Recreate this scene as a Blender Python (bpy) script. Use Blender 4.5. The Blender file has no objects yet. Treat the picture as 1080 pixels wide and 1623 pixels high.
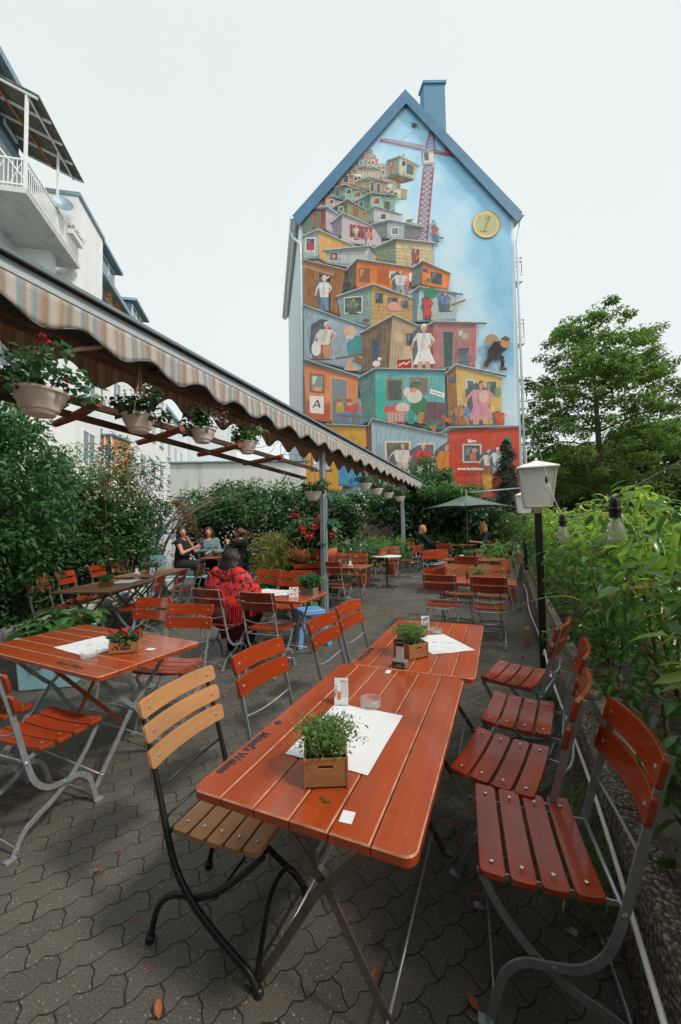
import bpy, math, random
import numpy as np
from mathutils import Vector, Matrix, Quaternion, Euler
random.seed(7); np.random.seed(7)
PI = math.pi
R = math.radians
scene = bpy.context.scene
COL = scene.collection

# ------------------------------------------------------------------ camera
CAM_H = 1.5345
cam_d = bpy.data.cameras.new("camera"); cam = bpy.data.objects.new("camera", cam_d); COL.objects.link(cam)
cam_d.sensor_fit = 'VERTICAL'; cam_d.sensor_height = 36.0
cam_d.lens = 612.8 / 1623.0 * 36.0
cam_d.clip_start = 0.05; cam_d.clip_end = 600
p_, r_ = 0.045, -0.0156
fw = Vector((0, math.cos(p_), math.sin(p_))); up0 = Vector((0, -math.sin(p_), math.cos(p_))); rt0 = Vector((1, 0, 0))
rt = rt0 * math.cos(r_) + up0 * math.sin(r_); upv = -rt0 * math.sin(r_) + up0 * math.cos(r_)
cam.matrix_world = Matrix(((rt.x, upv.x, -fw.x, 0), (rt.y, upv.y, -fw.y, 0), (rt.z, upv.z, -fw.z, CAM_H), (0, 0, 0, 1)))
scene.camera = cam

# ------------------------------------------------------------------ sky, sun, exposure
SUN_EL, SUN_AZ = 48.0, 122.0        # azimuth clockwise from +Y
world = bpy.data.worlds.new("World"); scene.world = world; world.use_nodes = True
wn = world.node_tree; wn.nodes.clear()
w_out = wn.nodes.new('ShaderNodeOutputWorld'); w_bg = wn.nodes.new('ShaderNodeBackground')
sky = wn.nodes.new('ShaderNodeTexSky'); sky.sky_type = 'NISHITA'; sky.sun_disc = False
sky.sun_elevation = R(SUN_EL); sky.sun_rotation = R(SUN_AZ); sky.air_density = 1.0; sky.dust_density = 4.0
w_mix = wn.nodes.new('ShaderNodeMixRGB'); w_mix.inputs[0].default_value = 0.86
w_tc = wn.nodes.new('ShaderNodeTexCoord'); w_noise = wn.nodes.new('ShaderNodeTexNoise')
w_noise.inputs['Scale'].default_value = 1.6; w_noise.inputs['Detail'].default_value = 4
w_ramp = wn.nodes.new('ShaderNodeValToRGB')
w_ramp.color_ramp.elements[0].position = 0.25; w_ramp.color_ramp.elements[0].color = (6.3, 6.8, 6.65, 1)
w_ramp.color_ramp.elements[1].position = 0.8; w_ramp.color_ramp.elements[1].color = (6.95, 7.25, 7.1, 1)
wn.links.new(w_tc.outputs['Generated'], w_noise.inputs['Vector']); wn.links.new(w_noise.outputs['Fac'], w_ramp.inputs[0])
# thin bright overcast, brightened behind the camera to light the gable
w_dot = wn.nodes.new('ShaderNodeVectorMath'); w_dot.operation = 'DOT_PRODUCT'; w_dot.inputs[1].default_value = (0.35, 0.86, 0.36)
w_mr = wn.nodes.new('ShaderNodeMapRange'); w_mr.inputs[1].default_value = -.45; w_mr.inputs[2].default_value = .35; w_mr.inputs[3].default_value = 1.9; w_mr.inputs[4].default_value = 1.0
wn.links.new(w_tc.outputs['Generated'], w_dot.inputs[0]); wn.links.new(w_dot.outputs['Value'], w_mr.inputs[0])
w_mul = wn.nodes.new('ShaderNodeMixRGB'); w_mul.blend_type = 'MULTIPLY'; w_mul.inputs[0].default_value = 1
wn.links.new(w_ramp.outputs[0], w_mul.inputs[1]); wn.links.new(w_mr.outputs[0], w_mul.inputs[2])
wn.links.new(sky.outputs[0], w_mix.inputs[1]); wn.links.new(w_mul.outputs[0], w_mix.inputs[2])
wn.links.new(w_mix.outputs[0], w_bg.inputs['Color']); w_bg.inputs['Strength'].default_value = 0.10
wn.links.new(w_bg.outputs[0], w_out.inputs[0])
sun_d = bpy.data.lights.new("sun", 'SUN'); sun = bpy.data.objects.new("sun", sun_d); COL.objects.link(sun)
sun_d.energy = 1.9; sun_d.angle = R(6); sun_d.color = (1.0, 0.93, 0.83)
sd = Vector((math.sin(R(SUN_AZ)) * math.cos(R(SUN_EL)), math.cos(R(SUN_AZ)) * math.cos(R(SUN_EL)), math.sin(R(SUN_EL))))
sun.rotation_euler = sd.to_track_quat('Z', 'Y').to_euler()
scene.view_settings.view_transform = 'Standard'; scene.view_settings.look = 'None'
scene.view_settings.gamma = 1.0; scene.view_settings.exposure = 0.5
scene.cycles.max_bounces = 6; scene.cycles.transparent_max_bounces = 8
scene.cycles.sample_clamp_indirect = 4

# ------------------------------------------------------------------ coordinates of the garden
YAW = 0.401
GV = Vector((math.cos(YAW), -math.sin(YAW), 0)); GU = Vector((math.sin(YAW), math.cos(YAW), 0))
def gz(y): return min(.3, .03 * max(0, y - 4))
def G(l, al, z=0.0):
    v = GV * l + GU * al
    v.z = z + gz(v.y); return v
def Wp(x, y, z=0.0): return Vector((x, y, z + gz(y)))
def ang(dl, dal):            # world heading of a garden direction
    v = GV * dl + GU * dal
    return math.atan2(v.y, v.x)

# ------------------------------------------------------------------ materials
def S(r, g, b):
    f = lambda c: (c / 255 / 12.92) if c / 255 <= .04045 else ((c / 255 + .055) / 1.055) ** 2.4
    return (f(r), f(g), f(b))
class NT:
    def __init__(s, name):
        s.m = bpy.data.materials.new(name); s.m.use_nodes = True; s.t = s.m.node_tree; s.t.nodes.clear()
        s.out = s.n('ShaderNodeOutputMaterial'); s.b = s.n('ShaderNodeBsdfPrincipled'); s.l(s.b.outputs[0], s.out.inputs[0])
    def n(s, k, **kw):
        x = s.t.nodes.new(k)
        for a, v in kw.items(): setattr(x, a, v)
        return x
    def l(s, a, b): s.t.links.new(a, b)
    def v(s, x):   # value or socket
        return x
    def set(s, sock, val):
        if hasattr(val, 'links'): s.l(val, sock)
        else: sock.default_value = val
    def math(s, op, a, b=0.0, c=0.0, clamp=False):
        x = s.n('ShaderNodeMath', operation=op, use_clamp=clamp)
        s.set(x.inputs[0], a); s.set(x.inputs[1], b); s.set(x.inputs[2], c)
        return x.outputs[0]
    def mix(s, f, a, b, mode='MIX'):
        x = s.n('ShaderNodeMixRGB', blend_type=mode)
        s.set(x.inputs[0], f)
        for i, c in ((1, a), (2, b)):
            if isinstance(c, tuple): x.inputs[i].default_value = (*c[:3], 1)
            else: s.l(c, x.inputs[i])
        return x.outputs[0]
    def coord(s, kind='Object', scale=(1, 1, 1), rot=(0, 0, 0)):
        tc = s.n('ShaderNodeTexCoord'); mp = s.n('ShaderNodeMapping')
        mp.inputs['Scale'].default_value = scale; mp.inputs['Rotation'].default_value = rot
        s.l(tc.outputs[kind], mp.inputs[0]); return mp.outputs[0]
    def noise(s, co, sc, det=4, rough=.55, out='Fac'):
        x = s.n('ShaderNodeTexNoise'); s.l(co, x.inputs['Vector'])
        x.inputs['Scale'].default_value = sc; x.inputs['Detail'].default_value = det; x.inputs['Roughness'].default_value = rough
        return x.outputs[out]
    def vor(s, co, sc, feat='F1', out='Distance'):
        x = s.n('ShaderNodeTexVoronoi', feature=feat); s.l(co, x.inputs['Vector']); x.inputs['Scale'].default_value = sc
        return x.outputs[out]
    def ramp(s, f, stops, interp='LINEAR'):
        x = s.n('ShaderNodeValToRGB'); e = x.color_ramp.elements; x.color_ramp.interpolation = interp
        while len(e) > 1: e.remove(e[-1])
        e[0].position = stops[0][0]; e[0].color = (*stops[0][1], 1)
        for p, c in stops[1:]:
            k = e.new(p); k.color = (*c, 1)
        s.l(f, x.inputs[0]); return x.outputs[0]
    def rpi(s):
        g = s.n('ShaderNodeNewGeometry'); return g.outputs['Random Per Island']
    def orand(s):
        g = s.n('ShaderNodeObjectInfo'); return g.outputs['Random']
    def bump(s, hgt, dist=.01, st=1.0):
        x = s.n('ShaderNodeBump'); x.inputs['Distance'].default_value = dist; x.inputs['Strength'].default_value = st
        s.l(hgt, x.inputs['Height']); s.l(x.outputs[0], s.b.inputs['Normal'])
    def base(s, c):
        if isinstance(c, tuple): s.b.inputs['Base Color'].default_value = (*c[:3], 1)
        else: s.l(c, s.b.inputs['Base Color'])
    def p(s, **kw):
        for k, v in kw.items():
            s.set(s.b.inputs[{'rough': 'Roughness', 'metal': 'Metallic', 'coat': 'Coat Weight', 'croug': 'Coat Roughness', 'spec': 'Specular IOR Level', 'trans': 'Transmission Weight', 'alpha': 'Alpha', 'ior': 'IOR'}[k]], v)
        return s
def sc3(c, k): return tuple(min(1, x * k) for x in c)
def simple(name, c, rough=.6, metal=0, var=.18, nscale=14, bump=0, bscale=60, stretch=(1, 1, 1), coat=0, vari=0):
    t = NT(name); co = t.coord('Object', stretch)
    f = t.noise(co, nscale, 5)
    col = t.mix(f, sc3(c, 1 - var * 1.6), sc3(c, 1 + var * 1.2))
    if vari: col = t.mix(t.math('MULTIPLY', t.rpi(), vari), col, sc3(c, .45))
    t.base(col); t.p(rough=t.math('ADD', t.math('MULTIPLY', f, .25), rough - .12, clamp=True), metal=metal, coat=coat)
    if bump: t.bump(t.noise(co, bscale, 3), bump)
    return t.m
def wood(name, c, rough=.35, coat=0.0, axis=0, dark=.45, gr=1.0, weather=0.0):
    t = NT(name); st = [26 * gr, 26 * gr, 26 * gr]; st[axis] = 1.6
    co = t.coord('Object', tuple(st)); co2 = t.coord('Object', tuple(3 if i != axis else .8 for i in range(3)))
    g = t.noise(co, 1.0, 6, .65); b = t.noise(co2, 2.2, 3)
    g = t.math('MULTIPLY', t.math('SUBTRACT', g, .33), 2.6, clamp=True); b = t.math('MULTIPLY', t.math('SUBTRACT', b, .32), 2.6, clamp=True)
    col = t.mix(g, sc3(c, dark + .22), sc3(c, 1.15)); col = t.mix(t.math('MULTIPLY', b, .8), col, (c[0] * .40, c[1] * .50, c[2] * .8))
    col = t.mix(t.math('MULTIPLY', t.rpi(), .45), col, sc3(c, .6))
    col = t.mix(t.math('MULTIPLY', t.orand(), .5), col, sc3(c, .5))
    sp = t.noise(t.coord('Object'), 190, 2, .7)
    col = t.mix(t.math('MULTIPLY', t.math('GREATER_THAN', sp, .68), .4), col, (min(1, c[0] * 1.5), c[1] * 3 + .03, c[2] * 4 + .03))
    if weather:
        wf = t.math('MULTIPLY', t.math('SUBTRACT', t.noise(t.coord('Object'), 5, 5), .42), 2.6 * weather, clamp=True)
        col = t.mix(wf, col, (.30, .29, .27))
    t.base(col); t.p(rough=t.math('ADD', t.math('MULTIPLY', b, .18), rough - .05), coat=coat, croug=.10, spec=.3)
    t.b.inputs['Coat IOR'].default_value = 1.62
    t.bump(g, .0012); return t.m
def leafmat(name, c1, c2, c3=None, rough=.45, trans=.35, hue=None, spec=.5, p3=.9):
    t = NT(name); r = t.rpi()
    stops = [(0, c1), (.5, c2), (1, c1)] if c3 is None else [(0, c1), (p3 * .5, c2), (p3 - .02, c1), (p3, c3), (1, c3)]
    col = t.ramp(r, stops)
    col = t.mix(t.math('MULTIPLY', t.noise(t.coord('Object'), 2.3, 2), .55), col, sc3(c1, .55))
    t.base(col); t.p(rough=rough, spec=spec)
    tr = t.n('ShaderNodeBsdfTranslucent'); mx = t.n('ShaderNodeMixShader'); mx.inputs[0].default_value = trans
    col2 = t.mix(.5, col, sc3(c2, 2.2)); t.l(col2, tr.inputs[0])
    t.l(t.b.outputs[0], mx.inputs[1]); t.l(tr.outputs[0], mx.inputs[2]); t.l(mx.outputs[0], t.out.inputs[0])
    return t.m
MT = {}
MT['table'] = wood('varnished_red_wood', (.58, .084, .014), rough=.30, coat=.85)
MT['chairwood'] = wood('chair_red_wood', (.48, .056, .010), rough=.30, coat=.5, axis=1)
MT['orangewood'] = wood('chair_orange_wood', (.50, .13, .035), rough=.35, coat=.3, axis=1)
MT['brown_table'] = wood('worn_brown_wood', (.33, .155, .060), rough=.45, coat=.05, weather=.25)
MT['lightwood'] = wood('light_chair_wood', (.70, .34, .14), rough=.35, coat=.1, axis=1, dark=.6)
MT['crate'] = wood('crate_wood', (.52, .23, .085), rough=.55, gr=.8, dark=.6)
MT['log'] = wood('peeled_log', (.42, .12, .035), rough=.6, axis=1)
MT['rail'] = wood('dark_rail', (.13, .075, .045), rough=.8)
MT['greywood'] = wood('grey_weathered_wood', (.30, .25, .19), rough=.85)
MT['steel'] = simple('galvanised_steel', (.42, .46, .48), .40, .6, .2, 30, .0006, 90)
MT['darksteel'] = simple('dull_steel', (.26, .225, .195), .42, .8, .25, 25, .0006, 90)
MT['black'] = simple('black_enamel', (.014, .015, .016), .38, 0, .2, 30, .0003, 200)
MT['bolt'] = simple('bright_bolt', (.62, .62, .60), .3, .8, .1)
MT['rust'] = simple('rusty_brace', (.42, .14, .05), .7, 0, .3, 30)
MT['white'] = simple('white_paint', (.76, .76, .74), .5, 0, .06, 8)
MT['paper'] = simple('paper', (.70, .72, .74), .7, 0, .03, 40)
MT['ink'] = simple('grey_ink', (.25, .26, .28), .7)
MT['blackink'] = simple('black_ink', (.012, .012, .014), .6)
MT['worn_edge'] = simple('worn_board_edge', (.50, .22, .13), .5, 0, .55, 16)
MT['blueink'] = simple('burnt_lettering', (.035, .035, .045), .5, 0, .5, 60)
MT['terracotta'] = simple('terracotta', (.45, .13, .055), .8, 0, .35, 9, .003, 40)
MT['redpot'] = simple('red_plastic_pot', (.38, .085, .045), .5)
MT['whitepot'] = simple('cream_plastic_pot', (.82, .72, .65), .45, 0, .08, 10)
MT['soil'] = simple('soil', (.03, .02, .014), .95, 0, .4, 50, .01, 60)
MT['bluepaint'] = simple('pale_blue_paint', (.25, .50, .58), .55, 0, .25, 9, .001, 60)
MT['bluechair'] = simple('blue_metal', (.13, .33, .62), .45, .1)
MT['red'] = simple('red_petals', (.62, .012, .018), .6, 0, .35, 80, vari=.6)
MT['pink'] = simple('pink_petals', (.65, .03, .08), .6, 0, .35, 80, vari=.5)
MT['whiteflower'] = simple('white_petals', (.75, .74, .70), .6, 0, .1, 80, vari=.2)
MT['orangeflower'] = simple('orange_petals', (.75, .22, .03), .6, 0, .2, 80, vari=.5)
MT['bark'] = simple('bark', (.085, .062, .045), .9, 0, .45, 9, .02, 26, (1, 1, .3))
MT['stem'] = simple('brown_stem', (.16, .085, .05), .85, 0, .35, 14, .004, 60)
MT['twig'] = simple('grey_twig', (.20, .155, .12), .9, 0, .3, 14)
MT['rope'] = simple('pale_rope', (.45, .33, .24), .9)
MT['cable'] = simple('cable_grey', (.35, .35, .35), .6)
MT['dkgreen'] = leafmat('dark_leaves', (.014, .046, .015), (.040, .11, .030), (.09, .19, .05), .5, .25)
MT['ivy'] = leafmat('ivy_leaves', (.026, .088, .030), (.075, .20, .055), (.10, .20, .07), .5, .3)
MT['laurel'] = leafmat('laurel_leaves', (.035, .105, .022), (.10, .24, .040), (.42, .14, .02), .28, .35, spec=.65, p3=.955)
MT['laurel_bright'] = leafmat('young_laurel_leaves', (.12, .26, .035), (.30, .46, .06), (.50, .24, .02), .28, .45, spec=.65, p3=.97)
MT['vine'] = leafmat('vine_leaves', (.05, .15, .045), (.12, .27, .06), (.03, .08, .03), .5, .4)
MT['herb'] = leafmat('herb_leaves', (.09, .19, .045), (.22, .36, .11), (.03, .07, .02), .6, .35)
MT['treeleaf'] = leafmat('tree_leaves', (.028, .066, .016), (.11, .20, .032), (.22, .28, .06), .5, .5)
MT['conifer'] = leafmat('conifer_needles', (.010, .038, .022), (.022, .065, .035), (.04, .10, .05), .6, .15)
MT['bamboo'] = leafmat('pale_grass_leaves', (.22, .26, .06), (.42, .38, .12), (.08, .13, .04), .6, .35)
MT['geranium'] = leafmat('geranium_leaves', (.035, .12, .05), (.08, .21, .09), (.13, .30, .12), .55, .25)
MT['drytrail'] = leafmat('dry_leaves', (.17, .08, .03), (.28, .15, .05), (.08, .10, .03), .8, .3)
MT['fallen'] = simple('fallen_leaf', (.36, .11, .04), .8, 0, .4, 40)
MT['skin'] = simple('skin', (.48, .235, .155), .5, 0, .06, 20)
MT['skin_dark'] = simple('tanned_skin', (.42, .17, .10), .5, 0, .06, 20)
MT['darkhair'] = simple('dark_hair', (.012, .009, .008), .5, 0, .5, 60, .003, 90, (1, 1, .15))
MT['redhair'] = simple('auburn_hair', (.055, .018, .010), .5, 0, .5, 60, .003, 90, (1, 1, .15))
MT['brownhair'] = simple('brown_hair', (.10, .040, .018), .5, 0, .5, 60, .003, 90, (1, 1, .15))
MT['blondehair'] = simple('blonde_hair', (.48, .20, .075), .6, 0, .5, 60, .006, 70)
MT['blackcloth'] = simple('black_cloth', (.010, .010, .012), .85, 0, .3, 20, .003, 30)
MT['tealcloth'] = simple('grey_teal_knit', (.13, .20, .22), .9, 0, .3, 40, .003, 60)
MT['denim'] = simple('dark_denim', (.03, .05, .10), .85)
MT['lip'] = simple('lips', (.35, .06, .05), .5)
MT['eye'] = simple('eye_dark', (.02, .015, .012), .3)
MT['shoe'] = simple('black_shoe', (.010, .010, .010), .45)

# glass
t = NT('clear_glass'); t.base((.85, .92, .92)); t.p(rough=.03, trans=.8, ior=1.25); tp = t.n('ShaderNodeBsdfTransparent'); mx = t.n('ShaderNodeMixShader'); mx.inputs[0].default_value = .4
t.l(t.b.outputs[0], mx.inputs[1]); t.l(tp.outputs[0], mx.inputs[2]); t.l(mx.outputs[0], t.out.inputs[0]); MT['glass'] = t.m
t = NT('green_glass'); t.base((.05, .30, .13)); t.p(rough=.08, trans=.6, ior=1.45); MT['greenglass'] = t.m
t = NT('blue_glass'); t.base((.02, .22, .36)); t.p(rough=.08, trans=.4, ior=1.45); MT['blueglass'] = t.m
t = NT('window_glass'); t.base((.13, .18, .22)); t.p(rough=.08, spec=.8); MT['pane'] = t.m
t = NT('window_dark'); t.base((.03, .035, .04)); t.p(rough=.15, spec=.6); MT['darkpane'] = t.m
t = NT('acrylic'); t.base((.85, .88, .9)); t.p(rough=.05, trans=.9, ior=1.3); MT['acrylic'] = t.m
t = NT('frosted_panel')
co = t.coord('Object'); t.base(t.mix(t.noise(co, 9, 4), (.74, .78, .77), (.84, .87, .86))); t.p(rough=.35)
tr = t.n('ShaderNodeBsdfTranslucent'); tr.inputs[0].default_value = (.75, .78, .76, 1); mx = t.n('ShaderNodeMixShader'); mx.inputs[0].default_value = .55
t.l(t.b.outputs[0], mx.inputs[1]); t.l(tr.outputs[0], mx.inputs[2]); t.l(mx.outputs[0], t.out.inputs[0]); MT['frost'] = t.m
t = NT('lamp_frame'); t.base((.62, .53, .47)); t.p(rough=.4); MT['lampframe'] = t.m

# stucco
def stucco(name, c, stain=.5, sc=.7):
    t = NT(name); co = t.coord('Object'); cs = t.coord('Object', (1, 1, .12))
    f = t.noise(co, sc, 6, .6); f2 = t.noise(cs, 3.2, 5, .6)
    col = t.mix(f, sc3(c, .88), sc3(c, 1.05))
    col = t.mix(t.math('MULTIPLY', t.math('SUBTRACT', f2, .5, clamp=True), 2.4 * stain, clamp=True), col, sc3(c, .42))
    t.base(col); t.p(rough=.9); t.bump(t.noise(co, 45, 3), .006, .6); return t.m
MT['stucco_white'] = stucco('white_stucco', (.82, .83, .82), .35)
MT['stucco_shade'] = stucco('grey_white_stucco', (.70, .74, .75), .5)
MT['stucco_dirty'] = stucco('dirty_concrete', (.56, .57, .55), .9, 1.6)
MT['stucco_beige'] = stucco('beige_wall', (.36, .30, .26), .8, 1.5)
MT['stucco_margin'] = stucco('pale_blue_grey_margin', (.54, .61, .63), .3)
MT['bargeboard'] = simple('blue_painted_metal', (.030, .115, .20), .5, 0, .3, 1.3)
MT['chimneyblue'] = simple('blue_chimney', (.045, .15, .24), .6, 0, .25, .6)
MT['zinc'] = simple('zinc_gutter', (.22, .33, .38), .5, .3, .2, 6)
MT['gutterpale'] = simple('pale_zinc_gutter', (.50, .56, .58), .5, .1, .12, 5)
MT['rooftile'] = simple('dark_roof', (.06, .065, .07), .85, 0, .3, 6, .02, 12)
MT['whitemetal'] = simple('white_railing', (.72, .74, .74), .5, 0, .08, 10)
MT['bluegrey'] = simple('slate_blue_dormer', (.06, .12, .18), .7, 0, .3, 6)
MT['corr'] = None
t = NT('corrugated_sheet'); co = t.coord('Object'); w = t.n('ShaderNodeTexWave'); w.inputs['Scale'].default_value = 4.5; w.bands_direction = 'Y'; t.l(co, w.inputs[0])
t.base(t.mix(t.noise(co, 2, 5), (.05, .042, .035), (.22, .19, .16))); t.p(rough=.8); t.bump(w.outputs['Fac'], .03); MT['corr'] = t.m
MT['orangewall'] = stucco('orange_render', (.62, .28, .13), .3)

# paving: interlocking blocks with wavy joints
t = NT('interlocking_pavers'); tc = t.n('ShaderNodeTexCoord'); mp = t.n('ShaderNodeMapping'); mp.inputs['Rotation'].default_value = (0, 0, R(-32))
t.l(tc.outputs['Object'], mp.inputs[0]); sx = t.n('ShaderNodeSeparateXYZ'); t.l(mp.outputs[0], sx.inputs[0]); X, Y = sx.outputs[0], sx.outputs[1]
wob = t.math('ADD', t.math('MULTIPLY', t.math('SUBTRACT', t.noise(mp.outputs[0], 9, 3), .5), .014), t.math('MULTIPLY', t.math('SUBTRACT', t.noise(mp.outputs[0], 1.3, 2), .5), .05))
def zig(v, lam, amp, ph=0.0):
    f = t.math('FRACT', t.math('ADD', t.math('DIVIDE', v, lam), ph))
    a = t.math('ABSOLUTE', t.math('SUBTRACT', f, .5))
    s = t.math('SMOOTH_MIN', t.math('MULTIPLY', a, 3.2), .9, .5)
    return t.math('MULTIPLY', s, amp)
HB, LB = .102, .200
yy = t.math('ADD', t.math('ADD', Y, zig(X, LB / 2, .019)), wob)
rowf = t.math('DIVIDE', yy, HB); row = t.math('FLOOR', rowf); fy = t.math('FRACT', rowf)
odd = t.math('MULTIPLY', t.math('MODULO', t.math('ABSOLUTE', row), 2.0), LB / 2)
xx = t.math('ADD', t.math('ADD', t.math('ADD', X, wob), odd), zig(Y, HB, .011))
colf = t.math('DIVIDE', xx, LB); cl = t.math('FLOOR', colf); fx = t.math('FRACT', colf)
ey = t.math('MULTIPLY', t.math('MINIMUM', fy, t.math('SUBTRACT', 1, fy)), HB)
ex = t.math('MULTIPLY', t.math('MINIMUM', fx, t.math('SUBTRACT', 1, fx)), LB)
e = t.math('MINIMUM', ex, ey)
jw = t.math('ADD', .0012, t.math('MULTIPLY', t.noise(mp.outputs[0], 6, 3), .0042))
joint = t.math('SUBTRACT', 1.0, t.math('SMOOTHSTEP' if False else 'DIVIDE', e, jw), clamp=True)
wn2 = t.n('ShaderNodeTexWhiteNoise'); cb = t.n('ShaderNodeCombineXYZ'); t.l(row, cb.inputs[0]); t.l(cl, cb.inputs[1]); t.l(cb.outputs[0], wn2.inputs['Vector'])
big = t.noise(tc.outputs['Object'], .55, 4); mid = t.noise(tc.outputs['Object'], 9, 5, .65); fine = t.noise(tc.outputs['Object'], 160, 3, .75)
stone = t.mix(wn2.outputs['Value'], (.036, .029, .021), (.104, .086, .066))
stone = t.mix(t.math('MULTIPLY', mid, .8), stone, (.040, .034, .027)); stone = t.mix(t.math('MULTIPLY', t.math('SUBTRACT', big, .35, clamp=True), 1.3), stone, (.14, .138, .122))
stone = t.mix(t.math('MULTIPLY', t.math('SUBTRACT', fine, .45, clamp=True), 2.2, clamp=True), stone, (.25, .24, .21))
vd = t.n('ShaderNodeTexVoronoi'); vd.inputs['Scale'].default_value = 70; t.l(tc.outputs['Object'], vd.inputs[0])
sel = t.math('MULTIPLY', t.math('LESS_THAN', vd.outputs['Distance'], .20), t.math('GREATER_THAN', t.math('FRACT', t.math('MULTIPLY', vd.outputs['Distance'], 517.3)), .0))
sc_ = t.n('ShaderNodeSeparateXYZ'); t.l(vd.outputs['Color'], sc_.inputs[0]); sel = t.math('MULTIPLY', sel, t.math('GREATER_THAN', sc_.outputs[0], .66))
stone = t.mix(t.math('MULTIPLY', sel, .75), stone, (.36, .34, .30))
moss = t.mix(t.noise(tc.outputs['Object'], 4, 4), (.014, .012, .008), (.030, .036, .014))
t.base(t.mix(t.math('MINIMUM', t.math('MULTIPLY', joint, 1.6), 1.0), stone, moss)); t.p(rough=.56, spec=.55)
hh = t.math('SUBTRACT', t.math('ADD', t.math('MULTIPLY', fine, .16), t.math('MULTIPLY', mid, .25)), t.math('MULTIPLY', t.math('MINIMUM', t.math('MULTIPLY', joint, 1.5), 1.0), 1.2))
t.bump(hh, .006, .8); MT['paver'] = t.m

# exposed aggregate concrete
t = NT('exposed_aggregate'); co = t.coord('Object', (1, 1, 1)); v = t.n('ShaderNodeTexVoronoi'); v.inputs['Scale'].default_value = 75; t.l(co, v.inputs[0])
sp = t.n('ShaderNodeSeparateXYZ'); t.l(v.outputs['Color'], sp.inputs[0])
col = t.ramp(sp.outputs[0], [(0, (.10, .07, .055)), (.3, (.30, .21, .16)), (.55, (.20, .15, .12)), (.8, (.42, .34, .28)), (1, (.55, .50, .45))])
col = t.mix(t.math('GREATER_THAN', v.outputs['Distance'], .55), col, (.07, .055, .045)); col = t.mix(t.math('MULTIPLY', t.noise(co, 3, 4), .6), col, (.10, .08, .06))
t.base(col); t.p(rough=.75); t.bump(t.math('SUBTRACT', 1, v.outputs['Distance']), .012, 1); MT['aggregate'] = t.m

# awning cloth: stripes along local X
def cloth(name, k, tl):
    t = NT(name); co = t.coord('Object'); sx = t.n('ShaderNodeSeparateXYZ'); t.l(co, sx.inputs[0])
    wv = t.math('ADD', sx.outputs[0], t.math('MULTIPLY', t.noise(co, 8, 2), .006)); f = t.math('FRACT', t.math('DIVIDE', wv, .40))
    cr = sc3((.46, .44, .40), k); ru = sc3((.36, .20, .12), k); bl = sc3((.19, .27, .31), k); gr = sc3((.33, .34, .32), k); bn = sc3((.24, .17, .12), k)
    col = t.ramp(f, [(0, cr), (.10, ru), (.15, gr), (.24, bn), (.31, cr), (.40, cr), (.43, bl), (.50, bl), (.53, ru), (.58, cr), (.68, bl), (.73, gr), (.80, ru), (.86, bn), (.92, cr)], 'LINEAR')
    col = t.mix(t.math('MULTIPLY', t.noise(co, 7, 4), .45), col, sc3((.33, .33, .30), k)); t.base(col); t.p(rough=.9)
    tr = t.n('ShaderNodeBsdfTranslucent'); t.l(t.mix(.5, col, (.55, .25, .10)), tr.inputs[0]); mx = t.n('ShaderNodeMixShader'); mx.inputs[0].default_value = tl
    t.l(t.b.outputs[0], mx.inputs[1]); t.l(tr.outputs[0], mx.inputs[2]); t.l(mx.outputs[0], t.out.inputs[0]); t.bump(t.noise(co, 25, 3), .004); return t.m
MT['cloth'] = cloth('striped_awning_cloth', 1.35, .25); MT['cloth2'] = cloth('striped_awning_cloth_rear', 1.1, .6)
MT['alu'] = simple('pale_aluminium', (.50, .56, .60), .45, .25, .1, 5)
MT['roofgrey'] = simple('grey_cover_felt', (.20, .25, .28), .8, 0, .35, 5)
MT['underwood'] = simple('dark_underside', (.19, .12, .085), .85, 0, .4, 5)
t = NT('parasol_cloth'); co = t.coord('Object'); t.base(t.mix(t.noise(co, 2, 4), (.10, .15, .135), (.17, .23, .21))); t.p(rough=.9)
tr = t.n('ShaderNodeBsdfTranslucent'); tr.inputs[0].default_value = (.2, .28, .25, 1); mx = t.n('ShaderNodeMixShader'); mx.inputs[0].default_value = .2
t.l(t.b.outputs[0], mx.inputs[1]); t.l(tr.outputs[0], mx.inputs[2]); t.l(mx.outputs[0], t.out.inputs[0]); MT['parasol'] = t.m
# red flowered shawl
t = NT('red_flowered_shawl'); co = t.coord('Object'); v = t.n('ShaderNodeTexVoronoi'); v.inputs['Scale'].default_value = 19; t.l(co, v.inputs[0])
sp = t.n('ShaderNodeSeparateXYZ'); t.l(v.outputs['Color'], sp.inputs[0])
fl = t.ramp(sp.outputs[0], [(0, (.02, .04, .015)), (.35, (.02, .04, .015)), (.36, (.60, .05, .16)), (.6, (.55, .12, .03)), (.61, (.015, .012, .01)), (1, (.015, .012, .01))], 'CONSTANT')
d = v.outputs['Distance']; ringf = t.math('LESS_THAN', t.math('ADD', d, t.math('MULTIPLY', t.noise(co, 55, 2), .28)), .60)
core = t.math('LESS_THAN', d, .14); red = t.mix(t.noise(co, 30, 3), (.50, .010, .008), (.68, .035, .02))
t.base(t.mix(core, t.mix(ringf, red, fl), (.6, .08, .10))); t.p(rough=.85); t.bump(t.noise(co, 60, 3), .004); MT['shawl'] = t.m
MT['skirtcloth'] = simple('dark_red_patterned_skirt', (.10, .012, .012), .85, 0, .8, 26)
MT['fringe'] = simple('red_fringe', (.62, .025, .035), .8, 0, .3, 60)
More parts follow.
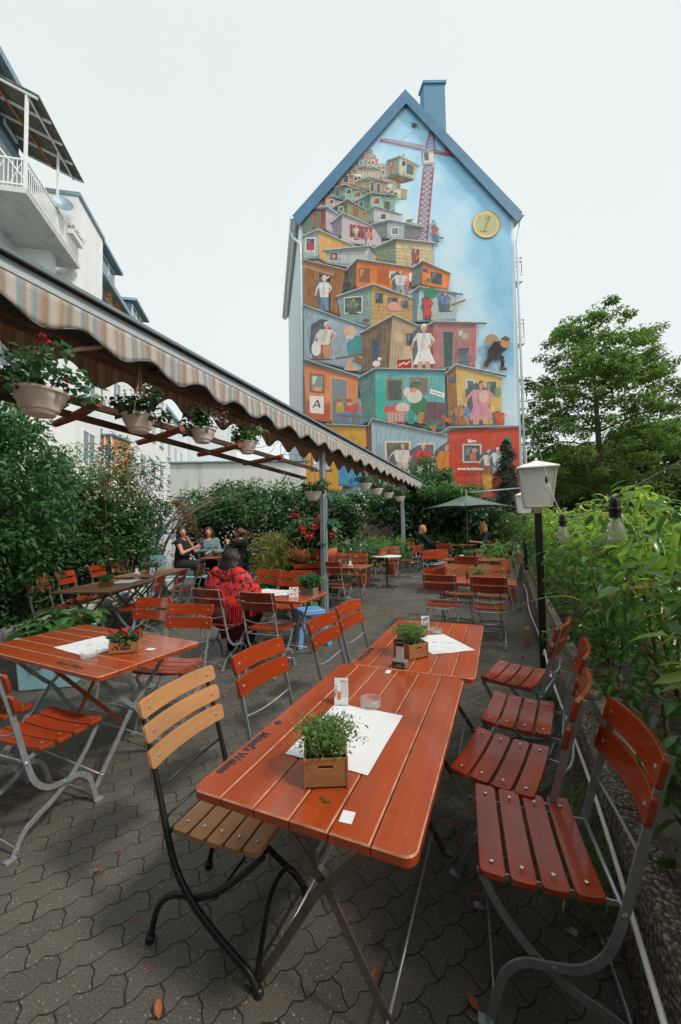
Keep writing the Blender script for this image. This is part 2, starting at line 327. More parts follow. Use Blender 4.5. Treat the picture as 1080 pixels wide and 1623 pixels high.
# painted mural (colours of the artwork in a vertex attribute, brushwork as noise)
t = NT('mural_paint'); at = t.n('ShaderNodeVertexColor'); at.layer_name = 'Col'; co = t.coord('Object')
b1 = t.noise(t.coord('Object', (1, 1, .22)), 9, 6, .7); b2 = t.noise(co, 2.2, 5, .6)
br = t.mix(1, at.outputs[0], (.92, .86, .82), 'MULTIPLY')
c = t.mix(t.math('MULTIPLY', t.math('SUBTRACT', b1, .25, clamp=True), .95), br, t.mix(1, br, (.30, .30, .34), 'MULTIPLY'))
c = t.mix(t.math('MULTIPLY', t.math('SUBTRACT', b2, .5, clamp=True), 1.0), c, t.mix(.3, br, (.55, .52, .45)))
t.base(c); t.p(rough=.85); MT['mural'] = t.m
t = NT('mural_sky'); co = t.coord('Object'); sx = t.n('ShaderNodeSeparateXYZ'); t.l(co, sx.inputs[0])
f = t.math('ADD', t.math('MULTIPLY', sx.outputs[0], .12), t.math('MULTIPLY', t.math('SUBTRACT', sx.outputs[2], 9), .055))
f = t.math('ADD', f, t.math('MULTIPLY', t.math('SUBTRACT', t.noise(co, .28, 5), .5), 1.3), clamp=True)
t.base(t.ramp(f, [(0, (.34, .46, .53)), (.35, (.45, .54, .58)), (.55, (.33, .49, .59)), (.8, (.17, .36, .50)), (1, (.24, .43, .56))])); t.p(rough=.9); MT['muralsky'] = t.m

# ------------------------------------------------------------------ mesh building helpers
class MB:
    def __init__(s): s.v = []; s.f = []; s.mi = []; s.cur = 0; s.cols = None
    def mat(s, i): s.cur = i; return s
    def add(s, vs, fs, M=None):
        o = len(s.v)
        for v in vs:
            v = Vector(v); s.v.append(tuple(M @ v) if M is not None else tuple(v))
        for f in fs: s.f.append(tuple(o + i for i in f)); s.mi.append(s.cur)
        return s
    def box(s, c, d, M=None, bev=0.0):
        x, y, z = d[0] / 2, d[1] / 2, d[2] / 2
        if bev <= 0:
            vs = [(c[0] + a * x, c[1] + b * y, c[2] + e * z) for a in (-1, 1) for b in (-1, 1) for e in (-1, 1)]
            return s.add(vs, [(0, 1, 3, 2), (4, 6, 7, 5), (0, 4, 5, 1), (2, 3, 7, 6), (0, 2, 6, 4), (1, 5, 7, 3)], M)
        b = min(bev, x * .9, y * .9, z * .9); vs = []; idx = {}
        for sx in (-1, 1):
            for sy in (-1, 1):
                for sz in (-1, 1):
                    for k in range(3):
                        p = [sx * (x - b), sy * (y - b), sz * (z - b)]; p[k] = (sx * x, sy * y, sz * z)[k]
                        idx[(sx, sy, sz, k)] = len(vs); vs.append((c[0] + p[0], c[1] + p[1], c[2] + p[2]))
        fs = []
        for k in range(3):
            i, j = [(1, 2), (2, 0), (0, 1)][k]
            for sg in (-1, 1):
                q = []
                for (a, e) in ((-1, -1), (1, -1), (1, 1), (-1, 1)):
                    t = [0, 0, 0]; t[k] = sg; t[i] = a; t[j] = e; q.append(idx[(*t, k)])
                fs.append(tuple(q if sg > 0 else q[::-1]))
        for k in range(3):
            i, j = [(1, 2), (2, 0), (0, 1)][k]
            for a in (-1, 1):
                for e in (-1, 1):
                    t0 = [0, 0, 0]; t0[i] = a; t0[j] = e; t0[k] = -1; t1 = list(t0); t1[k] = 1
                    q = [idx[(*t0, i)], idx[(*t1, i)], idx[(*t1, j)], idx[(*t0, j)]]
                    fs.append(tuple(q if a * e < 0 else q[::-1]))
        for sx in (-1, 1):
            for sy in (-1, 1):
                for sz in (-1, 1):
                    q = [idx[(sx, sy, sz, k)] for k in range(3)]
                    fs.append(tuple(q if sx * sy * sz > 0 else q[::-1]))
        return s.add(vs, fs, M)
    def bar(s, a, b, w, t, side=None, M=None):
        # flat bar from a to b; w measured along `side`, t across
        a = Vector(a); b = Vector(b); d = (b - a); L = d.length; d.normalize()
        side = Vector(side) if side is not None else (Vector((0, 0, 1)) if abs(d.z) < .9 else Vector((1, 0, 0)))
        side = (side - d * side.dot(d)).normalized(); n = d.cross(side)
        vs = [p + side * (i * w / 2) + n * (j * t / 2) for p in (a, b) for i, j in ((-1, -1), (1, -1), (1, 1), (-1, 1))]
        return s.add(vs, [(3, 2, 1, 0), (4, 5, 6, 7), (0, 1, 5, 4), (1, 2, 6, 5), (2, 3, 7, 6), (3, 0, 4, 7)], M)
    def tube(s, pts, r, n=8, M=None, cap=True):
        pts = [Vector(p) for p in pts]; rs = r if isinstance(r, (list, tuple)) else [r] * len(pts); vs = []; fs = []
        up = Vector((0, 0, 1)); pn = None
        for i, p in enumerate(pts):
            d = (pts[min(i + 1, len(pts) - 1)] - pts[max(i - 1, 0)]).normalized()
            if pn is None:
                a = up if abs(d.z) < .9 else Vector((1, 0, 0)); pn = (a - d * a.dot(d)).normalized()
            else:
                pn = (pn - d * pn.dot(d)); pn = pn.normalized() if pn.length > 1e-6 else Vector((1, 0, 0))
            q = d.cross(pn)
            for k in range(n):
                an = 2 * PI * k / n; vs.append(p + (pn * math.cos(an) + q * math.sin(an)) * rs[i])
        for i in range(len(pts) - 1):
            for k in range(n):
                k2 = (k + 1) % n; fs.append((i * n + k, i * n + k2, (i + 1) * n + k2, (i + 1) * n + k))
        if cap: fs.append(tuple(range(n - 1, -1, -1))); fs.append(tuple((len(pts) - 1) * n + k for k in range(n)))
        return s.add(vs, fs, M)
    def lathe(s, prof, n=24, c=(0, 0, 0), M=None, sx=1, sy=1):
        vs = [(c[0] + r * math.cos(2 * PI * k / n) * sx, c[1] + r * math.sin(2 * PI * k / n) * sy, c[2] + z) for r, z in prof for k in range(n)]; fs = []
        for i in range(len(prof) - 1):
            for k in range(n):
                k2 = (k + 1) % n; fs.append((i * n + k, i * n + k2, (i + 1) * n + k2, (i + 1) * n + k))
        if prof[0][0] > 1e-5: fs.append(tuple(range(n - 1, -1, -1)))
        if prof[-1][0] > 1e-5: fs.append(tuple((len(prof) - 1) * n + k for k in range(n)))
        return s.add(vs, fs, M)
    def ribbon(s, path, w, t, y, M=None):
        # flat iron following a curve in the local xz-plane; w in that plane, t across (y)
        P = [Vector((a, 0, b)) for a, b in path]; vs = []; fs = []
        for i, p in enumerate(P):
            d = (P[min(i + 1, len(P) - 1)] - P[max(i - 1, 0)]).normalized(); nn = Vector((-d.z, 0, d.x))
            for a, b in ((-1, -1), (1, -1), (1, 1), (-1, 1)):
                q = p + nn * (a * w / 2); vs.append((q.x, y + b * t / 2, q.z))
        for i in range(len(P) - 1):
            for k in range(4):
                k2 = (k + 1) % 4; fs.append((i * 4 + k, i * 4 + k2, (i + 1) * 4 + k2, (i + 1) * 4 + k))
        e = (len(P) - 1) * 4; fs += [(3, 2, 1, 0), (e, e + 1, e + 2, e + 3)]
        return s.add(vs, fs, M)
    def prism(s, poly, z0, z1, M=None):
        n = len(poly); vs = [(a, b, z0) for a, b in poly] + [(a, b, z1) for a, b in poly]
        fs = [tuple(range(n - 1, -1, -1)), tuple(range(n, 2 * n))] + [(k, (k + 1) % n, n + (k + 1) % n, n + k) for k in range(n)]
        return s.add(vs, fs, M)
    def slab(s, us, vs_, fn, th, M=None):
        nx, ny = len(us) - 1, len(vs_) - 1
        # curved board: fn(u,v)-> point on its mid surface (u,v in 0..1), thickness th along normal
        g = [[Vector(fn(us[i], vs_[j])) for j in range(ny + 1)] for i in range(nx + 1)]; vs = []
        for sg in (1, -1):
            for i in range(nx + 1):
                for j in range(ny + 1):
                    a = g[min(i + 1, nx)][j] - g[max(i - 1, 0)][j]; b = g[i][min(j + 1, ny)] - g[i][max(j - 1, 0)]
                    vs.append(g[i][j] + a.cross(b).normalized() * sg * th / 2)
        N = (nx + 1) * (ny + 1); id_ = lambda i, j: i * (ny + 1) + j; fs = []
        for i in range(nx):
            for j in range(ny):
                q = (id_(i, j), id_(i + 1, j), id_(i + 1, j + 1), id_(i, j + 1)); fs.append(q); fs.append(tuple(N + k for k in q[::-1]))
        for i in range(nx):
            fs.append((id_(i + 1, 0), id_(i, 0), N + id_(i, 0), N + id_(i + 1, 0))); fs.append((id_(i, ny), id_(i + 1, ny), N + id_(i + 1, ny), N + id_(i, ny)))
        for j in range(ny):
            fs.append((id_(0, j), id_(0, j + 1), N + id_(0, j + 1), N + id_(0, j))); fs.append((id_(nx, j + 1), id_(nx, j), N + id_(nx, j), N + id_(nx, j + 1)))
        return s.add(vs, fs, M)
    def ball(s, c, r, M=None, n=8, sq=(1, 1, 1)):
        pr = [(r * math.sin(PI * i / (n // 2 + 1)), -r * math.cos(PI * i / (n // 2 + 1))) for i in range(n // 2 + 2)]
        vs = [(c[0] + a * math.cos(2 * PI * k / n) * sq[0], c[1] + a * math.sin(2 * PI * k / n) * sq[1], c[2] + z * sq[2]) for a, z in pr[1:-1] for k in range(n)]; m = len(pr) - 2
        vs += [(c[0], c[1], c[2] - r * sq[2]), (c[0], c[1], c[2] + r * sq[2])]; fs = []
        for i in range(m - 1):
            for k in range(n): k2 = (k + 1) % n; fs.append((i * n + k, i * n + k2, (i + 1) * n + k2, (i + 1) * n + k))
        for k in range(n): k2 = (k + 1) % n; fs.append((m * n, k2, k)); fs.append((m * n + 1, (m - 1) * n + k, (m - 1) * n + k2))
        return s.add(vs, fs, M)
    def bolt(s, p, nrm, r=.0065, h=.003, M=None):
        nrm = Vector(nrm).normalized(); q = nrm.to_track_quat('Z', 'Y').to_matrix().to_4x4(); q.translation = Vector(p)
        return s.lathe([(r, 0), (r * .9, h * .6), (r * .5, h), (0, h * 1.15)], 8, M=(M @ q if M is not None else q))
    def mesh(s, name, mats, smooth=False):
        m = bpy.data.meshes.new(name); m.from_pydata(s.v, [], s.f); m.update()
        for x in (mats if isinstance(mats, (list, tuple)) else [mats]): m.materials.append(MT[x] if isinstance(x, str) else x)
        if len(m.materials) > 1: m.polygons.foreach_set('material_index', s.mi)
        if smooth: shade(m, smooth)
        return m
    def build(s, name, mats, parent=None, smooth=False, loc=None):
        if loc is not None: s.v = [(a - loc[0], b - loc[1], c - loc[2]) for a, b, c in s.v]
        o = bpy.data.objects.new(name, s.mesh(name, mats, smooth)); COL.objects.link(o)
        if parent is not None: o.parent = parent
        if loc is not None and parent is None: o.location = loc
        return o
def shade(m, ang_=40):
    m.polygons.foreach_set('use_smooth', [True] * len(m.polygons))
    if ang_ is not True:
        try: m.set_sharp_from_angle(angle=R(ang_))
        except Exception: pass
def tag(o, label=None, cat=None, group=None, kind=None):
    if label: o['label'] = label
    if cat: o['category'] = cat
    if group: o['group'] = group
    if kind: o['kind'] = kind
    return o
def empty(name, loc, rz=0, label=None, cat=None, group=None):
    o = bpy.data.objects.new(name, None); COL.objects.link(o); o.location = loc; o.rotation_euler = (0, 0, rz); o.empty_display_size = .1
    return tag(o, label, cat, group)
def link(name, mesh, parent=None, loc=None, rz=0, scale=None):
    o = bpy.data.objects.new(name, mesh); COL.objects.link(o)
    if parent is not None: o.parent = parent
    if loc is not None: o.location = loc
    o.rotation_euler = (0, 0, rz)
    if scale is not None: o.scale = scale if isinstance(scale, (tuple, list)) else (scale,) * 3
    return o
def kids(o): return [c for c in bpy.data.objects if c.parent == o]
def dup(root, loc, rz=None, label=None, group=None, cat=None):
    r = root.copy(); COL.objects.link(r); r.location = loc
    if rz is not None: r.rotation_euler = (0, 0, rz)
    for k, v in (('label', label), ('group', group), ('category', cat)):
        if v: r[k] = v
    def rec(src, dst):
        for ch in kids(src):
            c = ch.copy(); COL.objects.link(c); c.parent = dst; rec(ch, c)
    rec(root, r); return r
def local(root):   # matrix that takes world coordinates into the thing's own
    return Matrix.Translation(root.location) @ Euler(root.rotation_euler).to_matrix().to_4x4()
def text(body, size, M, mat, name, parent, ext=.0006, align='CENTER', bold=0.0, shear=0.0, sx=1.0):
    c = bpy.data.curves.new('t', 'FONT'); c.body = body; c.size = size; c.extrude = ext; c.align_x = align; c.align_y = 'CENTER'; c.offset = bold; c.shear = shear; c.resolution_u = 3
    o = bpy.data.objects.new('t', c); COL.objects.link(o); bpy.context.view_layer.update()
    me = bpy.data.meshes.new_from_object(o.evaluated_get(bpy.context.evaluated_depsgraph_get()))
    bpy.data.objects.remove(o); me.transform(M @ Matrix.Diagonal((sx, 1, 1, 1))); me.name = name; me.materials.clear(); me.materials.append(MT[mat])
    return link(name, me, parent)

# leaves as arrays --------------------------------------------------------------
def leaf_mesh(name, P, N, D, L, W, mat, shape=0, droop=.25, fold=.18, extra=None):
    """P points, N normals, D directions, L lengths, W widths (arrays)"""
    n = len(P); D = D - N * (D * N).sum(1, keepdims=True); D /= np.linalg.norm(D, axis=1, keepdims=True) + 1e-9
    Sd = np.cross(N, D); L = L[:, None]; W = W[:, None]
    if shape == 0:
        V = np.stack([P, P + D * L * .5 + Sd * W * .5 + N * W * fold, P + D * L - N * L * droop * .5, P + D * L * .5 - Sd * W * .5 + N * W * fold], 1)
        F = np.array([[0, 1, 2, 3]]); k = 4
    else:
        ax = lambda u: P + D * L * u - N * L * droop * u * u
        V = np.stack([ax(0), ax(.3) + Sd * W * .42 + N * W * fold, ax(.68) + Sd * W * .40 + N * W * fold, ax(1), ax(.68) - Sd * W * .40 + N * W * fold, ax(.3) - Sd * W * .42 + N * W * fold, ax(.3), ax(.68)], 1)
        F = np.array([[0, 6, 1, 1], [1, 6, 7, 2], [2, 7, 3, 3], [0, 5, 6, 6], [6, 5, 4, 7], [7, 4, 3, 3]]); k = 8
    V = V.reshape(-1, 3)
    m = bpy.data.meshes.new(name)
    faces = []
    for f in F:
        f = list(dict.fromkeys(f.tolist())); faces.append(f)
    nl = sum(len(f) for f in faces); base = (np.arange(n) * k)
    loops = np.concatenate([np.array(f) for f in faces]); LI = (base[:, None] + loops[None, :]).reshape(-1)
    tot = np.tile(np.array([len(f) for f in faces]), n); st = np.concatenate([[0], np.cumsum(tot)[:-1]])
    m.vertices.add(len(V)); m.vertices.foreach_set('co', V.astype(np.float32).ravel())
    m.loops.add(len(LI)); m.loops.foreach_set('vertex_index', LI.astype(np.int32))
    m.polygons.add(len(tot)); m.polygons.foreach_set('loop_start', st.astype(np.int32)); m.polygons.foreach_set('loop_total', tot.astype(np.int32))
    m.update(calc_edges=True); m.validate()
    for x in (mat if isinstance(mat, (list, tuple)) else [mat]): m.materials.append(MT[x])
    if shape == 1: shade(m, True)
    return m
def unit(n):
    v = np.random.normal(size=(n, 3)); return v / np.linalg.norm(v, axis=1, keepdims=True)
def cloud(centres, radii, per, L, W, mat, name='foliage', shape=0, up=.6, out=.5, droop=.25, flat=1.0, jit=.35, clip=None):
    """leaf clumps: centres (k,3), radii (k,), per leaves in each"""
    C = np.repeat(np.asarray(centres, float), per, 0); Rr = np.repeat(np.asarray(radii, float), per)[:, None]; n = len(C)
    u = unit(n); rr = np.random.rand(n, 1) ** .45; off = u * rr * Rr; off[:, 2] *= flat; P = C + off
    N = u * out + np.array([0, 0, 1.0]) * up + unit(n) * .55; N /= np.linalg.norm(N, axis=1, keepdims=True)
    D = u + unit(n) * .7 + np.array([0, 0, -.15])
    Ls = L * (1 + (np.random.rand(n) - .5) * 2 * jit); Ws = W * (Ls / L)
    if clip is not None:
        k = clip(P); P, N, D, Ls, Ws = P[k], N[k], D[k], Ls[k], Ws[k]
    return leaf_mesh(name, P, N, D, Ls, Ws, mat, shape, droop)
def shell_pts(n, box, power=.35):
    """random clump centres in an ellipsoid, denser near the outside"""
    u = unit(n); r = np.random.rand(n, 1) ** power; return u * r * np.array(box)

# signed-distance bodies, polygonised with surface nets -----------------------------
def sdf_mesh(name, fn, lo, hi, step, mat):
    ax = [np.arange(lo[i], hi[i] + step, step) for i in range(3)]
    Xg, Yg, Zg = np.meshgrid(*ax, indexing='ij'); f = fn(Xg, Yg, Zg); s = f < 0
    nx, ny, nz = f.shape
    cs = sum(s[i:nx - 1 + i, j:ny - 1 + j, k:nz - 1 + k].astype(int) for i in (0, 1) for j in (0, 1) for k in (0, 1))
    act = (cs > 0) & (cs < 8); idx = -np.ones(act.shape, int); idx[act] = np.arange(act.sum())
    ci, cj, ck = np.nonzero(act); acc = np.zeros((len(ci), 3)); cnt = np.zeros((len(ci), 1))
    cor = [(i, j, k) for i in (0, 1) for j in (0, 1) for k in (0, 1)]
    for a in cor:
        for d in range(3):
            if a[d] == 0:
                b = list(a); b[d] = 1
                fa = f[ci + a[0], cj + a[1], ck + a[2]]; fb = f[ci + b[0], cj + b[1], ck + b[2]]
                m = (fa < 0) != (fb < 0); t = np.where(m, fa / np.where(m, fa - fb, 1), 0)
                p = np.stack([np.full(len(ci), a[0], float), np.full(len(ci), a[1], float), np.full(len(ci), a[2], float)], 1); p[:, d] += t
                acc += p * m[:, None]; cnt += m[:, None]
    V = (np.stack([ci, cj, ck], 1) + acc / cnt) * step + np.array(lo); F = []
    for d in range(3):
        e = [(1, 2), (2, 0), (0, 1)][d]
        sl0 = [slice(1, -1)] * 3; sl1 = [slice(1, -1)] * 3; sl0[d] = slice(0, -1); sl1[d] = slice(1, None)
        a, b = s[tuple(sl0)], s[tuple(sl1)]
        for flip, m in ((0, a & ~b), (1, ~a & b)):
            I = list(np.nonzero(m)); I = [I[q] + (1 if q != d else 0) for q in range(3)]
            def cell(o1, o2):
                J = [x.copy() for x in I]; J[e[0]] -= o1; J[e[1]] -= o2; return idx[J[0], J[1], J[2]]
            q = np.stack([cell(0, 0), cell(1, 0), cell(1, 1), cell(0, 1)], 1)
            F.append(q if not flip else q[:, ::-1])
    F = np.concatenate(F); m = bpy.data.meshes.new(name); m.from_pydata(V.tolist(), [], F.tolist()); m.update(); shade(m, True)
    m.materials.append(MT[mat]); return m
def cap(X, Y, Z, a, b, ra, rb, sq=(1, 1, 1)):
    a = np.array(a, float); b = np.array(b, float); d = b - a; L2 = (d * d).sum() + 1e-9
    t = np.clip(((X - a[0]) * d[0] + (Y - a[1]) * d[1] + (Z - a[2]) * d[2]) / L2, 0, 1)
    return np.sqrt(((X - a[0] - t * d[0]) / sq[0]) ** 2 + ((Y - a[1] - t * d[1]) / sq[1]) ** 2 + ((Z - a[2] - t * d[2]) / sq[2]) ** 2) - (ra + (rb - ra) * t)
def smin(a, b, k): h_ = np.clip(.5 + .5 * (b - a) / k, 0, 1); return b * (1 - h_) + a * h_ - k * h_ * (1 - h_)
def join(*mbs):
    o = MB()
    for m in mbs: o.add(m.v, m.f)
    return o

# ------------------------------------------------------------------ ground
def grid_ground():
    xs = np.concatenate([np.linspace(-60, -12, 9), np.linspace(-11, 11, 45), np.linspace(12, 60, 9)]); ys = np.concatenate([np.linspace(-12, -1, 6), np.linspace(0, 18, 37), np.linspace(22, 120, 14)])
    vs = [(x, y, gz(y)) for x in xs for y in ys]; ny = len(ys)
    fs = [(i * ny + j, (i + 1) * ny + j, (i + 1) * ny + j + 1, i * ny + j + 1) for i in range(len(xs) - 1) for j in range(ny - 1)]
    b = MB(); b.add(vs, fs); return tag(b.build('ground', 'paver'), kind='structure')
grid_ground()
# pavement of the street beyond the hedge
b = MB(); pts = [(1.5, -3), (1.5, 11), (14, 40), (60, 40), (60, -3)]
vs = []; 
for (l0, l1) in ((1.45, 7.0),):
    for a0 in range(-3, 40, 1):
        o = len(b.v); q = [G(l0, a0, .004), G(l1 + 14, a0, .004), G(l1 + 14, a0 + 1, .004), G(l0, a0 + 1, .004)]
        b.add(q, [(0, 1, 2, 3)])
MT['pale_paving'] = simple('pale_street_paving', (.34, .34, .32), .9, 0, .15, 3)
tag(b.build('pavement', 'pale_paving'), kind='structure')

# ------------------------------------------------------------------ chairs
def bez(P, n=8):
    """Catmull-Rom through points (2-D or 3-D)"""
    P = [Vector(p) for p in P]; out = []
    for i in range(len(P) - 1):
        a, b, c, d = P[max(i - 1, 0)], P[i], P[i + 1], P[min(i + 2, len(P) - 1)]
        for k in range(n):
            t = k / n; out.append(.5 * ((2 * b) + (c - a) * t + (2 * a - 5 * b + 4 * c - d) * t * t + (3 * b - 3 * c + d - a) * t ** 3))
    out.append(P[-1]); return out
A_PATH = [(-.335, .885), (-.285, .72), (-.232, .52), (-.205, .42), (-.165, .31), (-.10, .245), (-.02, .225), (.06, .215), (.115, .17), (.145, .09), (.165, .012)]
B_PATH = [(.175, .432), (.115, .33), (.03, .232), (-.06, .165), (-.15, .125), (-.205, .09), (-.25, .012)]
ENDS = [0, .006, .018, .038, .12, .25, .375, .5, .625, .75, .88, .962, .982, .994, 1]
def rnd_end(u, w, hw, r=.016):   # rounded plan corners of a board: u 0..1 along 2w, half width hw
    d = min(u, 1 - u) * 2 * w
    return 1 if d >= r else (hw - (r - math.sqrt(max(0, r * r - (r - d) ** 2)))) / hw
def bevel(o, w=.0035):
    m = o.modifiers.new('bevel', 'BEVEL'); m.width = w; m.segments = 2; m.limit_method = 'ANGLE'; m.angle_limit = R(50); return o
def back_slat(b, z0, z1, wood_i=0, w=.215, th=.017):
    def pt(u, v):
        y = (u - .5) * 2 * w; z = (z0 + z1) / 2 + (z1 - z0) * (v - .5) * rnd_end(u, w, (z1 - z0) / 2)
        t = (z - .42) / (.885 - .42); x = -.205 + (-.335 + .205) * t + .012
        return (x + .028 * (y / w) ** 2 - .022, y, z)
    b.mat(wood_i).slab(ENDS, [0, .25, .5, .75, 1], pt, th)
def seat_slat(b, x0, x1, w=.215, th=.018, dip=.012):
    def pt(u, v):
        y = (v - .5) * 2 * w; x = (x0 + x1) / 2 + (x1 - x0) * (u - .5) * rnd_end(v, w, (x1 - x0) / 2)
        return (x, y, .452 + dip * (y / w) ** 2 - .010 * math.sin(PI * (x + .17) / .36) + .004)
    b.slab([0, .5, 1], ENDS, pt, th)
def make_chair(name, label, woodm='chairwood', metal='steel', nb=2, ns=4, rod='steel'):
    t = empty(name, (0, 0, 0), 0, label, 'chair')
    HW = .19
    b = MB(); w = .355 / ns
    for i in range(ns): seat_slat(b, -.165 + i * w + .006, -.165 + (i + 1) * w - .006)
    b.mat(1)
    for i in range(ns):
        for sy in (-1, 1): b.bolt((-.165 + (i + .5) * w, sy * .165, .4725), (0, 0, 1), .0075, .003)
    bevel(b.build('seat', [woodm, 'bolt'], t, 35))
    b = MB(); hs = {2: [(.685, .775), (.795, .885)], 3: [(.66, .725), (.742, .807), (.824, .89)]}[nb]
    for z0, z1 in hs: back_slat(b, z0, z1)
    b.mat(1)
    for z0, z1 in hs:
        z = (z0 + z1) / 2; tt = (z - .42) / .465
        for sy in (-1, 1):
            y = sy * .17; x = -.205 - .13 * tt + .012 + .028 * (y / .215) ** 2 - .022
            b.bolt((x + .009, y, z), (1, 0, .28), .0085, .0035); b.bolt((x - .015, y, z), (-1, 0, -.28), .007, .003)
    bevel(b.build('backrest', [woodm, 'bolt'], t, 35))
    pa = [(p.x, p.y) for p in bez(A_PATH, 5)]; pb = [(p.x, p.y) for p in bez(B_PATH, 5)]
    for sy in (-1, 1):
        m = MB().ribbon(pa, .026, .007, sy * HW); m.bolt((-.02, sy * (HW + .004), .225), (0, sy, 0), .009, .005); m.bolt((-.205, sy * (HW + .004), .42), (0, sy, 0), .009, .005)
        m.box((.178, sy * HW, .006), (.045, .03, .010)); m.build('leg', metal, t, 35)
        m = MB().ribbon(pb, .024, .007, sy * (HW - .012)); m.box((-.262, sy * (HW - .012), .006), (.045, .03, .010)); m.build('leg', metal, t, 35)
    for sy in (-1, 1): MB().bar((-.2, sy * (HW - .022), .432), (.19, sy * (HW - .022), .437), .016, .006).build('seat_rail', metal, t)
    MB().tube([(-.208, -HW - .006, .424), (-.208, HW + .006, .424)], .0075, 8).build('stretcher', rod, t, True)
    MB().tube([(-.255 - .018 * math.sin(PI * k / 8), -HW + 2 * HW * k / 8, .585 - .03 * math.sin(PI * k / 8)) for k in range(9)], .0055, 6).build('stretcher', rod, t, True)
    for x, z in ((.150, .055), (-.235, .045)):
        MB().ribbon([(-HW + 2 * HW * k / 6, z - .018 + .02 * math.sin(PI * k / 6)) for k in range(7)], .022, .006, 0, Matrix.Translation((x, 0, 0)) @ Matrix.Rotation(R(90), 4, 'Z')).build('stretcher', metal, t)
    return t
def make_tube_chair(name, label):
    t = empty(name, (0, 0, 0), 0, label, 'chair'); HW = .18
    b = MB(); ns = 5; w = .37 / ns
    for i in range(ns): seat_slat(b, -.175 + i * w + .004, -.175 + (i + 1) * w - .004, .205, .016, .004)
    b.mat(1)
    for i in range(ns):
        for sy in (-1, 1): b.bolt((-.175 + (i + .5) * w, sy * .155, .4655), (0, 0, 1), .0065, .003)
    bevel(b.build('seat', ['lightwood', 'bolt'], t, 35), .002)
    b = MB()
    for z0, z1 in ((.655, .722), (.742, .809), (.829, .896)): back_slat(b, z0, z1, w=.215, th=.015)
    b.mat(1)
    for z0, z1 in ((.655, .722), (.742, .809), (.829, .896)):
        z = (z0 + z1) / 2; tt = (z - .42) / .465
        for sy in (-1, 1): b.bolt((-.205 - .13 * tt + .012 + .0175 - .022 + .008, sy * .17, z), (1, 0, .28), .0075, .003)
    bevel(b.build('backrest', ['lightwood', 'bolt'], t, 35), .0025)
    up = [(-.345, .89), (-.29, .72), (-.235, .53), (-.205, .42), (-.165, .31), (-.09, .215), (.0, .145), (.09, .09), (.14, .06), (.175, .014)]
    dn = [(.185, .43), (.10, .345), (.0, .262), (-.09, .218), (-.19, .20), (-.255, .15), (-.285, .08), (-.30, .014)]
    for sy in (-1, 1):
        y = sy * (HW + .006); q = bez(up, 4); MB().tube([(a.x, y, a.y) for a in q], [.007 + .005 * min(1, k / 10) for k in range(len(q))], 8).lathe([(.014, 0), (.017, .006), (.014, .02), (.012, .026)], 10, (.178, y, 0)).build('leg', 'black', t, True)
        y = sy * (HW - .012); MB().tube([(a.x, y, a.y) for a in bez(dn, 4)], .0115, 8).lathe([(.014, 0), (.018, .006), (.018, .02), (.012, .026)], 10, (-.302, y, 0)).build('leg', 'black', t, True)
    MB().tube([(p.x, p.y, p.z) for p in bez([(.165, -HW, .04), (.16, -HW * .72, .13), (.15, -HW * .3, .205), (.15, HW * .3, .205), (.16, HW * .72, .13), (.165, HW, .04)], 5)], .0095, 8).build('stretcher', 'black', t, True)
    for x, z, r in ((-.253, .575, .005), (-.222, .475, .005), (-.205, .425, .009), (.0, .25, .006)):
        MB().tube([(x, -HW, z), (x, HW, z)], r, 6).build('stretcher', 'black', t, True)
    for sy in (-1, 1): MB().bar((-.2, sy * (HW - .03), .432), (.19, sy * (HW - .03), .436), .016, .008).build('seat_rail', 'black', t)
    return t

chair_red = make_chair('folding_chair', 'red slatted folding chair nearest the camera, right of the long table')
def put(src, first, x, y, face, label, group, z=0):
    loc = Vector((x, y, gz(y) + z))
    if first: src.location = loc; src.rotation_euler = (0, 0, face); src['label'] = label; src['group'] = group; return src
    return dup(src, loc, face, label, group)
def putG(src, l, al, dl, dal, label, group, first=False, z=0):
    v = GV * l + GU * al; return put(src, first, v.x, v.y, ang(dl, dal), label, group, z)
g1 = 'red folding chairs along the right of the front tables'
putG(chair_red, .055, 1.54, -1, -.10, chair_red['label'], g1, True)
putG(chair_red, -.035, 1.97, -1, .23, 'second red folding chair from the camera, right of the long table by the pebble wall', g1)
putG(chair_red, .055, 2.50, -1, .14, 'third red folding chair from the camera beside the planter wall, level with the table joint', g1)
putG(chair_red, .04, 3.12, -1, .30, 'red folding chair in front of the foot of the near black lamp post', g1)
g2 = 'chairs on the left of the front tables'
tube_chair = make_tube_chair('folding_chair', 'pale wooden chair with black tubular legs and three back slats at the long front table')
tube_chair['group'] = g2; putG(tube_chair, -.985, 1.30, 1, .06, tube_chair['label'], g2, True)
putG(chair_red, -.985, 1.83, 1, -.08, 'red folding chair behind the pale wooden chair on the left of the long table', g2)
putG(chair_red, -.975, 2.64, 1, -.05, 'red folding chair left of the second front table, nearer of two overlapping ones', g2)
putG(chair_red, -.985, 3.17, 1, -.10, 'red folding chair left of the second front table, farther of two overlapping ones', g2)
g3 = 'red folding chairs round the square-set left table'
putG(chair_red, -2.38, 1.37, -.06, 1, 'red folding chair at the left edge in front of the table with the Coffee box', g3)
putG(chair_red, -2.95, 1.33, -.02, 1, 'red folding chair half out of view at the left edge, only its seat corner seen', g3)
putG(chair_red, -2.52, 2.38, .28, -1, 'red folding chair with visible seat at the far right of the Coffee box table', g3)
putG(chair_red, -3.17, 2.50, .10, -1, 'red folding chair behind the flower box of the table with the Coffee box', g3)
g4 = 'chairs around the long brown table'
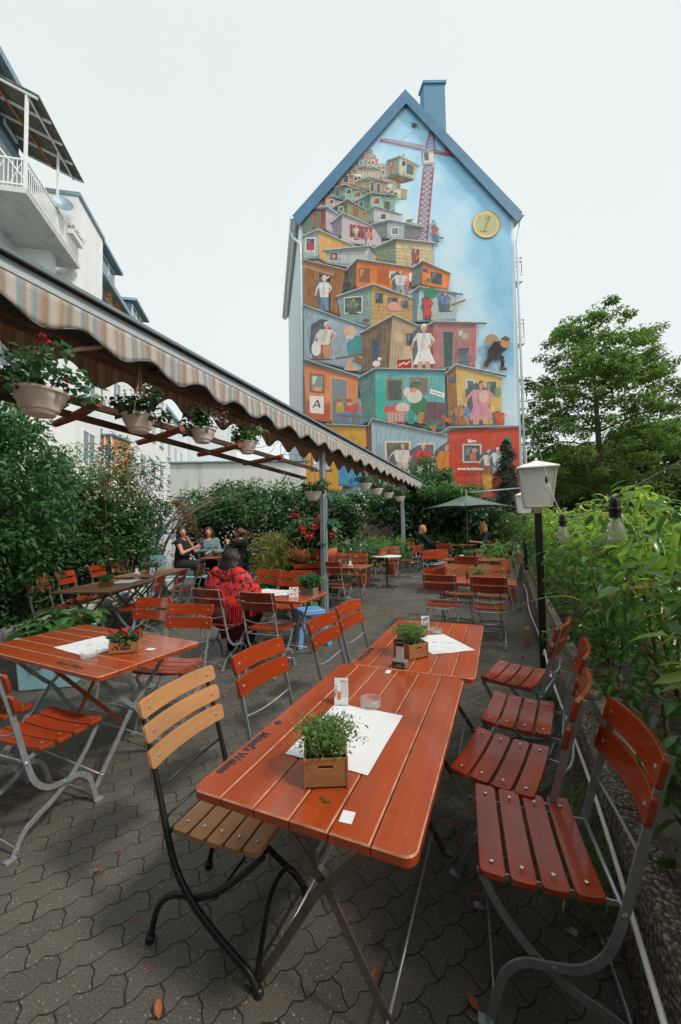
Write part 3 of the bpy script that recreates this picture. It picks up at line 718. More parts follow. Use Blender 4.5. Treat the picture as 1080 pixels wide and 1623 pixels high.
for k, (x, y, rz, lb) in enumerate([(-3.95, 5.45, .03, 'red folding chair at the near end of the long brown table, back against the hedge'),
        (-4.02, 6.10, .03, 'second red folding chair along the hedge side of the long brown table'),
        (-3.98, 6.82, .0, 'third red folding chair along the hedge side, behind the green herb box'),
        (-3.95, 7.38, .0, 'farthest red folding chair along the hedge side of the long brown table')]):
    put(chair_red, False, x, y, rz, lb, g4)
for k, (x, y, rz, lb) in enumerate([(-2.86, 5.42, PI + .12, 'red folding chair tucked under the near end of the brown table, seen from behind'),
        (-2.80, 6.05, PI + .08, 'middle of the three red folding chairs tucked under the right side of the brown table'),
        (-2.74, 6.70, PI + .1, 'last red folding chair right of the brown table, by the blue bench leg')]):
    put(chair_red, False, x, y, rz, lb, g4)
g5 = 'red folding chairs at the table of the woman in red'
putG(chair_red, -3.05, 3.69, .02, 1, 'red folding chair on which the woman in the flowered red shawl sits', g5)
putG(chair_red, -2.42, 3.70, -.05, 1, 'empty red folding chair right of the woman in the red shawl, seen from behind', g5)
putG(chair_red, -3.32, 4.72, .05, -1, 'red folding chair across from the woman in the red shawl, left of two overlapping backs', g5)
putG(chair_red, -2.83, 4.60, .10, -1, 'red folding chair across the same table, right of two overlapping backs, near the steel post', g5)
g6 = 'chairs at the small table behind the steel post'
putG(chair_red, -2.80, 6.47, .04, 1, 'red folding chair just right of the near steel post, seen from behind', g6)
putG(chair_red, -2.92, 7.62, .12, -1, 'red folding chair facing us behind the herb pots right of the near steel post', g6)
putG(chair_red, -3.42, 7.62, 0, -1, 'red folding chair behind the steel post, partly hidden by geranium leaves', g6)
g7 = 'chairs at the white bistro table'
putG(chair_red, -2.78, 9.72, .05, -1, 'folding chair behind the white round bistro table, facing us', g7)
putG(chair_red, -2.45, 10.45, -1, .38, 'side-on folding chair by the far steel post, facing left to the bistro table', g7)
putG(chair_red, -2.35, 11.55, 1, -.38, 'side-on folding chair right of the far steel post, facing right', g7)
g8 = 'chairs at the table across the far end'
putG(chair_red, -.80, 5.47, .02, 1, 'dark red folding chair seen from behind, left of the pair facing the middle table', g8)
putG(chair_red, -.21, 5.47, 0, 1, 'dark red folding chair seen from behind, right of the pair facing the middle table', g8)
chair_or = make_chair('folding_chair', 'orange wooden folding chair facing us behind the middle table, left one', 'orangewood')
putG(chair_or, -.68, 6.15, 0, -1, chair_or['label'], g8, True)
putG(chair_or, -.21, 6.17, 0, -1, 'orange wooden folding chair facing us behind the middle table, right one', g8)
putG(chair_red, -.68, 7.98, .03, 1, 'dark folding chair seen from behind at the table near the parasol', g8)
putG(chair_or, -.05, 8.55, -1, -.1, 'orange folding chair at the right end of the table near the parasol', g8)
putG(chair_red, -1.55, 11.2, 0, 1, 'dark red chair backs in front of the blonde woman on the left under the parasol', g8)
# folded chairs leaning in a row
fold = empty('folded_chair', (0, 0, 0), 0, 'x', 'chair')
b = MB()
for z0 in (.70, .80): b.box((0, 0, z0 + .04), (.016, .42, .085), None, .004)
b.build('backrest', 'chairwood', fold)
b = MB()
for k in range(4): b.box((.022, 0, .18 + k * .09), (.014, .40, .072), None, .004)
b.build('seat', 'chairwood', fold)
for sy in (-1, 1):
    MB().bar((-.01, sy * .18, .0), (-.012, sy * .18, .88), .024, .007, (1, 0, 0)).build('leg', 'steel', fold)
    MB().bar((.016, sy * .165, .0), (.012, sy * .165, .50), .022, .007, (1, 0, 0)).build('leg', 'steel', fold)
for z0 in (.05, .58): MB().tube([(-.01, -.18, z0), (-.01, .18, z0)], .006, 6).build('stretcher', 'steel', fold, True)
gst = 'folded chairs stacked in a leaning row'
names = ['nearest', 'second', 'third', 'fourth']
for k in range(4):
    v = G(-1.52 + .03 * k, 8.75 + .17 * k)
    lb = '%s folded red chair of the leaning row left of the orange chairs' % names[k]
    o = fold if k == 0 else dup(fold, v); o.location = v; o.rotation_euler = (0, R(-9), ang(.25, -1)); o['label'] = lb; o['group'] = gst
    if k == 0: pass
o = dup(fold, G(.16, 7.35)); o.rotation_euler = (0, R(12), ang(-1, .3)); o['label'] = 'folded chair leaning on the planter wall behind the middle table'; o['group'] = gst
o = dup(fold, G(.16, 7.6)); o.rotation_euler = (0, R(14), ang(-1, .45)); o['label'] = 'folded chair leaning on the planter wall, behind another folded one'; o['group'] = gst

# ------------------------------------------------------------------ tables
def rounded(x0, x1, y0, y1, corners, r=.035, n=5):
    pts = []
    for cx, cy, a0, on in ((x1, y1, 0, corners[0]), (x0, y1, 90, corners[1]), (x0, y0, 180, corners[2]), (x1, y0, 270, corners[3])):
        sx = -1 if cx == x1 else 1; sy = -1 if cy == y1 else 1
        if on:
            for k in range(n + 1):
                a = R(a0 + 90 * k / n); pts.append((cx + sx * r + r * math.cos(a), cy + sy * r + r * math.sin(a)))
        else: pts.append((cx, cy))
    return pts
def plank(b, x0, x1, y0, y1, z1, th, corners, bev=.004):
    P = rounded(x0, x1, y0, y1, corners); n = len(P); cx, cy = (x0 + x1) / 2, (y0 + y1) / 2
    Q = []
    for i in range(n):
        a = Vector(P[i - 1]); c = Vector(P[i]); d = Vector(P[(i + 1) % n]); e1 = (c - a).normalized(); e2 = (d - c).normalized()
        nn = Vector((-(e1.y + e2.y), e1.x + e2.x)); nn = nn.normalized() * bev / max(.5, math.cos(e1.angle(e2) / 2)); Q.append((c.x + nn.x, c.y + nn.y))
    vs = [(x, y, z1) for x, y in Q] + [(x, y, z1 - bev) for x, y in P] + [(x, y, z1 - th) for x, y in P]
    b.mat(0).add(vs, [tuple(range(n)), tuple(range(3 * n - 1, 2 * n - 1, -1))] + [(n + k, n + (k + 1) % n, (k + 1) % n, k) for k in range(n)] + [(2 * n + k, 2 * n + (k + 1) % n, n + (k + 1) % n, n + k) for k in range(n)])
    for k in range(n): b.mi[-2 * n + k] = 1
def make_table(name, label, top='table', L=1.2, W=.70, np_=6, metal='darksteel', rust=False):
    t = empty(name, (0, 0, 0), 0, label, 'table'); H = .745; th = .026; w = W / np_
    b = MB()
    for i in range(np_):
        y0 = -W / 2 + i * w + .0022; y1 = -W / 2 + (i + 1) * w - .0022; c = [0, 0, 0, 0]
        if i == 0: c = [0, 0, 1, 1]
        if i == np_ - 1: c = [1, 1, 0, 0]
        plank(b, -L / 2, L / 2, y0, y1, H, th, c)
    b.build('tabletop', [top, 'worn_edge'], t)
    m = MB()
    for sx in (-1, 1): m.bar((sx * (L / 2 - .2), -W / 2 + .04, H - th - .009), (sx * (L / 2 - .2), W / 2 - .04, H - th - .009), .03, .016, (1, 0, 0))
    for sy in (-1, 1): m.bar((-L / 2 + .2, sy * .24, H - th - .022), (L / 2 - .2, sy * .24, H - th - .022), .02, .008)
    m.build('under_frame', metal, t)
    for sx in (-1, 1):
        x = sx * (L / 2 - .2)
        for sy, dx in ((-1, 0), (1, -sx * .012)):
            P = [(sy * .26, .70), (sy * .16, .57), (sy * .03, .43), (-sy * .02, .38), (-sy * .17, .14), (-sy * .255, .012)]
            MB().ribbon([(p.x, p.y) for p in bez(P, 3)], .028, .007, 0, Matrix.Translation((x + dx, 0, 0)) @ Matrix.Rotation(R(90), 4, 'Z')).box((x + dx, -sy * .268, .005), (.028, .05, .008)).bolt((x + dx, -sy * .272, .009), (0, 0, 1), .006, .004).build('leg', metal, t, 35)
    for sy in (-1, 1):
        MB().tube([(-L / 2 + .2, sy * .205, .085), (L / 2 - .2, sy * .205, .085)], .0055, 6).build('stretcher', 'steel', t, True)
        MB().tube([(-L / 2 + .2, sy * .13, .53), (0, sy * .2, .69)], .005, 6).build('stretcher', 'steel', t, True)
    if rust:
        MB().bar((-.1, -.24, .69), (.05, .22, .12), .026, .008).build('brace', 'rust', t); MB().bar((-.1, .24, .69), (.05, -.22, .12), .026, .008).build('brace', 'rust', t)
    return t
def putT(o, l, al, dl, dal, dz=0):
    o.location = G(l, al, dz); o.rotation_euler = (0, 0, ang(dl, dal)); return o
T1 = make_table('folding_table', 'long red varnished slatted table nearest the camera, with herb crate, paper and ashtray', L=1.195)
T1['group'] = 'folding garden tables'; putT(T1, -.568, 1.542, 0, 1)
def copyT(src, l, al, dl, dal, label, dz=0):
    v = G(l, al, dz); return dup(src, v, ang(dl, dal), label, 'folding garden tables')
T2 = copyT(T1, -.522, 2.748, -.012, 1, 'second red varnished table behind the nearest one, with orange crate and black card holder')
T3 = make_table('folding_table', 'red slatted table on the left set crosswise, carrying the Coffee flower box', L=1.36, W=.74, np_=6, metal='steel', rust=True)
T3['group'] = 'folding garden tables'; putT(T3, -2.735, 1.86, 1, -.05)
T4 = make_table('folding_table', 'brown worn wooden table, near half of the long row by the hedge', 'brown_table', L=1.27, W=.80, np_=8)
T4['group'] = 'folding garden tables'; v = Wp(-3.33, 5.58); T4.location = v; T4.rotation_euler = (0, 0, R(89))
T4b = dup(T4, Wp(-3.30, 6.87), R(89), 'brown worn wooden table, far half of the long row by the hedge')
T5 = copyT(T1, -2.62, 4.02, 1, .02, 'red table before the woman in the red shawl, with papers and leafy planter')
T6 = copyT(T1, -2.95, 6.82, 1, 0, 'dark red table directly behind the near steel post, with white napkins')
T8 = copyT(T1, -.48, 5.82, 1, 0, 'dark red table between two dark and two orange chairs, with herb box')
T9 = copyT(T1, -.62, 8.65, 1, 0, 'dark red table near the parasol with herb pots and menus')
T10 = dup(T4, Wp(3.55, 12.45), R(5), 'dark table under the green parasol between the two blonde women')
# small red table of the three women
rt_ = empty('garden_table', Wp(-2.72, 8.75, .07), .1, 'small dark red table of the three women by the hedge', 'table')
b = MB()
for k in range(5): plank(b, -.36, .36, -.34 + k * .136 + .002, -.34 + (k + 1) * .136 - .002, .75, .025, [0, 0, 0, 0])
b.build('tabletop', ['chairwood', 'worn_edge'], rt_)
for sx in (-1, 1):
    for sy in (-1, 1): MB().bar((sx * .3, sy * .27, 0), (sx * .28, sy * .26, .725), .03, .03, (1, 0, 0)).build('leg', 'darksteel', rt_)
# bistro table
bt = empty('bistro_table', G(-2.58, 8.82), 0, 'white round bistro table on a black cast iron foot', 'table')
MB().lathe([(.0, .722), (.335, .722), (.345, .728), (.345, .742), (.338, .746), (0, .746)], 32).build('tabletop', 'whitemetal', bt, 35)
MB().lathe([(.05, .03), (.03, .05), (.022, .09), (.02, .35), (.026, .38), (.02, .41), (.02, .70), (.05, .721)], 12).build('pedestal', 'black', bt, 35)
b = MB()
for k in range(4):
    a = k * PI / 2 + .4; b.tube([(p.x * math.cos(a), p.x * math.sin(a), p.y) for p in bez([(.02, .07), (.1, .045), (.2, .03), (.28, .014)], 3)], [.018] * 4 + [.014] * 3 + [.012] * 3, 6)
b.build('foot', 'black', bt, True)

# burnt-in lettering on the table plank edges, as in the place
Mt = lambda x, y, rz: Matrix.Translation((x, y, .7458)) @ Matrix.Rotation(rz, 4, 'Z')
def lettering(tbl, x, y, rz, s=.045): text("Maisel's Weisse", s, Mt(x, y, rz), 'blueink', 'lettering', tbl, ext=.0003, bold=.0018, sx=.82)
lettering(T1, -.37, .315, PI, .052); MB().lathe([(0, .7457), (.016, .7457), (.016, .7462), (0, .7462)], 12, (-.15, .315, 0)).build('emblem', 'blueink', T1)
lettering(T2, -.40, .315, PI, .05); lettering(T3, .32, -.31, .0, .05)
def sticker(tbl, x, y, rz=0, w=.045, h=.036): MB().box((x, y, .7464), (w, h, .0012), Matrix.Translation((x, y, 0)) @ Matrix.Rotation(rz, 4, 'Z') @ Matrix.Translation((-x, -y, 0))).build('sticker', 'paper', tbl)
sticker(T1, -.53, -.145, .1); sticker(T1, .555, .05, .05, .05, .025); sticker(T3, .50, .10, .2, .06, .04)

# ------------------------------------------------------------------ unseen plain building added behind the camera to shade the terrace
b = MB(); q = [G(-9, -2.3), G(6, -2.3), G(6, -9), G(-9, -9)]; vs = [(v.x, v.y, z) for z in (0, 7.5) for v in q]
b.add(vs, [(0, 1, 5, 4), (1, 2, 6, 5), (2, 3, 7, 6), (3, 0, 4, 7), (4, 5, 6, 7)])
MT['shade_block'] = stucco('brown_shade_block_render', (.16, .12, .09), .3); tag(b.build('rear_shade_block', 'shade_block'), kind='structure')
b = MB(); b.box((29, 3, 8), (8, 30, 16)); tag(b.build('side_shade_block', 'shade_block'), kind='structure')  # unseen block added off to the right, cuts low sky light
# ------------------------------------------------------------------ mural house
MA = (-2.53542, 0.011233, -0.000105565, -3.12333e-07, -4.87609e-09, 7.55568e-09)
MZ = (14.8775, -0.000180978, -0.0115967, 1.00256e-08, 7.82526e-11, 3.21222e-07)
def mxz(X, Y):   # drawing units of the mural -> metres on the gable
    q = (1, X, Y, X * Y, X * X, Y * Y); return sum(a * b for a, b in zip(MA, q)), sum(a * b for a, b in zip(MZ, q))
FY = 18.0; SK = Vector((-.192, .981, 0))     # the flanks run back at this slant
house = empty('gabled_house', (3.4, FY, .25), 0, 'tall gabled house whose end wall carries the mural of stacked coloured huts', 'house')
hl = lambda x, z, d=0.0: (x + SK.x * d, FY + SK.y * d, z)
XL, XR, ZE, XP, ZP = -1.78, 8.55, 16.55, 3.43, 22.45
b = MB(); D = 8.6
out = [(XL, 0), (XR, 0), (XR, ZE), (XP, ZP), (XL, ZE)]
n = 5; vs = [hl(x, z) for x, z in out] + [hl(x, z, D) for x, z in out]
b.add(vs, [tuple(range(n)), tuple(range(2 * n - 1, n - 1, -1))] + [(k, n + k, n + (k + 1) % n, (k + 1) % n) for k in (0, 1, 4)])
house_loc = house.location.copy()
def hb(b, name, mats, parent=None, smooth=False):
    b.v = [(x - house_loc.x, y - house_loc.y, z - house_loc.z) for x, y, z in b.v]
    return b.build(name, mats, parent or house, smooth)
hb(b, 'wall', 'stucco_margin')
# roof slabs with blue verge
b = MB(); e = .42
for sg, x0 in ((-1, XL), (1, XR)):
    dx, dz = XP - x0, ZP - ZE; L = math.hypot(dx, dz); ux, uz = dx / L, dz / L
    a = (x0 - ux * .32 , ZE - uz * .32); c = (XP, ZP + .05)
    nx, nz = (-uz * (1 if sg < 0 else 1), ux) if sg < 0 else (uz, -ux) ; nx, nz = (-uz, ux) if sg < 0 else (uz * 1, -ux)
    if nz < 0: nx, nz = -nx, -nz
    q = [(a[0], a[1]), (c[0], c[1]), (c[0] + 0, c[1] + .33), (a[0] + nx * .26, a[1] + nz * .26)]
    vs = [hl(x, z, -.18) for x, z in q] + [hl(x, z, D + .2) for x, z in q]
    b.mat(1).add(vs, [(0, 1, 2, 3) if sg < 0 else (3, 2, 1, 0), (7, 6, 5, 4)]); b.mat(0).add(vs, [(1, 5, 6, 2), (2, 6, 7, 3)]); b.mat(2).add(vs, [(0, 4, 5, 1), (3, 7, 4, 0)])
rf = hb(b, 'roof', ['rooftile', 'bargeboard', 'stucco_white'])
b = MB()
for sg, x0 in ((-1, XL), (1, XR)):
    dx, dz = XP - x0, ZP - ZE; L = math.hypot(dx, dz); ux, uz = dx / L, dz / L
    a = (x0 - ux * .45, ZE - uz * .45 + .02); c = (XP, ZP + .1)
    w = .33; nx, nz = (uz, -abs(ux)); nx = abs(uz) * (1 if sg < 0 else -1)
    q = [a, c, (c[0], c[1] - w * 1.5), (a[0] + nx * w, a[1] - abs(ux) * w)]
    q2 = [(x, z + .12) if i < 2 else (x, z) for i, (x, z) in enumerate(q)]
    vs = [hl(x, z, -.24) for x, z in q2] + [hl(x, z, -.19) for x, z in q2]
    b.add(vs, [(0, 1, 2, 3), (7, 6, 5, 4), (0, 4, 5, 1), (2, 6, 7, 3), (3, 7, 4, 0)])
hb(b, 'verge_board', 'bargeboard')
b = MB(); vs = [hl(x, z, d) for d in (.9, 1.4) for x, z in ((4.80, 19), (5.88, 19), (5.88, 24.35), (4.80, 24.35))]
b.add(vs, [(0, 1, 2, 3), (7, 6, 5, 4), (0, 4, 5, 1), (1, 5, 6, 2), (2, 6, 7, 3), (3, 7, 4, 0)])
vs = [hl(x, z, d) for d in (.84, 1.46) for x, z in ((4.74, 24.35), (5.94, 24.35), (5.94, 24.5), (4.74, 24.5))]
b.add(vs, [(0, 1, 2, 3), (7, 6, 5, 4), (0, 4, 5, 1), (1, 5, 6, 2), (2, 6, 7, 3), (3, 7, 4, 0)])
hb(b, 'chimney', 'chimneyblue', None); bpy.data.objects['chimney'].parent = rf
# gutters and downpipes
for x0, sgn in ((XL, -1), (XR, 1)):
    MBg = MB().tube([hl(x0 + sgn * .36, ZE - .12, -.2), hl(x0 + sgn * .36, ZE - .12, D)], .085, 8); hb(MBg, 'gutter', 'gutterpale', None, True)
    xx = x0 + sgn * (-.02 if sgn > 0 else .0)
    P = [hl(x0 + sgn * .36, ZE - .2, .5 if sgn < 0 else .05), hl(x0 + sgn * .30, ZE - .6, .4 if sgn < 0 else .0), hl(x0 + .06, ZE - 1.35, -.09), hl(x0 + .06, ZE - 1.8, -.09), hl(x0 + .06, .3, -.09)]
    hb(MB().tube(P, .055, 8), 'downpipe', 'gutterpale', None, True)
b = MB()
# soffit + balconies on the right flank
for zf in (14.15, 10.95, 7.70, 4.5):
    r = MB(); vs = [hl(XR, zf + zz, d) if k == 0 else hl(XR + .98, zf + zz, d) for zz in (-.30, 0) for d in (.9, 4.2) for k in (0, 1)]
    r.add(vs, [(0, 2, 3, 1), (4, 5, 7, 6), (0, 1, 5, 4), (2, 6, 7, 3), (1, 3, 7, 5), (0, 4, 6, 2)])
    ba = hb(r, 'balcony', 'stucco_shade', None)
    q = MB()
    for k in range(9):
        p = hl(XR + .95 - .86 * k / 8, zf, .95); q.bar(p, (p[0], p[1], zf + .98), .022, .022)
    for k in range(20):
        p = hl(XR + .95, zf, .95 + 3.2 * k / 19); q.bar(p, (p[0], p[1], zf + .98), .022, .022)
    for zz in (.98, .80, .1):
        q.bar(hl(XR + .05, zf + zz, .95), hl(XR + .97, zf + zz, .95), .05, .04); q.bar(hl(XR + .95, zf + zz, .95), hl(XR + .95, zf + zz, 4.2), .05, .04)
    hb(q, 'railing', 'whitemetal', ba)
r = MB()
vs = [hl(x, z, d) for d in (4.4, 7.6) for x, z in ((XR, .3), (XR + .5, .3), (XR + .5, 16.3), (XR, 16.3))]
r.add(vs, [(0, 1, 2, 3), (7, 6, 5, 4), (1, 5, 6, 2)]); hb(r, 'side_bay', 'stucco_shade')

# ------------------------------------------------------------------ the mural (flat paint on the gable)
class Mural:
    def __init__(s): s.v = []; s.f = []; s.c = []; s.k = 0
    def poly(s, pts, col, step=True):
        if step: s.k += 1
        y = -.012 - .00008 * s.k; o = len(s.v)
        for X, Y in pts:
            x, z = mxz(X, Y); s.v.append((x, FY + y, z))
        s.f.append(tuple(range(o, o + len(pts)))); s.c.append(col)
    def line(s, a, b, w, col, step=True):
        dx, dy = b[0] - a[0], b[1] - a[1]; L = math.hypot(dx, dy) + 1e-6; nx, ny = -dy / L * w / 2, dx / L * w / 2
        s.poly([(a[0] + nx, a[1] + ny), (b[0] + nx, b[1] + ny), (b[0] - nx, b[1] - ny), (a[0] - nx, a[1] - ny)], col, step)
    def ell(s, x, y, rx, ry, col, n=14, rot=0, step=True):
        c, q = math.cos(rot), math.sin(rot)
        s.poly([(x + rx * math.cos(2 * PI * k / n) * c - ry * math.sin(2 * PI * k / n) * q, y + rx * math.cos(2 * PI * k / n) * q + ry * math.sin(2 * PI * k / n) * c) for k in range(n)], col, step)
    def planks(s, q, n, col, w=1.5, vert=True):
        """plank joints across the quad q=(tl,tr,br,bl)"""
        tl, tr, br, bl = q; s.k += 1; lp = lambda a, b, t: (a[0] + (b[0] - a[0]) * t, a[1] + (b[1] - a[1]) * t)
        for i in range(1, n):
            t = i / n + random.uniform(-.15, .15) / n
            if vert: s.line(lp(tl, tr, t), lp(bl, br, t), w, col)
            else: s.line(lp(tl, bl, t), lp(tr, br, t), w, col)
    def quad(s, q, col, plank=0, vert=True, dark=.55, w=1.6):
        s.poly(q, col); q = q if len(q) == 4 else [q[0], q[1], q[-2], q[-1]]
        for i in range(7):   # brush patches inside
            a = random.random() * .8; e = a + random.uniform(.08, .2); c0 = random.uniform(.0, .75); c1 = c0 + random.uniform(.1, .3)
            tl, tr, br, bl = q; P = lambda u, v: ((tl[0] * (1 - u) + tr[0] * u) * (1 - v) + (bl[0] * (1 - u) + br[0] * u) * v, (tl[1] * (1 - u) + tr[1] * u) * (1 - v) + (bl[1] * (1 - u) + br[1] * u) * v)
            k = random.uniform(.72, 1.22); s.poly([P(a, c0), P(e, c0), P(e, min(1, c1)), P(a, min(1, c1))], tuple(min(1, x * k) for x in col))
        tl, tr, br, bl = q; h_ = max(8, abs(bl[1] - tl[1])); e = 7 / h_; Lp_ = lambda a, b, t: (a[0] + (b[0] - a[0]) * t, a[1] + (b[1] - a[1]) * t); dk = lambda k: tuple(x * k for x in col)
        for i in range(int(6 + abs(tr[0] - tl[0]) / 7)):
            u = random.random(); t0 = random.random() * .8; t1 = t0 + random.uniform(.08, .3); a = Lp_(tl, tr, u); c_ = Lp_(bl, br, u + random.uniform(-.02, .02)); s.line(Lp_(a, c_, t0), Lp_(a, c_, min(1, t1)), random.uniform(.8, 3.2), tuple(min(1, x * random.choice((.55, .7, .8, 1.25, 1.4))) for x in col))
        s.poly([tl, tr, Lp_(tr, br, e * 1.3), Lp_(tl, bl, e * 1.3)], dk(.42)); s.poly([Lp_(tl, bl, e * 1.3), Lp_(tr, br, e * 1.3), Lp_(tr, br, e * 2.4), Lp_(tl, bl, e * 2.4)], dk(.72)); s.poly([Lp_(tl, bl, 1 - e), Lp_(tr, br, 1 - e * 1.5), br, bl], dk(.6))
        if plank: s.planks(q, plank, tuple(x * dark for x in col), w, vert)
    def window(s, x, y, w, h, frame=(.55, .52, .45), pane=(.05, .08, .10), f=3, sh=0):
        s.poly([(x - f, y - f), (x + w + f, y - f + sh), (x + w + f, y + h + f + sh), (x - f, y + h + f)], frame)
        s.poly([(x, y), (x + w, y + sh), (x + w, y + h + sh), (x, y + h)], pane)
        s.poly([(x + w * .1, y + h * .1), (x + w * .5, y + h * .1), (x + w * .25, y + h * .6), (x + w * .1, y + h * .6)], tuple(min(1, c * 2.2 + .03) for c in pane))
    def roof(s, pts, col=(.10, .14, .17), w=6, lip=(.55, .58, .58)):
        s.k += 1
        for a, b in zip(pts, pts[1:]): s.line(a, b, w, col)
        s.k += 1
        for a, b in zip(pts, pts[1:]): s.line((a[0], a[1] - w * .45), (b[0], b[1] - w * .45), w * .3, lip)
    def fig(s, x, y, h, top, bot, skin=(.58, .33, .22), hair=(.25, .13, .06), lean=0, fat=1.0, skirt=False, sit=False, arm=1):
        """small standing person painted on the wall: feet at (x,y), height h"""
        H = h; w = H * .13 * fat; sx = x + lean * H; sy = y - H * .80; hx = x + lean * H * .45; hy = y - H * .45
        dk = lambda c, k=.6: tuple(v * k for v in c)
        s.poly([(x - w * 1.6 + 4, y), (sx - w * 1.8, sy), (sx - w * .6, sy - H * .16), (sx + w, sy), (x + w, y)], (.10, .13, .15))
        if skirt: s.poly([(hx - w * .8, hy), (hx + w * .8, hy), (x + w * 1.7, y - H * .14), (x - w * 1.6, y - H * .12)], bot)
        for d in (-1, 1):
            lx = x + d * w * .65
            s.poly([(hx + d * w * .15 - w * .45, hy), (hx + d * w * .15 + w * .45, hy), (lx + w * .32, y - 2), (lx - w * .32, y - 2)], skin if skirt else (bot if d > 0 else dk(bot, .8)))
            s.poly([(lx - w * .4, y - H * .03), (lx + w * .9, y - H * .02), (lx + w * .9, y + 1), (lx - w * .4, y + 1)], (.07, .05, .04))
        if skirt: s.poly([(hx - w * .8, hy), (hx + w * .8, hy), (x + w * 1.5, y - H * .2), (x - w * 1.4, y - H * .18)], bot)
        s.poly([(sx - w, sy), (sx + w, sy), (hx + w * 1.02, (sy + hy) / 2), (hx + w * .85, hy + H * .05), (hx - w * .85, hy + H * .05), (hx - w * 1.02, (sy + hy) / 2)], top)
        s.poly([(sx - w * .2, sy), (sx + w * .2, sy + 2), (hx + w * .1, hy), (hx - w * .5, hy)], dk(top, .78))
        for d in (-1, 1):
            ex, ey = sx + d * w * 1.5, sy + H * .17; wx, wy = sx + d * w * (.7 if d * arm > 0 else 1.8), sy + H * (.30 if d > 0 else .33)
            s.line((sx + d * w * .85, sy + H * .03), (ex, ey), H * .055, dk(top, .9), True); s.line((ex, ey), (wx, wy), H * .045, skin, True); s.ell(wx, wy, H * .03, H * .03, skin)
        for i in range(9): u = random.uniform(-.8, .8); v = random.uniform(0, .28) * H; s.line((sx + u * w, sy + v), (sx + u * w + random.uniform(-.3, .3) * w, sy + v + random.uniform(.04, .1) * H), H * random.uniform(.006, .018), tuple(min(1, c * random.choice((.55, .7, 1.3))) for c in (top if v < H * .3 else bot)))
        if skirt:
            for i in range(6): u = random.uniform(-1, 1); s.line((hx + u * w * .6, hy), (x + u * w * 1.3, y - H * .2), H * .012, tuple(min(1, c * random.choice((.6, .75, 1.2))) for c in bot))
        s.line((sx, sy + 1), (sx, sy - H * .06), H * .05, skin, True); s.ell(sx + 1, sy - H * .11, H * .062, H * .082, skin)
        s.poly([(sx - H * .065, sy - H * .12), (sx - H * .05, sy - H * .19), (sx + H * .02, sy - H * .21), (sx + H * .07, sy - H * .16), (sx + H * .02, sy - H * .155), (sx - H * .03, sy - H * .13), (sx - H * .05, sy - H * .06)], hair)
        s.ell(sx + H * .035, sy - H * .115, H * .009, H * .009, (.04, .02, .02), 6); s.line((sx + H * .015, sy - H * .075), (sx + H * .05, sy - H * .078), H * .012, (.35, .08, .07), True)
MU = Mural(); q_ = MU
# painted sky ground of the gable
b = MB(); pts = [(84, 1075), (84, -180), (520, -640), (980, -195), (972, -165), (1000, 1075)]
vs = [(mxz(*p)[0], FY - .008, mxz(*p)[1]) for p in pts]; b.add(vs, [tuple(range(len(vs) - 1, -1, -1))])
hb(b, 'painted_sky', 'muralsky')
ya = lambda y: y - 756
# far tiny huts of the pile
random.seed(3)
pal = [(.34, .34, .26), (.42, .36, .26), (.28, .36, .34), (.46, .34, .24), (.36, .28, .22), (.50, .48, .40), (.30, .40, .38)]
for row in range(9):
    yb = ya(318 + row * 21); wd = 22 + row * 5.2; x0 = 355 - row * 25; x1 = 378 + row * 9.5; x = x0
    while x < x1:
        w = wd * random.uniform(.75, 1.2); h_ = 20 + row * 3 + random.uniform(-4, 4); c = random.choice(pal); c = tuple(min(1, v * random.uniform(.9, 1.5)) for v in c); dy = random.uniform(-4, 4)
        q_.poly([(x, yb + dy), (x + w, yb + dy - 2), (x + w, yb + dy + h_), (x, yb + dy + h_)], c); q_.poly([(x + w, yb + dy - 2), (x + w * 1.35, yb + dy + 5), (x + w * 1.35, yb + dy + h_), (x + w, yb + dy + h_)], tuple(v * .6 for v in c))
        q_.roof([(x - 2, yb + dy + 1), (x + w, yb + dy - 3), (x + w * 1.4, yb + dy + 5)], (.15, .17, .17), 2 + row * .25)
        for i in range(2): q_.poly([(x + w * (.18 + i * .42), yb + dy + h_ * .35), (x + w * (.38 + i * .42), yb + dy + h_ * .35), (x + w * (.38 + i * .42), yb + dy + h_ * .75), (x + w * (.18 + i * .42), yb + dy + h_ * .75)], (.08, .10, .10), i == 0)
        x += w * random.uniform(1.1, 1.4)
# hut left of the crane hanging in the air
q_.quad([(443, ya(366)), (495, ya(348)), (493, ya(430)), (440, ya(440))], (.20, .30, .25), 6); q_.quad([(495, ya(348)), (577, ya(387)), (556, ya(447)), (493, ya(430))], (.50, .50, .40), 8)
q_.poly([(440, ya(440)), (493, ya(430)), (556, ya(447)), (505, ya(461))], (.14, .09, .05)); q_.roof([(440, ya(366)), (497, ya(345)), (580, ya(388))], (.30, .36, .36), 6)
q_.poly([(527, ya(378)), (556, ya(388)), (552, ya(430)), (524, ya(420))], (.10, .14, .16)); q_.window(505, ya(368), 16, 20, (.5, .5, .45)); q_.window(456, ya(375), 16, 28, (.45, .18, .15), (.30, .10, .09))
q_.fig(464, ya(428), 34, (.60, .15, .15), (.4, .3, .3)); q_.line((512, ya(346)), (512, ya(338)), 4, (.1, .1, .1), True)
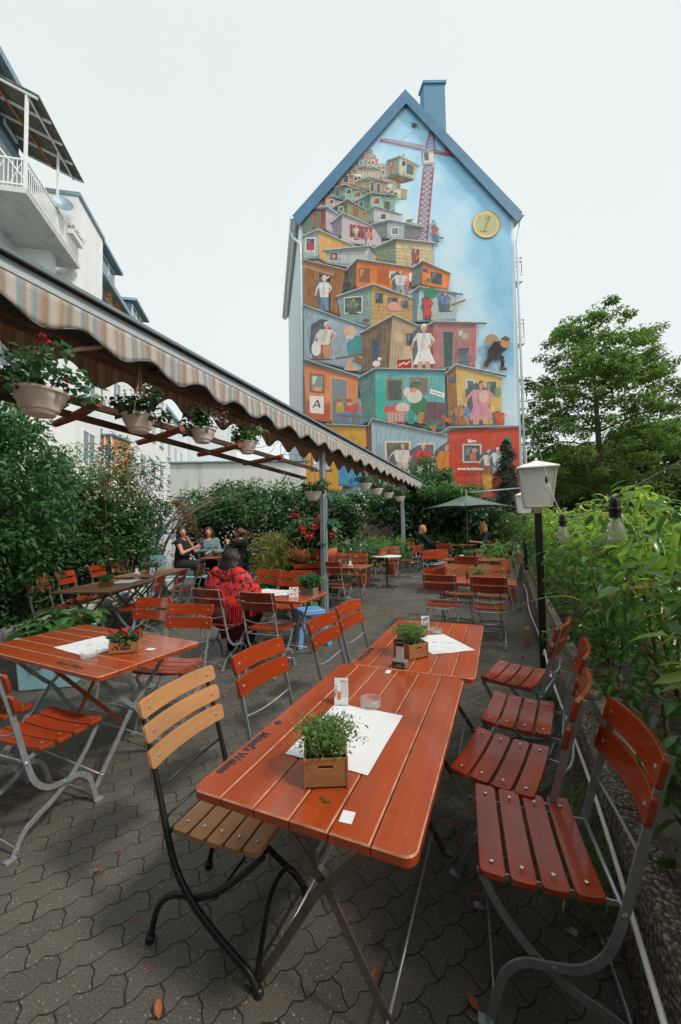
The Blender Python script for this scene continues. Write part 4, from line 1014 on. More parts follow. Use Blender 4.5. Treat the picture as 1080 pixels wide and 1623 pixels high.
# crane
cr = (.42, .07, .08)
for a, c in (((600, ya(395)), (568, ya(712))), ((640, ya(395)), (612, ya(715)))): q_.line(a, c, 5, cr, True)
for i in range(14):
    t0, t1 = i / 14, (i + 1) / 14; L = lambda t: (600 - 32 * t, ya(395 + 317 * t)); Rr = lambda t: (640 - 28 * t, ya(395 + 320 * t))
    q_.line(L(t0), Rr(t1), 2.6, cr); q_.line(Rr(t0), L(t1), 2.2, cr); q_.line(L(t0), Rr(t0), 2.6, cr)
for a, c, w in (((410, ya(281)), (600, ya(322)), 3.4), ((430, ya(273)), (600, ya(303)), 2.4), ((640, ya(330)), (752, ya(352)), 5), ((640, ya(318)), (730, ya(345)), 3), ((606, ya(318)), (627, ya(238)), 5), ((648, ya(320)), (635, ya(240)), 5), ((410, ya(281)), (430, ya(273)), 3)): q_.line(a, c, w, cr, True)
for i in range(16):
    x = 412 + i * 11.6; q_.line((x, ya(281 + i * 2.5)), (x + 6, ya(273.5 + i * 2.1)), 1.6, cr); q_.line((x + 6, ya(273.5 + i * 2.1)), (x + 11.6, ya(283 + i * 2.5)), 1.6, cr)
for i in range(5): q_.line((608 + i * 3, ya(312 - i * 15)), (646 - i * 2.6, ya(300 - i * 15)), 2, cr)
q_.poly([(686, ya(305)), (712, ya(308)), (722, ya(340)), (690, ya(336))], cr)
q_.quad([(592, ya(326)), (640, ya(318)), (641, ya(384)), (598, ya(386))], (.62, .60, .55)); q_.poly([(598, ya(334)), (618, ya(331)), (620, ya(366)), (602, ya(368))], (.12, .14, .15)); q_.line((505, ya(272)), (575, ya(232)), 1.2, (.15, .2, .22), True)
# helicopter
q_.ell(557, ya(216), 11, 8, (.06, .07, .07)); q_.line((538, ya(204)), (578, ya(212)), 2, (.08, .08, .08), True); q_.line((566, ya(216)), (582, ya(232)), 2.5, (.08, .08, .08), True); q_.line((550, ya(226)), (566, ya(230)), 1.6, (.08, .08, .08), True)
# coin
q_.ell(866, ya(640), 60, 59, (.30, .24, .08), 32); q_.ell(864, ya(640), 57, 56, (.62, .52, .22), 32); q_.ell(865, ya(640), 46, 46, (.42, .44, .25), 30)
q_.line((880, ya(606)), (856, ya(670)), 4, (.18, .15, .05), True); q_.line((880, ya(606)), (862, ya(620)), 4, (.18, .15, .05), True); q_.line((838, ya(668)), (868, ya(672)), 4, (.18, .15, .05), True)
# large huts: (front quad, side quad, roof line, colours)
def hut(front, side, roofl, cf, cs, pf=0, ps=0, vert=True, rc=(.10, .14, .17), rw=7):
    if side: q_.quad(side, cs, ps, True)
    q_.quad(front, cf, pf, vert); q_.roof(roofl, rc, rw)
A_ = lambda l: [(x, ya(y)) for x, y in l]
hut(A_([(225, 420), (322, 440), (322, 478), (212, 470)]), A_([(190, 470), (225, 420), (212, 470), (190, 500)]), A_([(208, 412), (330, 440)]), (.46, .30, .20), (.22, .20, .15), 7, rw=5)
hut(A_([(335, 400), (410, 402), (410, 455), (335, 452)]), None, A_([(325, 397), (375, 392), (415, 410)]), (.48, .44, .34), None, 6, rw=4)
hut(A_([(310, 452), (370, 448), (366, 500), (310, 486)]), A_([(370, 448), (440, 462), (440, 512), (366, 500)]), A_([(304, 462), (365, 438), (448, 462)]), (.30, .30, .22), (.44, .30, .20), 5, 5, rw=5)
q_.window(372, ya(462), 12, 38, (.4, .4, .35)); q_.window(398, ya(468), 12, 40, (.4, .4, .35)); q_.window(256, ya(432), 20, 30); q_.window(300, ya(440), 14, 14)
hut(A_([(205, 492), (262, 480), (262, 540), (215, 530)]), A_([(262, 480), (350, 508), (350, 552), (262, 540)]), A_([(195, 494), (260, 472), (358, 508)]), (.16, .27, .24), (.24, .38, .30), 5, 0, rw=6)
q_.window(268, ya(492), 20, 18, (.4, .5, .4)); q_.window(305, ya(504), 22, 18, (.4, .4, .3), (.14, .09, .06)); q_.window(222, ya(492), 16, 26, (.2, .3, .35))
hut(A_([(310, 540), (370, 516), (370, 590), (330, 568)]), A_([(370, 516), (475, 522), (474, 588), (370, 590)]), A_([(302, 546), (370, 508), (486, 520)]), (.14, .28, .24), (.20, .42, .36), 6, 0, rw=6)
q_.window(382, ya(530), 28, 24, (.55, .6, .5), (.25, .08, .07)); q_.poly(A_([(428, 540), (456, 542), (456, 586), (428, 586)]), (.28, .20, .08)); q_.poly(A_([(433, 546), (451, 547), (451, 586), (433, 586)]), (.08, .10, .10)); q_.window(322, ya(545), 16, 22, (.3, .4, .4))
hut(A_([(92, 540), (150, 506), (235, 540), (230, 575), (190, 570)][1:]), None, A_([(140, 504), (240, 532)]), (.52, .34, .26), None, 0, rw=4)
q_.window(164, ya(528), 14, 34, (.4, .25, .2)); q_.window(198, ya(538), 14, 14); q_.poly(A_([(126, 548), (150, 530), (164, 566), (90, 574)]), (.60, .26, .12))
hut(A_([(200, 575), (272, 540), (275, 625), (230, 600)]), A_([(272, 540), (378, 596), (378, 640), (275, 615)]), A_([(196, 580), (272, 535), (382, 598)]), (.17, .20, .14), (.26, .27, .16), 6, 9, rw=6)
q_.poly(A_([(300, 566), (322, 576), (314, 612), (296, 606)]), (.28, .12, .05)); q_.window(336, ya(588), 14, 14, (.4, .3, .2), (.2, .08, .05)); q_.window(238, ya(568), 14, 16)
hut(A_([(364, 575), (385, 570), (385, 635), (370, 635)]), A_([(385, 570), (500, 600), (498, 632), (385, 636)]), A_([(362, 580), (388, 566), (508, 602)]), (.20, .28, .30), (.45, .48, .48), 3, 0, rw=5)
q_.window(414, ya(598), 22, 22, (.6, .62, .6))
# magenta-shuttered hut
q_.quad(A_([(80, 590), (180, 575), (180, 670), (84, 690)]), (.24, .055, .05), 0); q_.poly(A_([(84, 612), (124, 592), (124, 680), (84, 690)]), (.10, .19, .15)); q_.poly(A_([(124, 588), (132, 586), (132, 650), (124, 652)]), (.50, .05, .16)); q_.poly(A_([(134, 590), (160, 586), (160, 672), (134, 676)]), (.13, .17, .10))
q_.quad(A_([(180, 575), (232, 600), (215, 690), (180, 668)]), (.42, .40, .44)); q_.roof(A_([(78, 584), (185, 568), (232, 602)]), (.06, .22, .36), 11)
# white-violet hut with red windows
q_.quad(A_([(205, 632), (250, 600), (250, 690), (215, 712)]), (.20, .20, .24), 5); q_.quad(A_([(250, 600), (425, 668), (412, 740), (245, 722)]), (.46, .42, .47), 0); q_.roof(A_([(200, 640), (252, 596), (430, 676)]), (.11, .15, .16), 9)
for x in (287, 335): q_.window(x, ya(648 + (x - 287) * .18), 38, 44, (.42, .05, .07), (.08, .07, .08), 5, 5)
q_.fig(310, ya(708), 62, (.62, .5, .4), (.5, .3, .2)); q_.fig(362, ya(735), 74, (.60, .22, .24), (.6, .5, .45))
# blue shed with barred window and goat
q_.quad(A_([(380, 645), (442, 632), (442, 705), (418, 708)]), (.15, .22, .21), 6); q_.quad(A_([(442, 632), (560, 640), (575, 655), (570, 712), (442, 705)]), (.33, .43, .42), 0); q_.roof(A_([(374, 646), (450, 626), (598, 658)]), (.13, .18, .19), 9)
q_.quad(A_([(515, 648), (590, 658), (570, 714), (512, 710)]), (.22, .20, .22), 9); q_.window(462, ya(660), 26, 26, (.7, .7, .65)); 
for i in range(4): q_.line((466 + i * 6, ya(660)), (466 + i * 6, ya(686)), 1.5, (.5, .5, .5), i == 0)
q_.ell(534, ya(629), 13, 6, (.34, .13, .05)); q_.ell(547, ya(624), 5, 4, (.34, .13, .05)); 
for x in (525, 531, 538, 543): q_.line((x, ya(632)), (x - 1, ya(640)), 2, (.28, .11, .04), x == 525)
# yellow hut with blue-framed window
q_.quad(A_([(84, 700), (150, 672), (150, 790), (84, 795)]), (.30, .42, .42)); q_.quad(A_([(150, 672), (310, 740), (270, 815), (182, 810), (152, 792)]), (.60, .36, .12)); q_.roof(A_([(80, 698), (148, 668), (312, 744)]), (.12, .17, .17), 9)
q_.window(98, ya(706), 34, 50, (.60, .68, .68), (.06, .07, .08), 5); q_.ell(117, ya(738), 16, 20, (.36, .05, .08)); q_.poly(A_([(104, 750), (130, 750), (130, 756), (104, 756)]), (.5, .07, .05))
# pale blue long hut
q_.quad(A_([(180, 762), (365, 742), (360, 800), (290, 832), (188, 812)]), (.38, .43, .44)); q_.quad(A_([(365, 742), (412, 790), (412, 812), (360, 800)]), (.32, .34, .34)); q_.roof(A_([(168, 758), (372, 738), (416, 785)]), (.10, .15, .17), 9)
q_.window(202, ya(766), 26, 28, (.22, .25, .25), (.05, .05, .06), 3); q_.ell(215, ya(782), 8, 10, (.6, .25, .18)); q_.window(388, ya(780), 15, 22, (.45, .42, .35), (.30, .16, .06))
# yellow plank hut with woman in doorway
q_.quad(A_([(388, 745), (478, 715), (478, 820), (400, 800)]), (.19, .24, .19), 7, False); q_.quad(A_([(478, 715), (630, 728), (632, 818), (640, 838), (478, 820)]), (.52, .45, .25), 7, False); q_.roof(A_([(382, 750), (472, 708), (650, 728)]), (.10, .14, .14), 10)
q_.poly(A_([(546, 748), (578, 752), (578, 832), (546, 830)]), (.20, .15, .11)); q_.poly(A_([(550, 753), (574, 756), (574, 832), (550, 830)]), (.05, .06, .06)); q_.fig(560, ya(828), 76, (.34, .10, .12), (.22, .08, .11), skirt=True)
q_.line((640, ya(730)), (638, ya(820)), 3, (.35, .36, .36), True)
# boy with ball walking on air
q_.fig(652, ya(720), 78, (.45, .12, .08), (.10, .24, .34), lean=-.08); q_.ell(637, ya(634), 8, 8, (.16, .34, .48)); q_.ell(624, ya(650), 6, 6, (.2, .35, .42)); q_.line((655, ya(700)), (680, ya(706)), 8, (.08, .24, .34), True)
q_.ell(484, ya(536), 8, 9, (.2, .36, .44)); q_.line((447, ya(462)), (449, ya(512)), 1.6, (.2, .2, .2), True); q_.poly(A_([(452, 506), (468, 502), (466, 514), (454, 514)]), (.07, .06, .05))
# ---- lower half (own drawing units)
# brown plank hut, man in the doorway
q_.quad([(86, 40), (280, 88), (238, 280), (90, 232)], (.30, .14, .055), 13); q_.quad([(262, 90), (284, 96), (275, 170), (248, 184)], (.06, .06, .05)); q_.roof([(82, 42), (284, 90)], (.16, .11, .08), 9, (.45, .38, .32)); q_.line((86, 68), (216, 106), 8, (.36, .24, .15), True)
q_.poly([(153, 98), (200, 110), (200, 262), (153, 248)], (.035, .03, .03)); q_.fig(174, 262, 156, (.66, .66, .64), (.14, .27, .36), skin=(.62, .44, .34), hair=(.5, .45, .4)); q_.line((168, 128), (196, 112), 8, (.62, .44, .34), True)
# orange hut with reader
q_.quad([(272, 82), (312, 46), (310, 164), (285, 172)], (.10, .09, .06)); q_.quad([(312, 46), (556, 78), (520, 195), (310, 162)], (.62, .18, .045), 5); q_.poly([(400, 66), (450, 72), (448, 150), (400, 140)], (.40, .10, .03)); q_.roof([(268, 86), (312, 40), (560, 78)], (.08, .10, .10), 9)
q_.window(322, 76, 46, 60, (.55, .20, .05), (.22, .10, .05), 2); q_.poly([(450, 88), (480, 92), (476, 122), (448, 118)], (.50, .48, .44)); q_.fig(498, 190, 104, (.55, .58, .57), (.32, .36, .36), hair=(.60, .28, .10), fat=1.7); q_.poly([(534, 100), (578, 84), (574, 132), (536, 136)], (.66, .70, .70)); q_.ell(450, 178, 12, 9, (.08, .07, .06))
# small orange hut right
q_.quad([(548, 76), (590, 56), (586, 150), (540, 160)], (.12, .16, .16)); q_.quad([(590, 56), (708, 100), (700, 172), (588, 150)], (.66, .20, .06)); q_.roof([(545, 80), (592, 48), (710, 102)], (.08, .12, .13), 9); q_.window(628, 94, 44, 46, (.30, .12, .06), (.05, .07, .08), 3, 8); q_.poly([(592, 78), (614, 84), (614, 98), (592, 92)], (.05, .10, .22)); q_.ell(616, 128, 9, 11, (.07, .22, .09))
# green-blue hut with window and plank front
q_.quad([(228, 198), (380, 150), (372, 335), (245, 300)], (.19, .30, .29)); q_.quad([(376, 160), (556, 208), (548, 310), (372, 330)], (.50, .32, .12), 9, False); q_.roof([(222, 202), (382, 148), (562, 212)], (.10, .13, .13), 10)
q_.window(262, 206, 70, 62, (.52, .58, .54), (.06, .09, .09), 5, -6); q_.fig(298, 272, 66, (.12, .24, .10), (.1, .12, .1), fat=1.8); q_.window(392, 184, 30, 42, (.35, .24, .14)); q_.window(444, 204, 40, 44, (.35, .24, .14)); q_.window(502, 218, 28, 28, (.35, .24, .14), (.06, .10, .14)); q_.ell(466, 240, 24, 20, (.60, .30, .25)); q_.ell(490, 250, 16, 12, (.6, .30, .25)); q_.ell(352, 300, 14, 8, (.20, .07, .04))
# pale blue hut: woman with green bundle, man with fishing tackle
q_.quad([(550, 175), (578, 165), (566, 305), (548, 318)], (.12, .20, .24)); q_.quad([(578, 165), (735, 190), (732, 302), (566, 306)], (.34, .44, .47)); q_.roof([(540, 188), (575, 158), (762, 190)], (.10, .15, .17), 9)
q_.poly([(590, 204), (610, 204), (608, 240), (590, 238)], (.45, .25, .10)); q_.fig(612, 300, 112, (.56, .07, .07), (.56, .07, .07), skirt=True, skin=(.10, .06, .04), hair=(.03, .02, .02)); q_.ell(626, 184, 32, 23, (.04, .22, .13), 18); q_.line((600, 172), (650, 178), 3, (.03, .15, .09), True)
q_.window(660, 198, 48, 54, (.55, .52, .44), (.16, .10, .06), 4); q_.fig(686, 262, 80, (.10, .22, .42), (.1, .15, .2), hair=(.55, .25, .08), fat=1.8); q_.line((712, 236), (772, 214), 9, (.30, .16, .07), True); q_.line((770, 214), (806, 212), 2, (.5, .4, .3), True); q_.line((780, 218), (790, 250), 1.3, (.6, .6, .6), True); q_.line((804, 214), (812, 244), 1.3, (.6, .6, .6), True)
# pale hut left with two elderly men
q_.quad([(88, 238), (345, 330), (330, 520), (90, 462)], (.27, .37, .44)); q_.roof([(84, 236), (350, 332)], (.08, .13, .16), 9)
q_.poly([(118, 320), (160, 294), (190, 300), (140, 470), (112, 430)], (.07, .10, .13)); q_.fig(164, 468, 162, (.62, .58, .54), (.42, .17, .09), hair=(.6, .55, .5), fat=1.35, lean=.12); q_.ell(140, 420, 20, 32, (.62, .66, .68)); q_.ell(188, 430, 20, 26, (.50, .24, .15))
q_.poly([(270, 400), (300, 362), (345, 372), (362, 430), (320, 450), (275, 448)], (.05, .25, .28)); q_.ell(283, 350, 27, 27, (.60, .40, .30)); q_.ell(272, 358, 10, 9, (.56, .34, .26)); q_.poly([(262, 366), (300, 360), (296, 380), (268, 382)], (.55, .52, .50)); q_.line((222, 462), (362, 440), 9, (.22, .11, .05), True); q_.line((300, 462), (350, 486), 26, (.20, .13, .08), True); q_.ell(290, 505, 34, 9, (.56, .36, .28)); q_.line((282, 464), (276, 504), 20, (.52, .32, .22), True)
# central plank house
q_.quad([(330, 355), (468, 282), (455, 512), (335, 522)], (.18, .13, .09), 8); q_.quad([(463, 284), (575, 330), (568, 510), (448, 512)], (.46, .35, .23), 10); q_.roof([(325, 358), (468, 280), (580, 330)], (.09, .11, .11), 10)
q_.poly([(370, 380), (412, 372), (410, 470), (372, 476)], (.16, .10, .06)); q_.poly([(377, 386), (406, 380), (404, 470), (378, 474)], (.04, .09, .15)); q_.poly([(476, 350), (508, 362), (506, 394), (476, 386)], (.56, .44, .28)); q_.poly([(510, 406), (560, 416), (558, 506), (510, 506)], (.54, .42, .27)); q_.window(524, 358, 36, 48, (.30, .17, .10), (.05, .08, .10), 4)
q_.ell(395, 484, 17, 13, (.66, .66, .64)); q_.ell(408, 464, 9, 8, (.62, .62, .60)); q_.quad([(482, 470), (542, 464), (544, 500), (484, 506)], (.62, .035, .03)); q_.line((490, 492), (512, 478), 4, (.8, .8, .78), True); q_.line((512, 478), (520, 488), 4, (.8, .8, .78), True); q_.line((520, 488), (538, 472), 4, (.8, .8, .78), True); q_.ell(495, 508, 6, 6, (.03, .03, .03)); q_.ell(530, 506, 6, 6, (.03, .03, .03))
# pink corrugated hut
q_.quad([(600, 322), (636, 312), (634, 508), (604, 512)], (.24, .075, .085)); q_.quad([(636, 312), (826, 318), (812, 500), (634, 510)], (.40, .16, .17), 4); q_.roof([(596, 330), (640, 308), (862, 314)], (.08, .13, .13), 10)
q_.poly([(670, 344), (726, 346), (722, 500), (676, 508)], (.22, .24, .24)); q_.poly([(677, 350), (719, 352), (716, 494), (682, 500)], (.06, .09, .09)); q_.window(738, 340, 50, 46, (.38, .24, .18), (.22, .24, .22), 4); q_.ell(768, 366, 17, 12, (.52, .34, .26)); q_.line((820, 316), (816, 440), 5, (.56, .42, .40), True); q_.line((816, 440), (826, 455), 6, (.56, .42, .40), True)
q_.quad([(740, 420), (786, 418), (782, 498), (744, 500)], (.13, .20, .27), 7); q_.line((738, 440), (787, 438), 4, (.07, .10, .14), True); q_.line((740, 478), (785, 476), 4, (.07, .10, .14), True)
q_.fig(596, 512, 196, (.66, .66, .65), (.70, .71, .71), skirt=True, skin=(.56, .32, .22), hair=(.70, .70, .68), fat=1.15)
# man with sack walking off the roof
q_.ell(884, 386, 30, 26, (.36, .26, .15), 16, .3); q_.poly([(865, 430), (890, 392), (930, 388), (955, 405), (940, 430), (905, 450), (870, 455)], (.022, .022, .024)); q_.ell(940, 398, 22, 21, (.46, .24, .13)); q_.poly([(918, 382), (940, 366), (962, 380), (950, 392)], (.10, .07, .04)); q_.line((900, 440), (930, 470), 24, (.02, .02, .022), True); q_.line((930, 470), (926, 505), 15, (.02, .02, .022), True); q_.line((890, 445), (862, 482), 20, (.02, .02, .022), True); q_.poly([(914, 500), (946, 500), (946, 513), (914, 513)], (.10, .06, .04)); q_.poly([(850, 474), (872, 484), (866, 502), (850, 496)], (.08, .05, .03))
# orange house with "A"
q_.quad([(90, 482), (318, 545), (315, 745), (95, 715)], (.60, .23, .11), 0); q_.poly([(95, 640), (200, 655), (200, 735), (95, 715)], (.42, .11, .05)); q_.roof([(86, 466), (320, 542)], (.08, .14, .16), 10)
q_.window(120, 532, 48, 66, (.26, .10, .06), (.24, .28, .27), 7, 6); q_.ell(146, 592, 18, 10, (.60, .35, .22)); q_.poly([(112, 620), (172, 624), (172, 698), (114, 692)], (.72, .72, .72)); q_.line((126, 672), (146, 638), 5, (.22, .03, .08), True); q_.line((146, 638), (156, 672), 7, (.22, .03, .08), True); q_.line((132, 662), (156, 660), 5, (.22, .03, .08), True)
q_.poly([(196, 536), (276, 548), (276, 742), (208, 740)], (.60, .35, .15)); q_.poly([(205, 546), (270, 556), (270, 742), (210, 740)], (.20, .24, .26)); q_.poly([(210, 650), (320, 655), (340, 742), (210, 742)], (.14, .19, .21))
for x, c in ((238, (.50, .30, .06)), (282, (.62, .07, .06)), (332, (.62, .16, .05))):
    q_.poly([(x - 16, 660), (x + 18, 655), (x + 22, 690), (x - 12, 692)], c); q_.line((x - 4, 690), (x + 4, 736), 13, (.10, .26, .50), True); q_.line((x - 14, 688), (x - 18, 700), 12, (.10, .28, .52), True); q_.ell(x, 650, 13, 13, (.60, .34, .22)); q_.ell(x - 3, 641, 15, 9, (.35, .12, .05) if x != 332 else (.20, .40, .55))
q_.line((228, 704), (345, 712), 7, (.26, .11, .05), True)
# turquoise plank house
q_.quad([(318, 550), (390, 510), (392, 722), (340, 740)], (.10, .22, .21), 9, False); q_.quad([(390, 510), (684, 520), (684, 700), (640, 742), (392, 722)], (.13, .42, .43), 16); q_.roof([(314, 550), (388, 508), (690, 514)], (.07, .12, .13), 10)
q_.poly([(395, 560), (432, 560), (432, 720), (395, 716)], (.04, .42, .34)); q_.poly([(436, 550), (506, 550), (504, 640), (440, 640)], (.30, .17, .09)); q_.poly([(442, 557), (500, 557), (498, 640), (446, 640)], (.08, .11, .10)); q_.window(542, 548, 66, 62, (.34, .20, .11), (.18, .16, .15), 5); q_.poly([(600, 645), (684, 650), (684, 760), (590, 740)], (.17, .09, .11)); q_.planks([(600, 645), (684, 650), (684, 760), (595, 740)], 7, (.07, .04, .05), 2)
q_.poly([(622, 592), (684, 610), (680, 630), (620, 610)], (.76, .76, .74)); q_.line((626, 603), (674, 618), 4, (.6, .06, .06), True)
# white-bearded wanderer in green coat with laden cart
q_.poly([(545, 640), (580, 610), (606, 640), (606, 690), (565, 704), (540, 680)], (.05, .19, .10)); q_.ell(555, 622, 34, 30, (.62, .60, .56)); q_.ell(528, 606, 20, 22, (.64, .62, .58)); q_.poly([(535, 584), (585, 582), (580, 560), (555, 556), (540, 568)], (.05, .17, .10)); q_.ell(550, 596, 15, 13, (.55, .30, .20)); q_.line((535, 586), (588, 586), 6, (.40, .10, .05), True); q_.line((545, 690), (540, 740), 26, (.04, .30, .24), True); q_.line((585, 690), (580, 738), 22, (.45, .24, .07), True); q_.poly([(555, 740), (590, 738), (590, 752), (555, 752)], (.06, .05, .05))
q_.ell(470, 680, 44, 28, (.55, .08, .07), 18); q_.ell(505, 672, 30, 22, (.60, .50, .45)); q_.ell(455, 655, 18, 12, (.10, .32, .34)); q_.poly([(432, 690), (522, 688), (514, 730), (440, 730)], (.42, .22, .20)); q_.planks([(432, 690), (522, 688), (514, 730), (440, 730)], 9, (.75, .66, .64), 2); q_.line((432, 690), (522, 688), 4, (.62, .12, .12), True); q_.line((438, 732), (520, 732), 4, (.62, .12, .12), True); q_.ell(448, 742, 7, 7, (.5, .1, .1)); q_.ell(506, 742, 7, 7, (.5, .1, .1))
for i in range(26):
    a = random.uniform(-PI, 0); q_.line((636, 760), (636 + 46 * math.cos(a), 762 + 42 * math.sin(a)), 3, random.choice([(.05, .28, .22), (.08, .36, .26), (.03, .16, .12)]), True)
q_.poly([(622, 745), (650, 745), (645, 770), (628, 770)], (.40, .18, .12)); q_.ell(690, 722, 15, 9, (.42, .13, .05), 12, .8); q_.ell(676, 708, 8, 8, (.42, .13, .05))
# yellow house with family
q_.quad([(690, 530), (730, 496), (742, 745), (700, 745)], (.30, .14, .05)); q_.quad([(730, 496), (925, 545), (920, 745), (740, 745)], (.60, .42, .14)); q_.roof([(684, 532), (728, 492), (942, 538)], (.08, .12, .13), 11)
q_.poly([(770, 546), (812, 552), (812, 700), (776, 690)], (.56, .58, .56)); q_.poly([(778, 556), (804, 560), (804, 690), (782, 684)], (.11, .16, .19)); q_.window(862, 562, 38, 62, (.5, .46, .36), (.09, .12, .12), 4); q_.poly([(700, 545), (728, 540), (728, 564), (700, 568)], (.07, .12, .20)); q_.ell(908, 606, 14, 22, (.16, .30, .10))
q_.fig(836, 748, 190, (.62, .30, .36), (.60, .28, .35), skirt=True, fat=1.5, hair=(.26, .10, .05)); q_.ell(846, 626, 20, 26, (.66, .46, .38)); q_.fig(772, 748, 92, (.10, .28, .52), (.5, .25, .1), fat=1.4, hair=(.62, .50, .32)); q_.fig(742, 746, 96, (.46, .20, .06), (.42, .18, .05), fat=1.4, hair=(.6, .55, .5))
q_.fig(915, 748, 66, (.64, .10, .03), (.62, .09, .03), fat=2.2)
# ground-floor band: ochre hut, blue plank house, red house with "Büro"
q_.quad([(95, 745), (355, 750), (355, 830), (240, 1030), (100, 1000)], (.58, .32, .05)); q_.roof([(180, 744), (360, 752)], (.09, .14, .16), 9, (.5, .5, .48)); q_.quad([(350, 758), (374, 722), (376, 880), (355, 850)], (.20, .07, .06))
q_.window(124, 870, 74, 66, (.38, .06, .03), (.46, .54, .58), 4); q_.line((118, 938), (208, 938), 9, (.08, .09, .09), True); q_.quad([(235, 900), (330, 900), (330, 1010), (235, 1000)], (.06, .28, .52))
q_.quad([(374, 728), (692, 790), (700, 960), (560, 1030), (376, 1010)], (.33, .48, .55), 15); q_.roof([(358, 750), (376, 720), (694, 792)], (.16, .18, .18), 9, (.50, .48, .44))
q_.poly([(428, 812), (540, 812), (538, 900), (430, 892)], (.60, .62, .60)); q_.poly([(436, 820), (532, 820), (530, 900), (438, 890)], (.30, .20, .12)); q_.planks([(436, 820), (532, 820), (530, 900), (438, 890)], 12, (.06, .05, .04), 3); q_.poly([(568, 822), (642, 822), (642, 880), (570, 880)], (.60, .62, .60)); q_.poly([(575, 828), (636, 828), (636, 880), (576, 880)], (.26, .09, .06)); q_.poly([(604, 840), (634, 842), (634, 880), (606, 880)], (.10, .17, .25))
q_.fig(505, 950, 124, (.66, .63, .60), (.58, .50, .44), fat=2.1, hair=(.60, .45, .36)); q_.fig(592, 960, 134, (.60, .05, .05), (.60, .60, .58), fat=1.9, hair=(.62, .52, .34)); q_.fig(668, 1000, 180, (.66, .22, .03), (.6, .2, .03), fat=1.2, hair=(.25, .11, .05), lean=.12)
q_.quad([(700, 768), (995, 755), (998, 905), (1000, 1060), (700, 1060)], (.52, .065, .035)); q_.roof([(660, 784), (705, 756), (996, 752)], (.14, .18, .18), 9)
q_.window(764, 832, 66, 66, (.52, .58, .58), (.09, .09, .10), 7); q_.poly([(788, 868), (812, 846), (816, 900), (790, 900)], (.45, .20, .13)); q_.ell(808, 852, 12, 10, (.55, .30, .26))
q_.fig(868, 960, 110, (.62, .62, .60), (.56, .05, .05), fat=1.5, hair=(.6, .6, .6)); q_.fig(905, 950, 110, (.62, .66, .70), (.50, .54, .60), fat=1.5, hair=(.7, .7, .7)); q_.quad([(838, 942), (886, 946), (880, 1020), (846, 1020)], (.60, .34, .05))
q_.poly([(920, 830), (946, 785), (972, 828), (960, 822), (930, 822)], (.04, .22, .15)); q_.poly([(930, 826), (962, 826), (956, 850), (936, 850)], (.62, .48, .20)); q_.line((946, 850), (946, 930), 5, (.05, .12, .09), True)
m = bpy.data.meshes.new('mural'); m.from_pydata([(x - house_loc.x, y - house_loc.y, z - house_loc.z) for x, y, z in MU.v], [], MU.f)
ca = m.color_attributes.new('Col', 'FLOAT_COLOR', 'CORNER'); cols = []
for f, c in zip(MU.f, MU.c): cols += [v for _ in f for v in (*c, 1.0)]
ca.data.foreach_set('color', cols); m.materials.append(MT['mural']); m.update()
link('mural', m, house)
def mtext(s, X, Y, size, mat, rz=0):
    x, z = mxz(X, Y); M_ = Matrix.Translation((x - house_loc.x, FY - .40 - house_loc.y, z - house_loc.z)) @ Matrix.Rotation(R(90), 4, 'X') @ Matrix.Rotation(rz, 4, 'Z')
    text(s, size, M_, mat, 'painted_lettering', house, .002, bold=.004)
mtext('Büro', 793, 816, .20, 'paper'); mtext('www.farbfieber.', 788, 932, .19, 'paper', -.02)
for i, (X, Y, w) in enumerate([(760, 950, 30), (800, 962, 50), (768, 985, 40), (805, 990, 44)]): pass

# ------------------------------------------------------------------ apartment row on the left
DV = Vector((-.192, .981, 0)); DN = Vector((.981, .192, 0))      # along the street, and outward to the garden
def apartment(name, label, o, L, H, depth, mat='stucco_white'):
    r = empty(name, o, 0, label, 'house'); return r
Lp = lambda o, s, n, z: (o[0] + DV.x * s + DN.x * n, o[1] + DV.y * s + DN.y * n, z)     # building coordinates
def bb(b, o, s0, s1, n0, n1, z0, z1):
    vs = [Lp(o, s, n, z) for z in (z0, z1) for s, n in ((s0, n0), (s1, n0), (s1, n1), (s0, n1))]
    return b.add(vs, [(0, 1, 2, 3), (7, 6, 5, 4), (1, 0, 4, 5), (2, 1, 5, 6), (3, 2, 6, 7), (0, 3, 7, 4)])
O = (0, 0)
def wbox(s0, s1, n0, n1, z0, z1, name, mat, par):
    return bb(MB(), O2, s0, s1, n0, n1, z0, z1).build(name, mat, par)
apt = empty('apartment_house', (-11.2, 10.0, .2), 0, 'white apartment house at the left edge with a railed balcony under a corrugated canopy', 'house')
O2 = (0, 0)   # local: s along street (forward), n outward; origin at the facade foot
H1 = 15.3
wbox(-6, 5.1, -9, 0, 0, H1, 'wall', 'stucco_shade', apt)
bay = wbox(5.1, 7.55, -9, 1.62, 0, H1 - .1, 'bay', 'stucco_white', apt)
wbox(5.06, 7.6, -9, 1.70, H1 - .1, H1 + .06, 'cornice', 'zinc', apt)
rr = wbox(-6.2, 5.3, -9, .2, H1, H1 + .12, 'roof', 'zinc', apt)
# dormer storey above the canopy
dm = wbox(-6, 3.9, -4, .12, H1 + .12, 17.55, 'dormer', 'bluegrey', apt); wbox(-6, 4.1, -4, .42, 17.55, 17.8, 'dormer_roof', 'zinc', dm)
for k in range(3): wbox(3.0 - k * 1.2, 3.75 - k * 1.2, .10, .17, H1 + .5, 17.4, 'window_frame', 'whitemetal', dm); wbox(3.08 - k * 1.2, 3.67 - k * 1.2, .13, .19, H1 + .6, 17.3, 'pane', 'pane', dm)
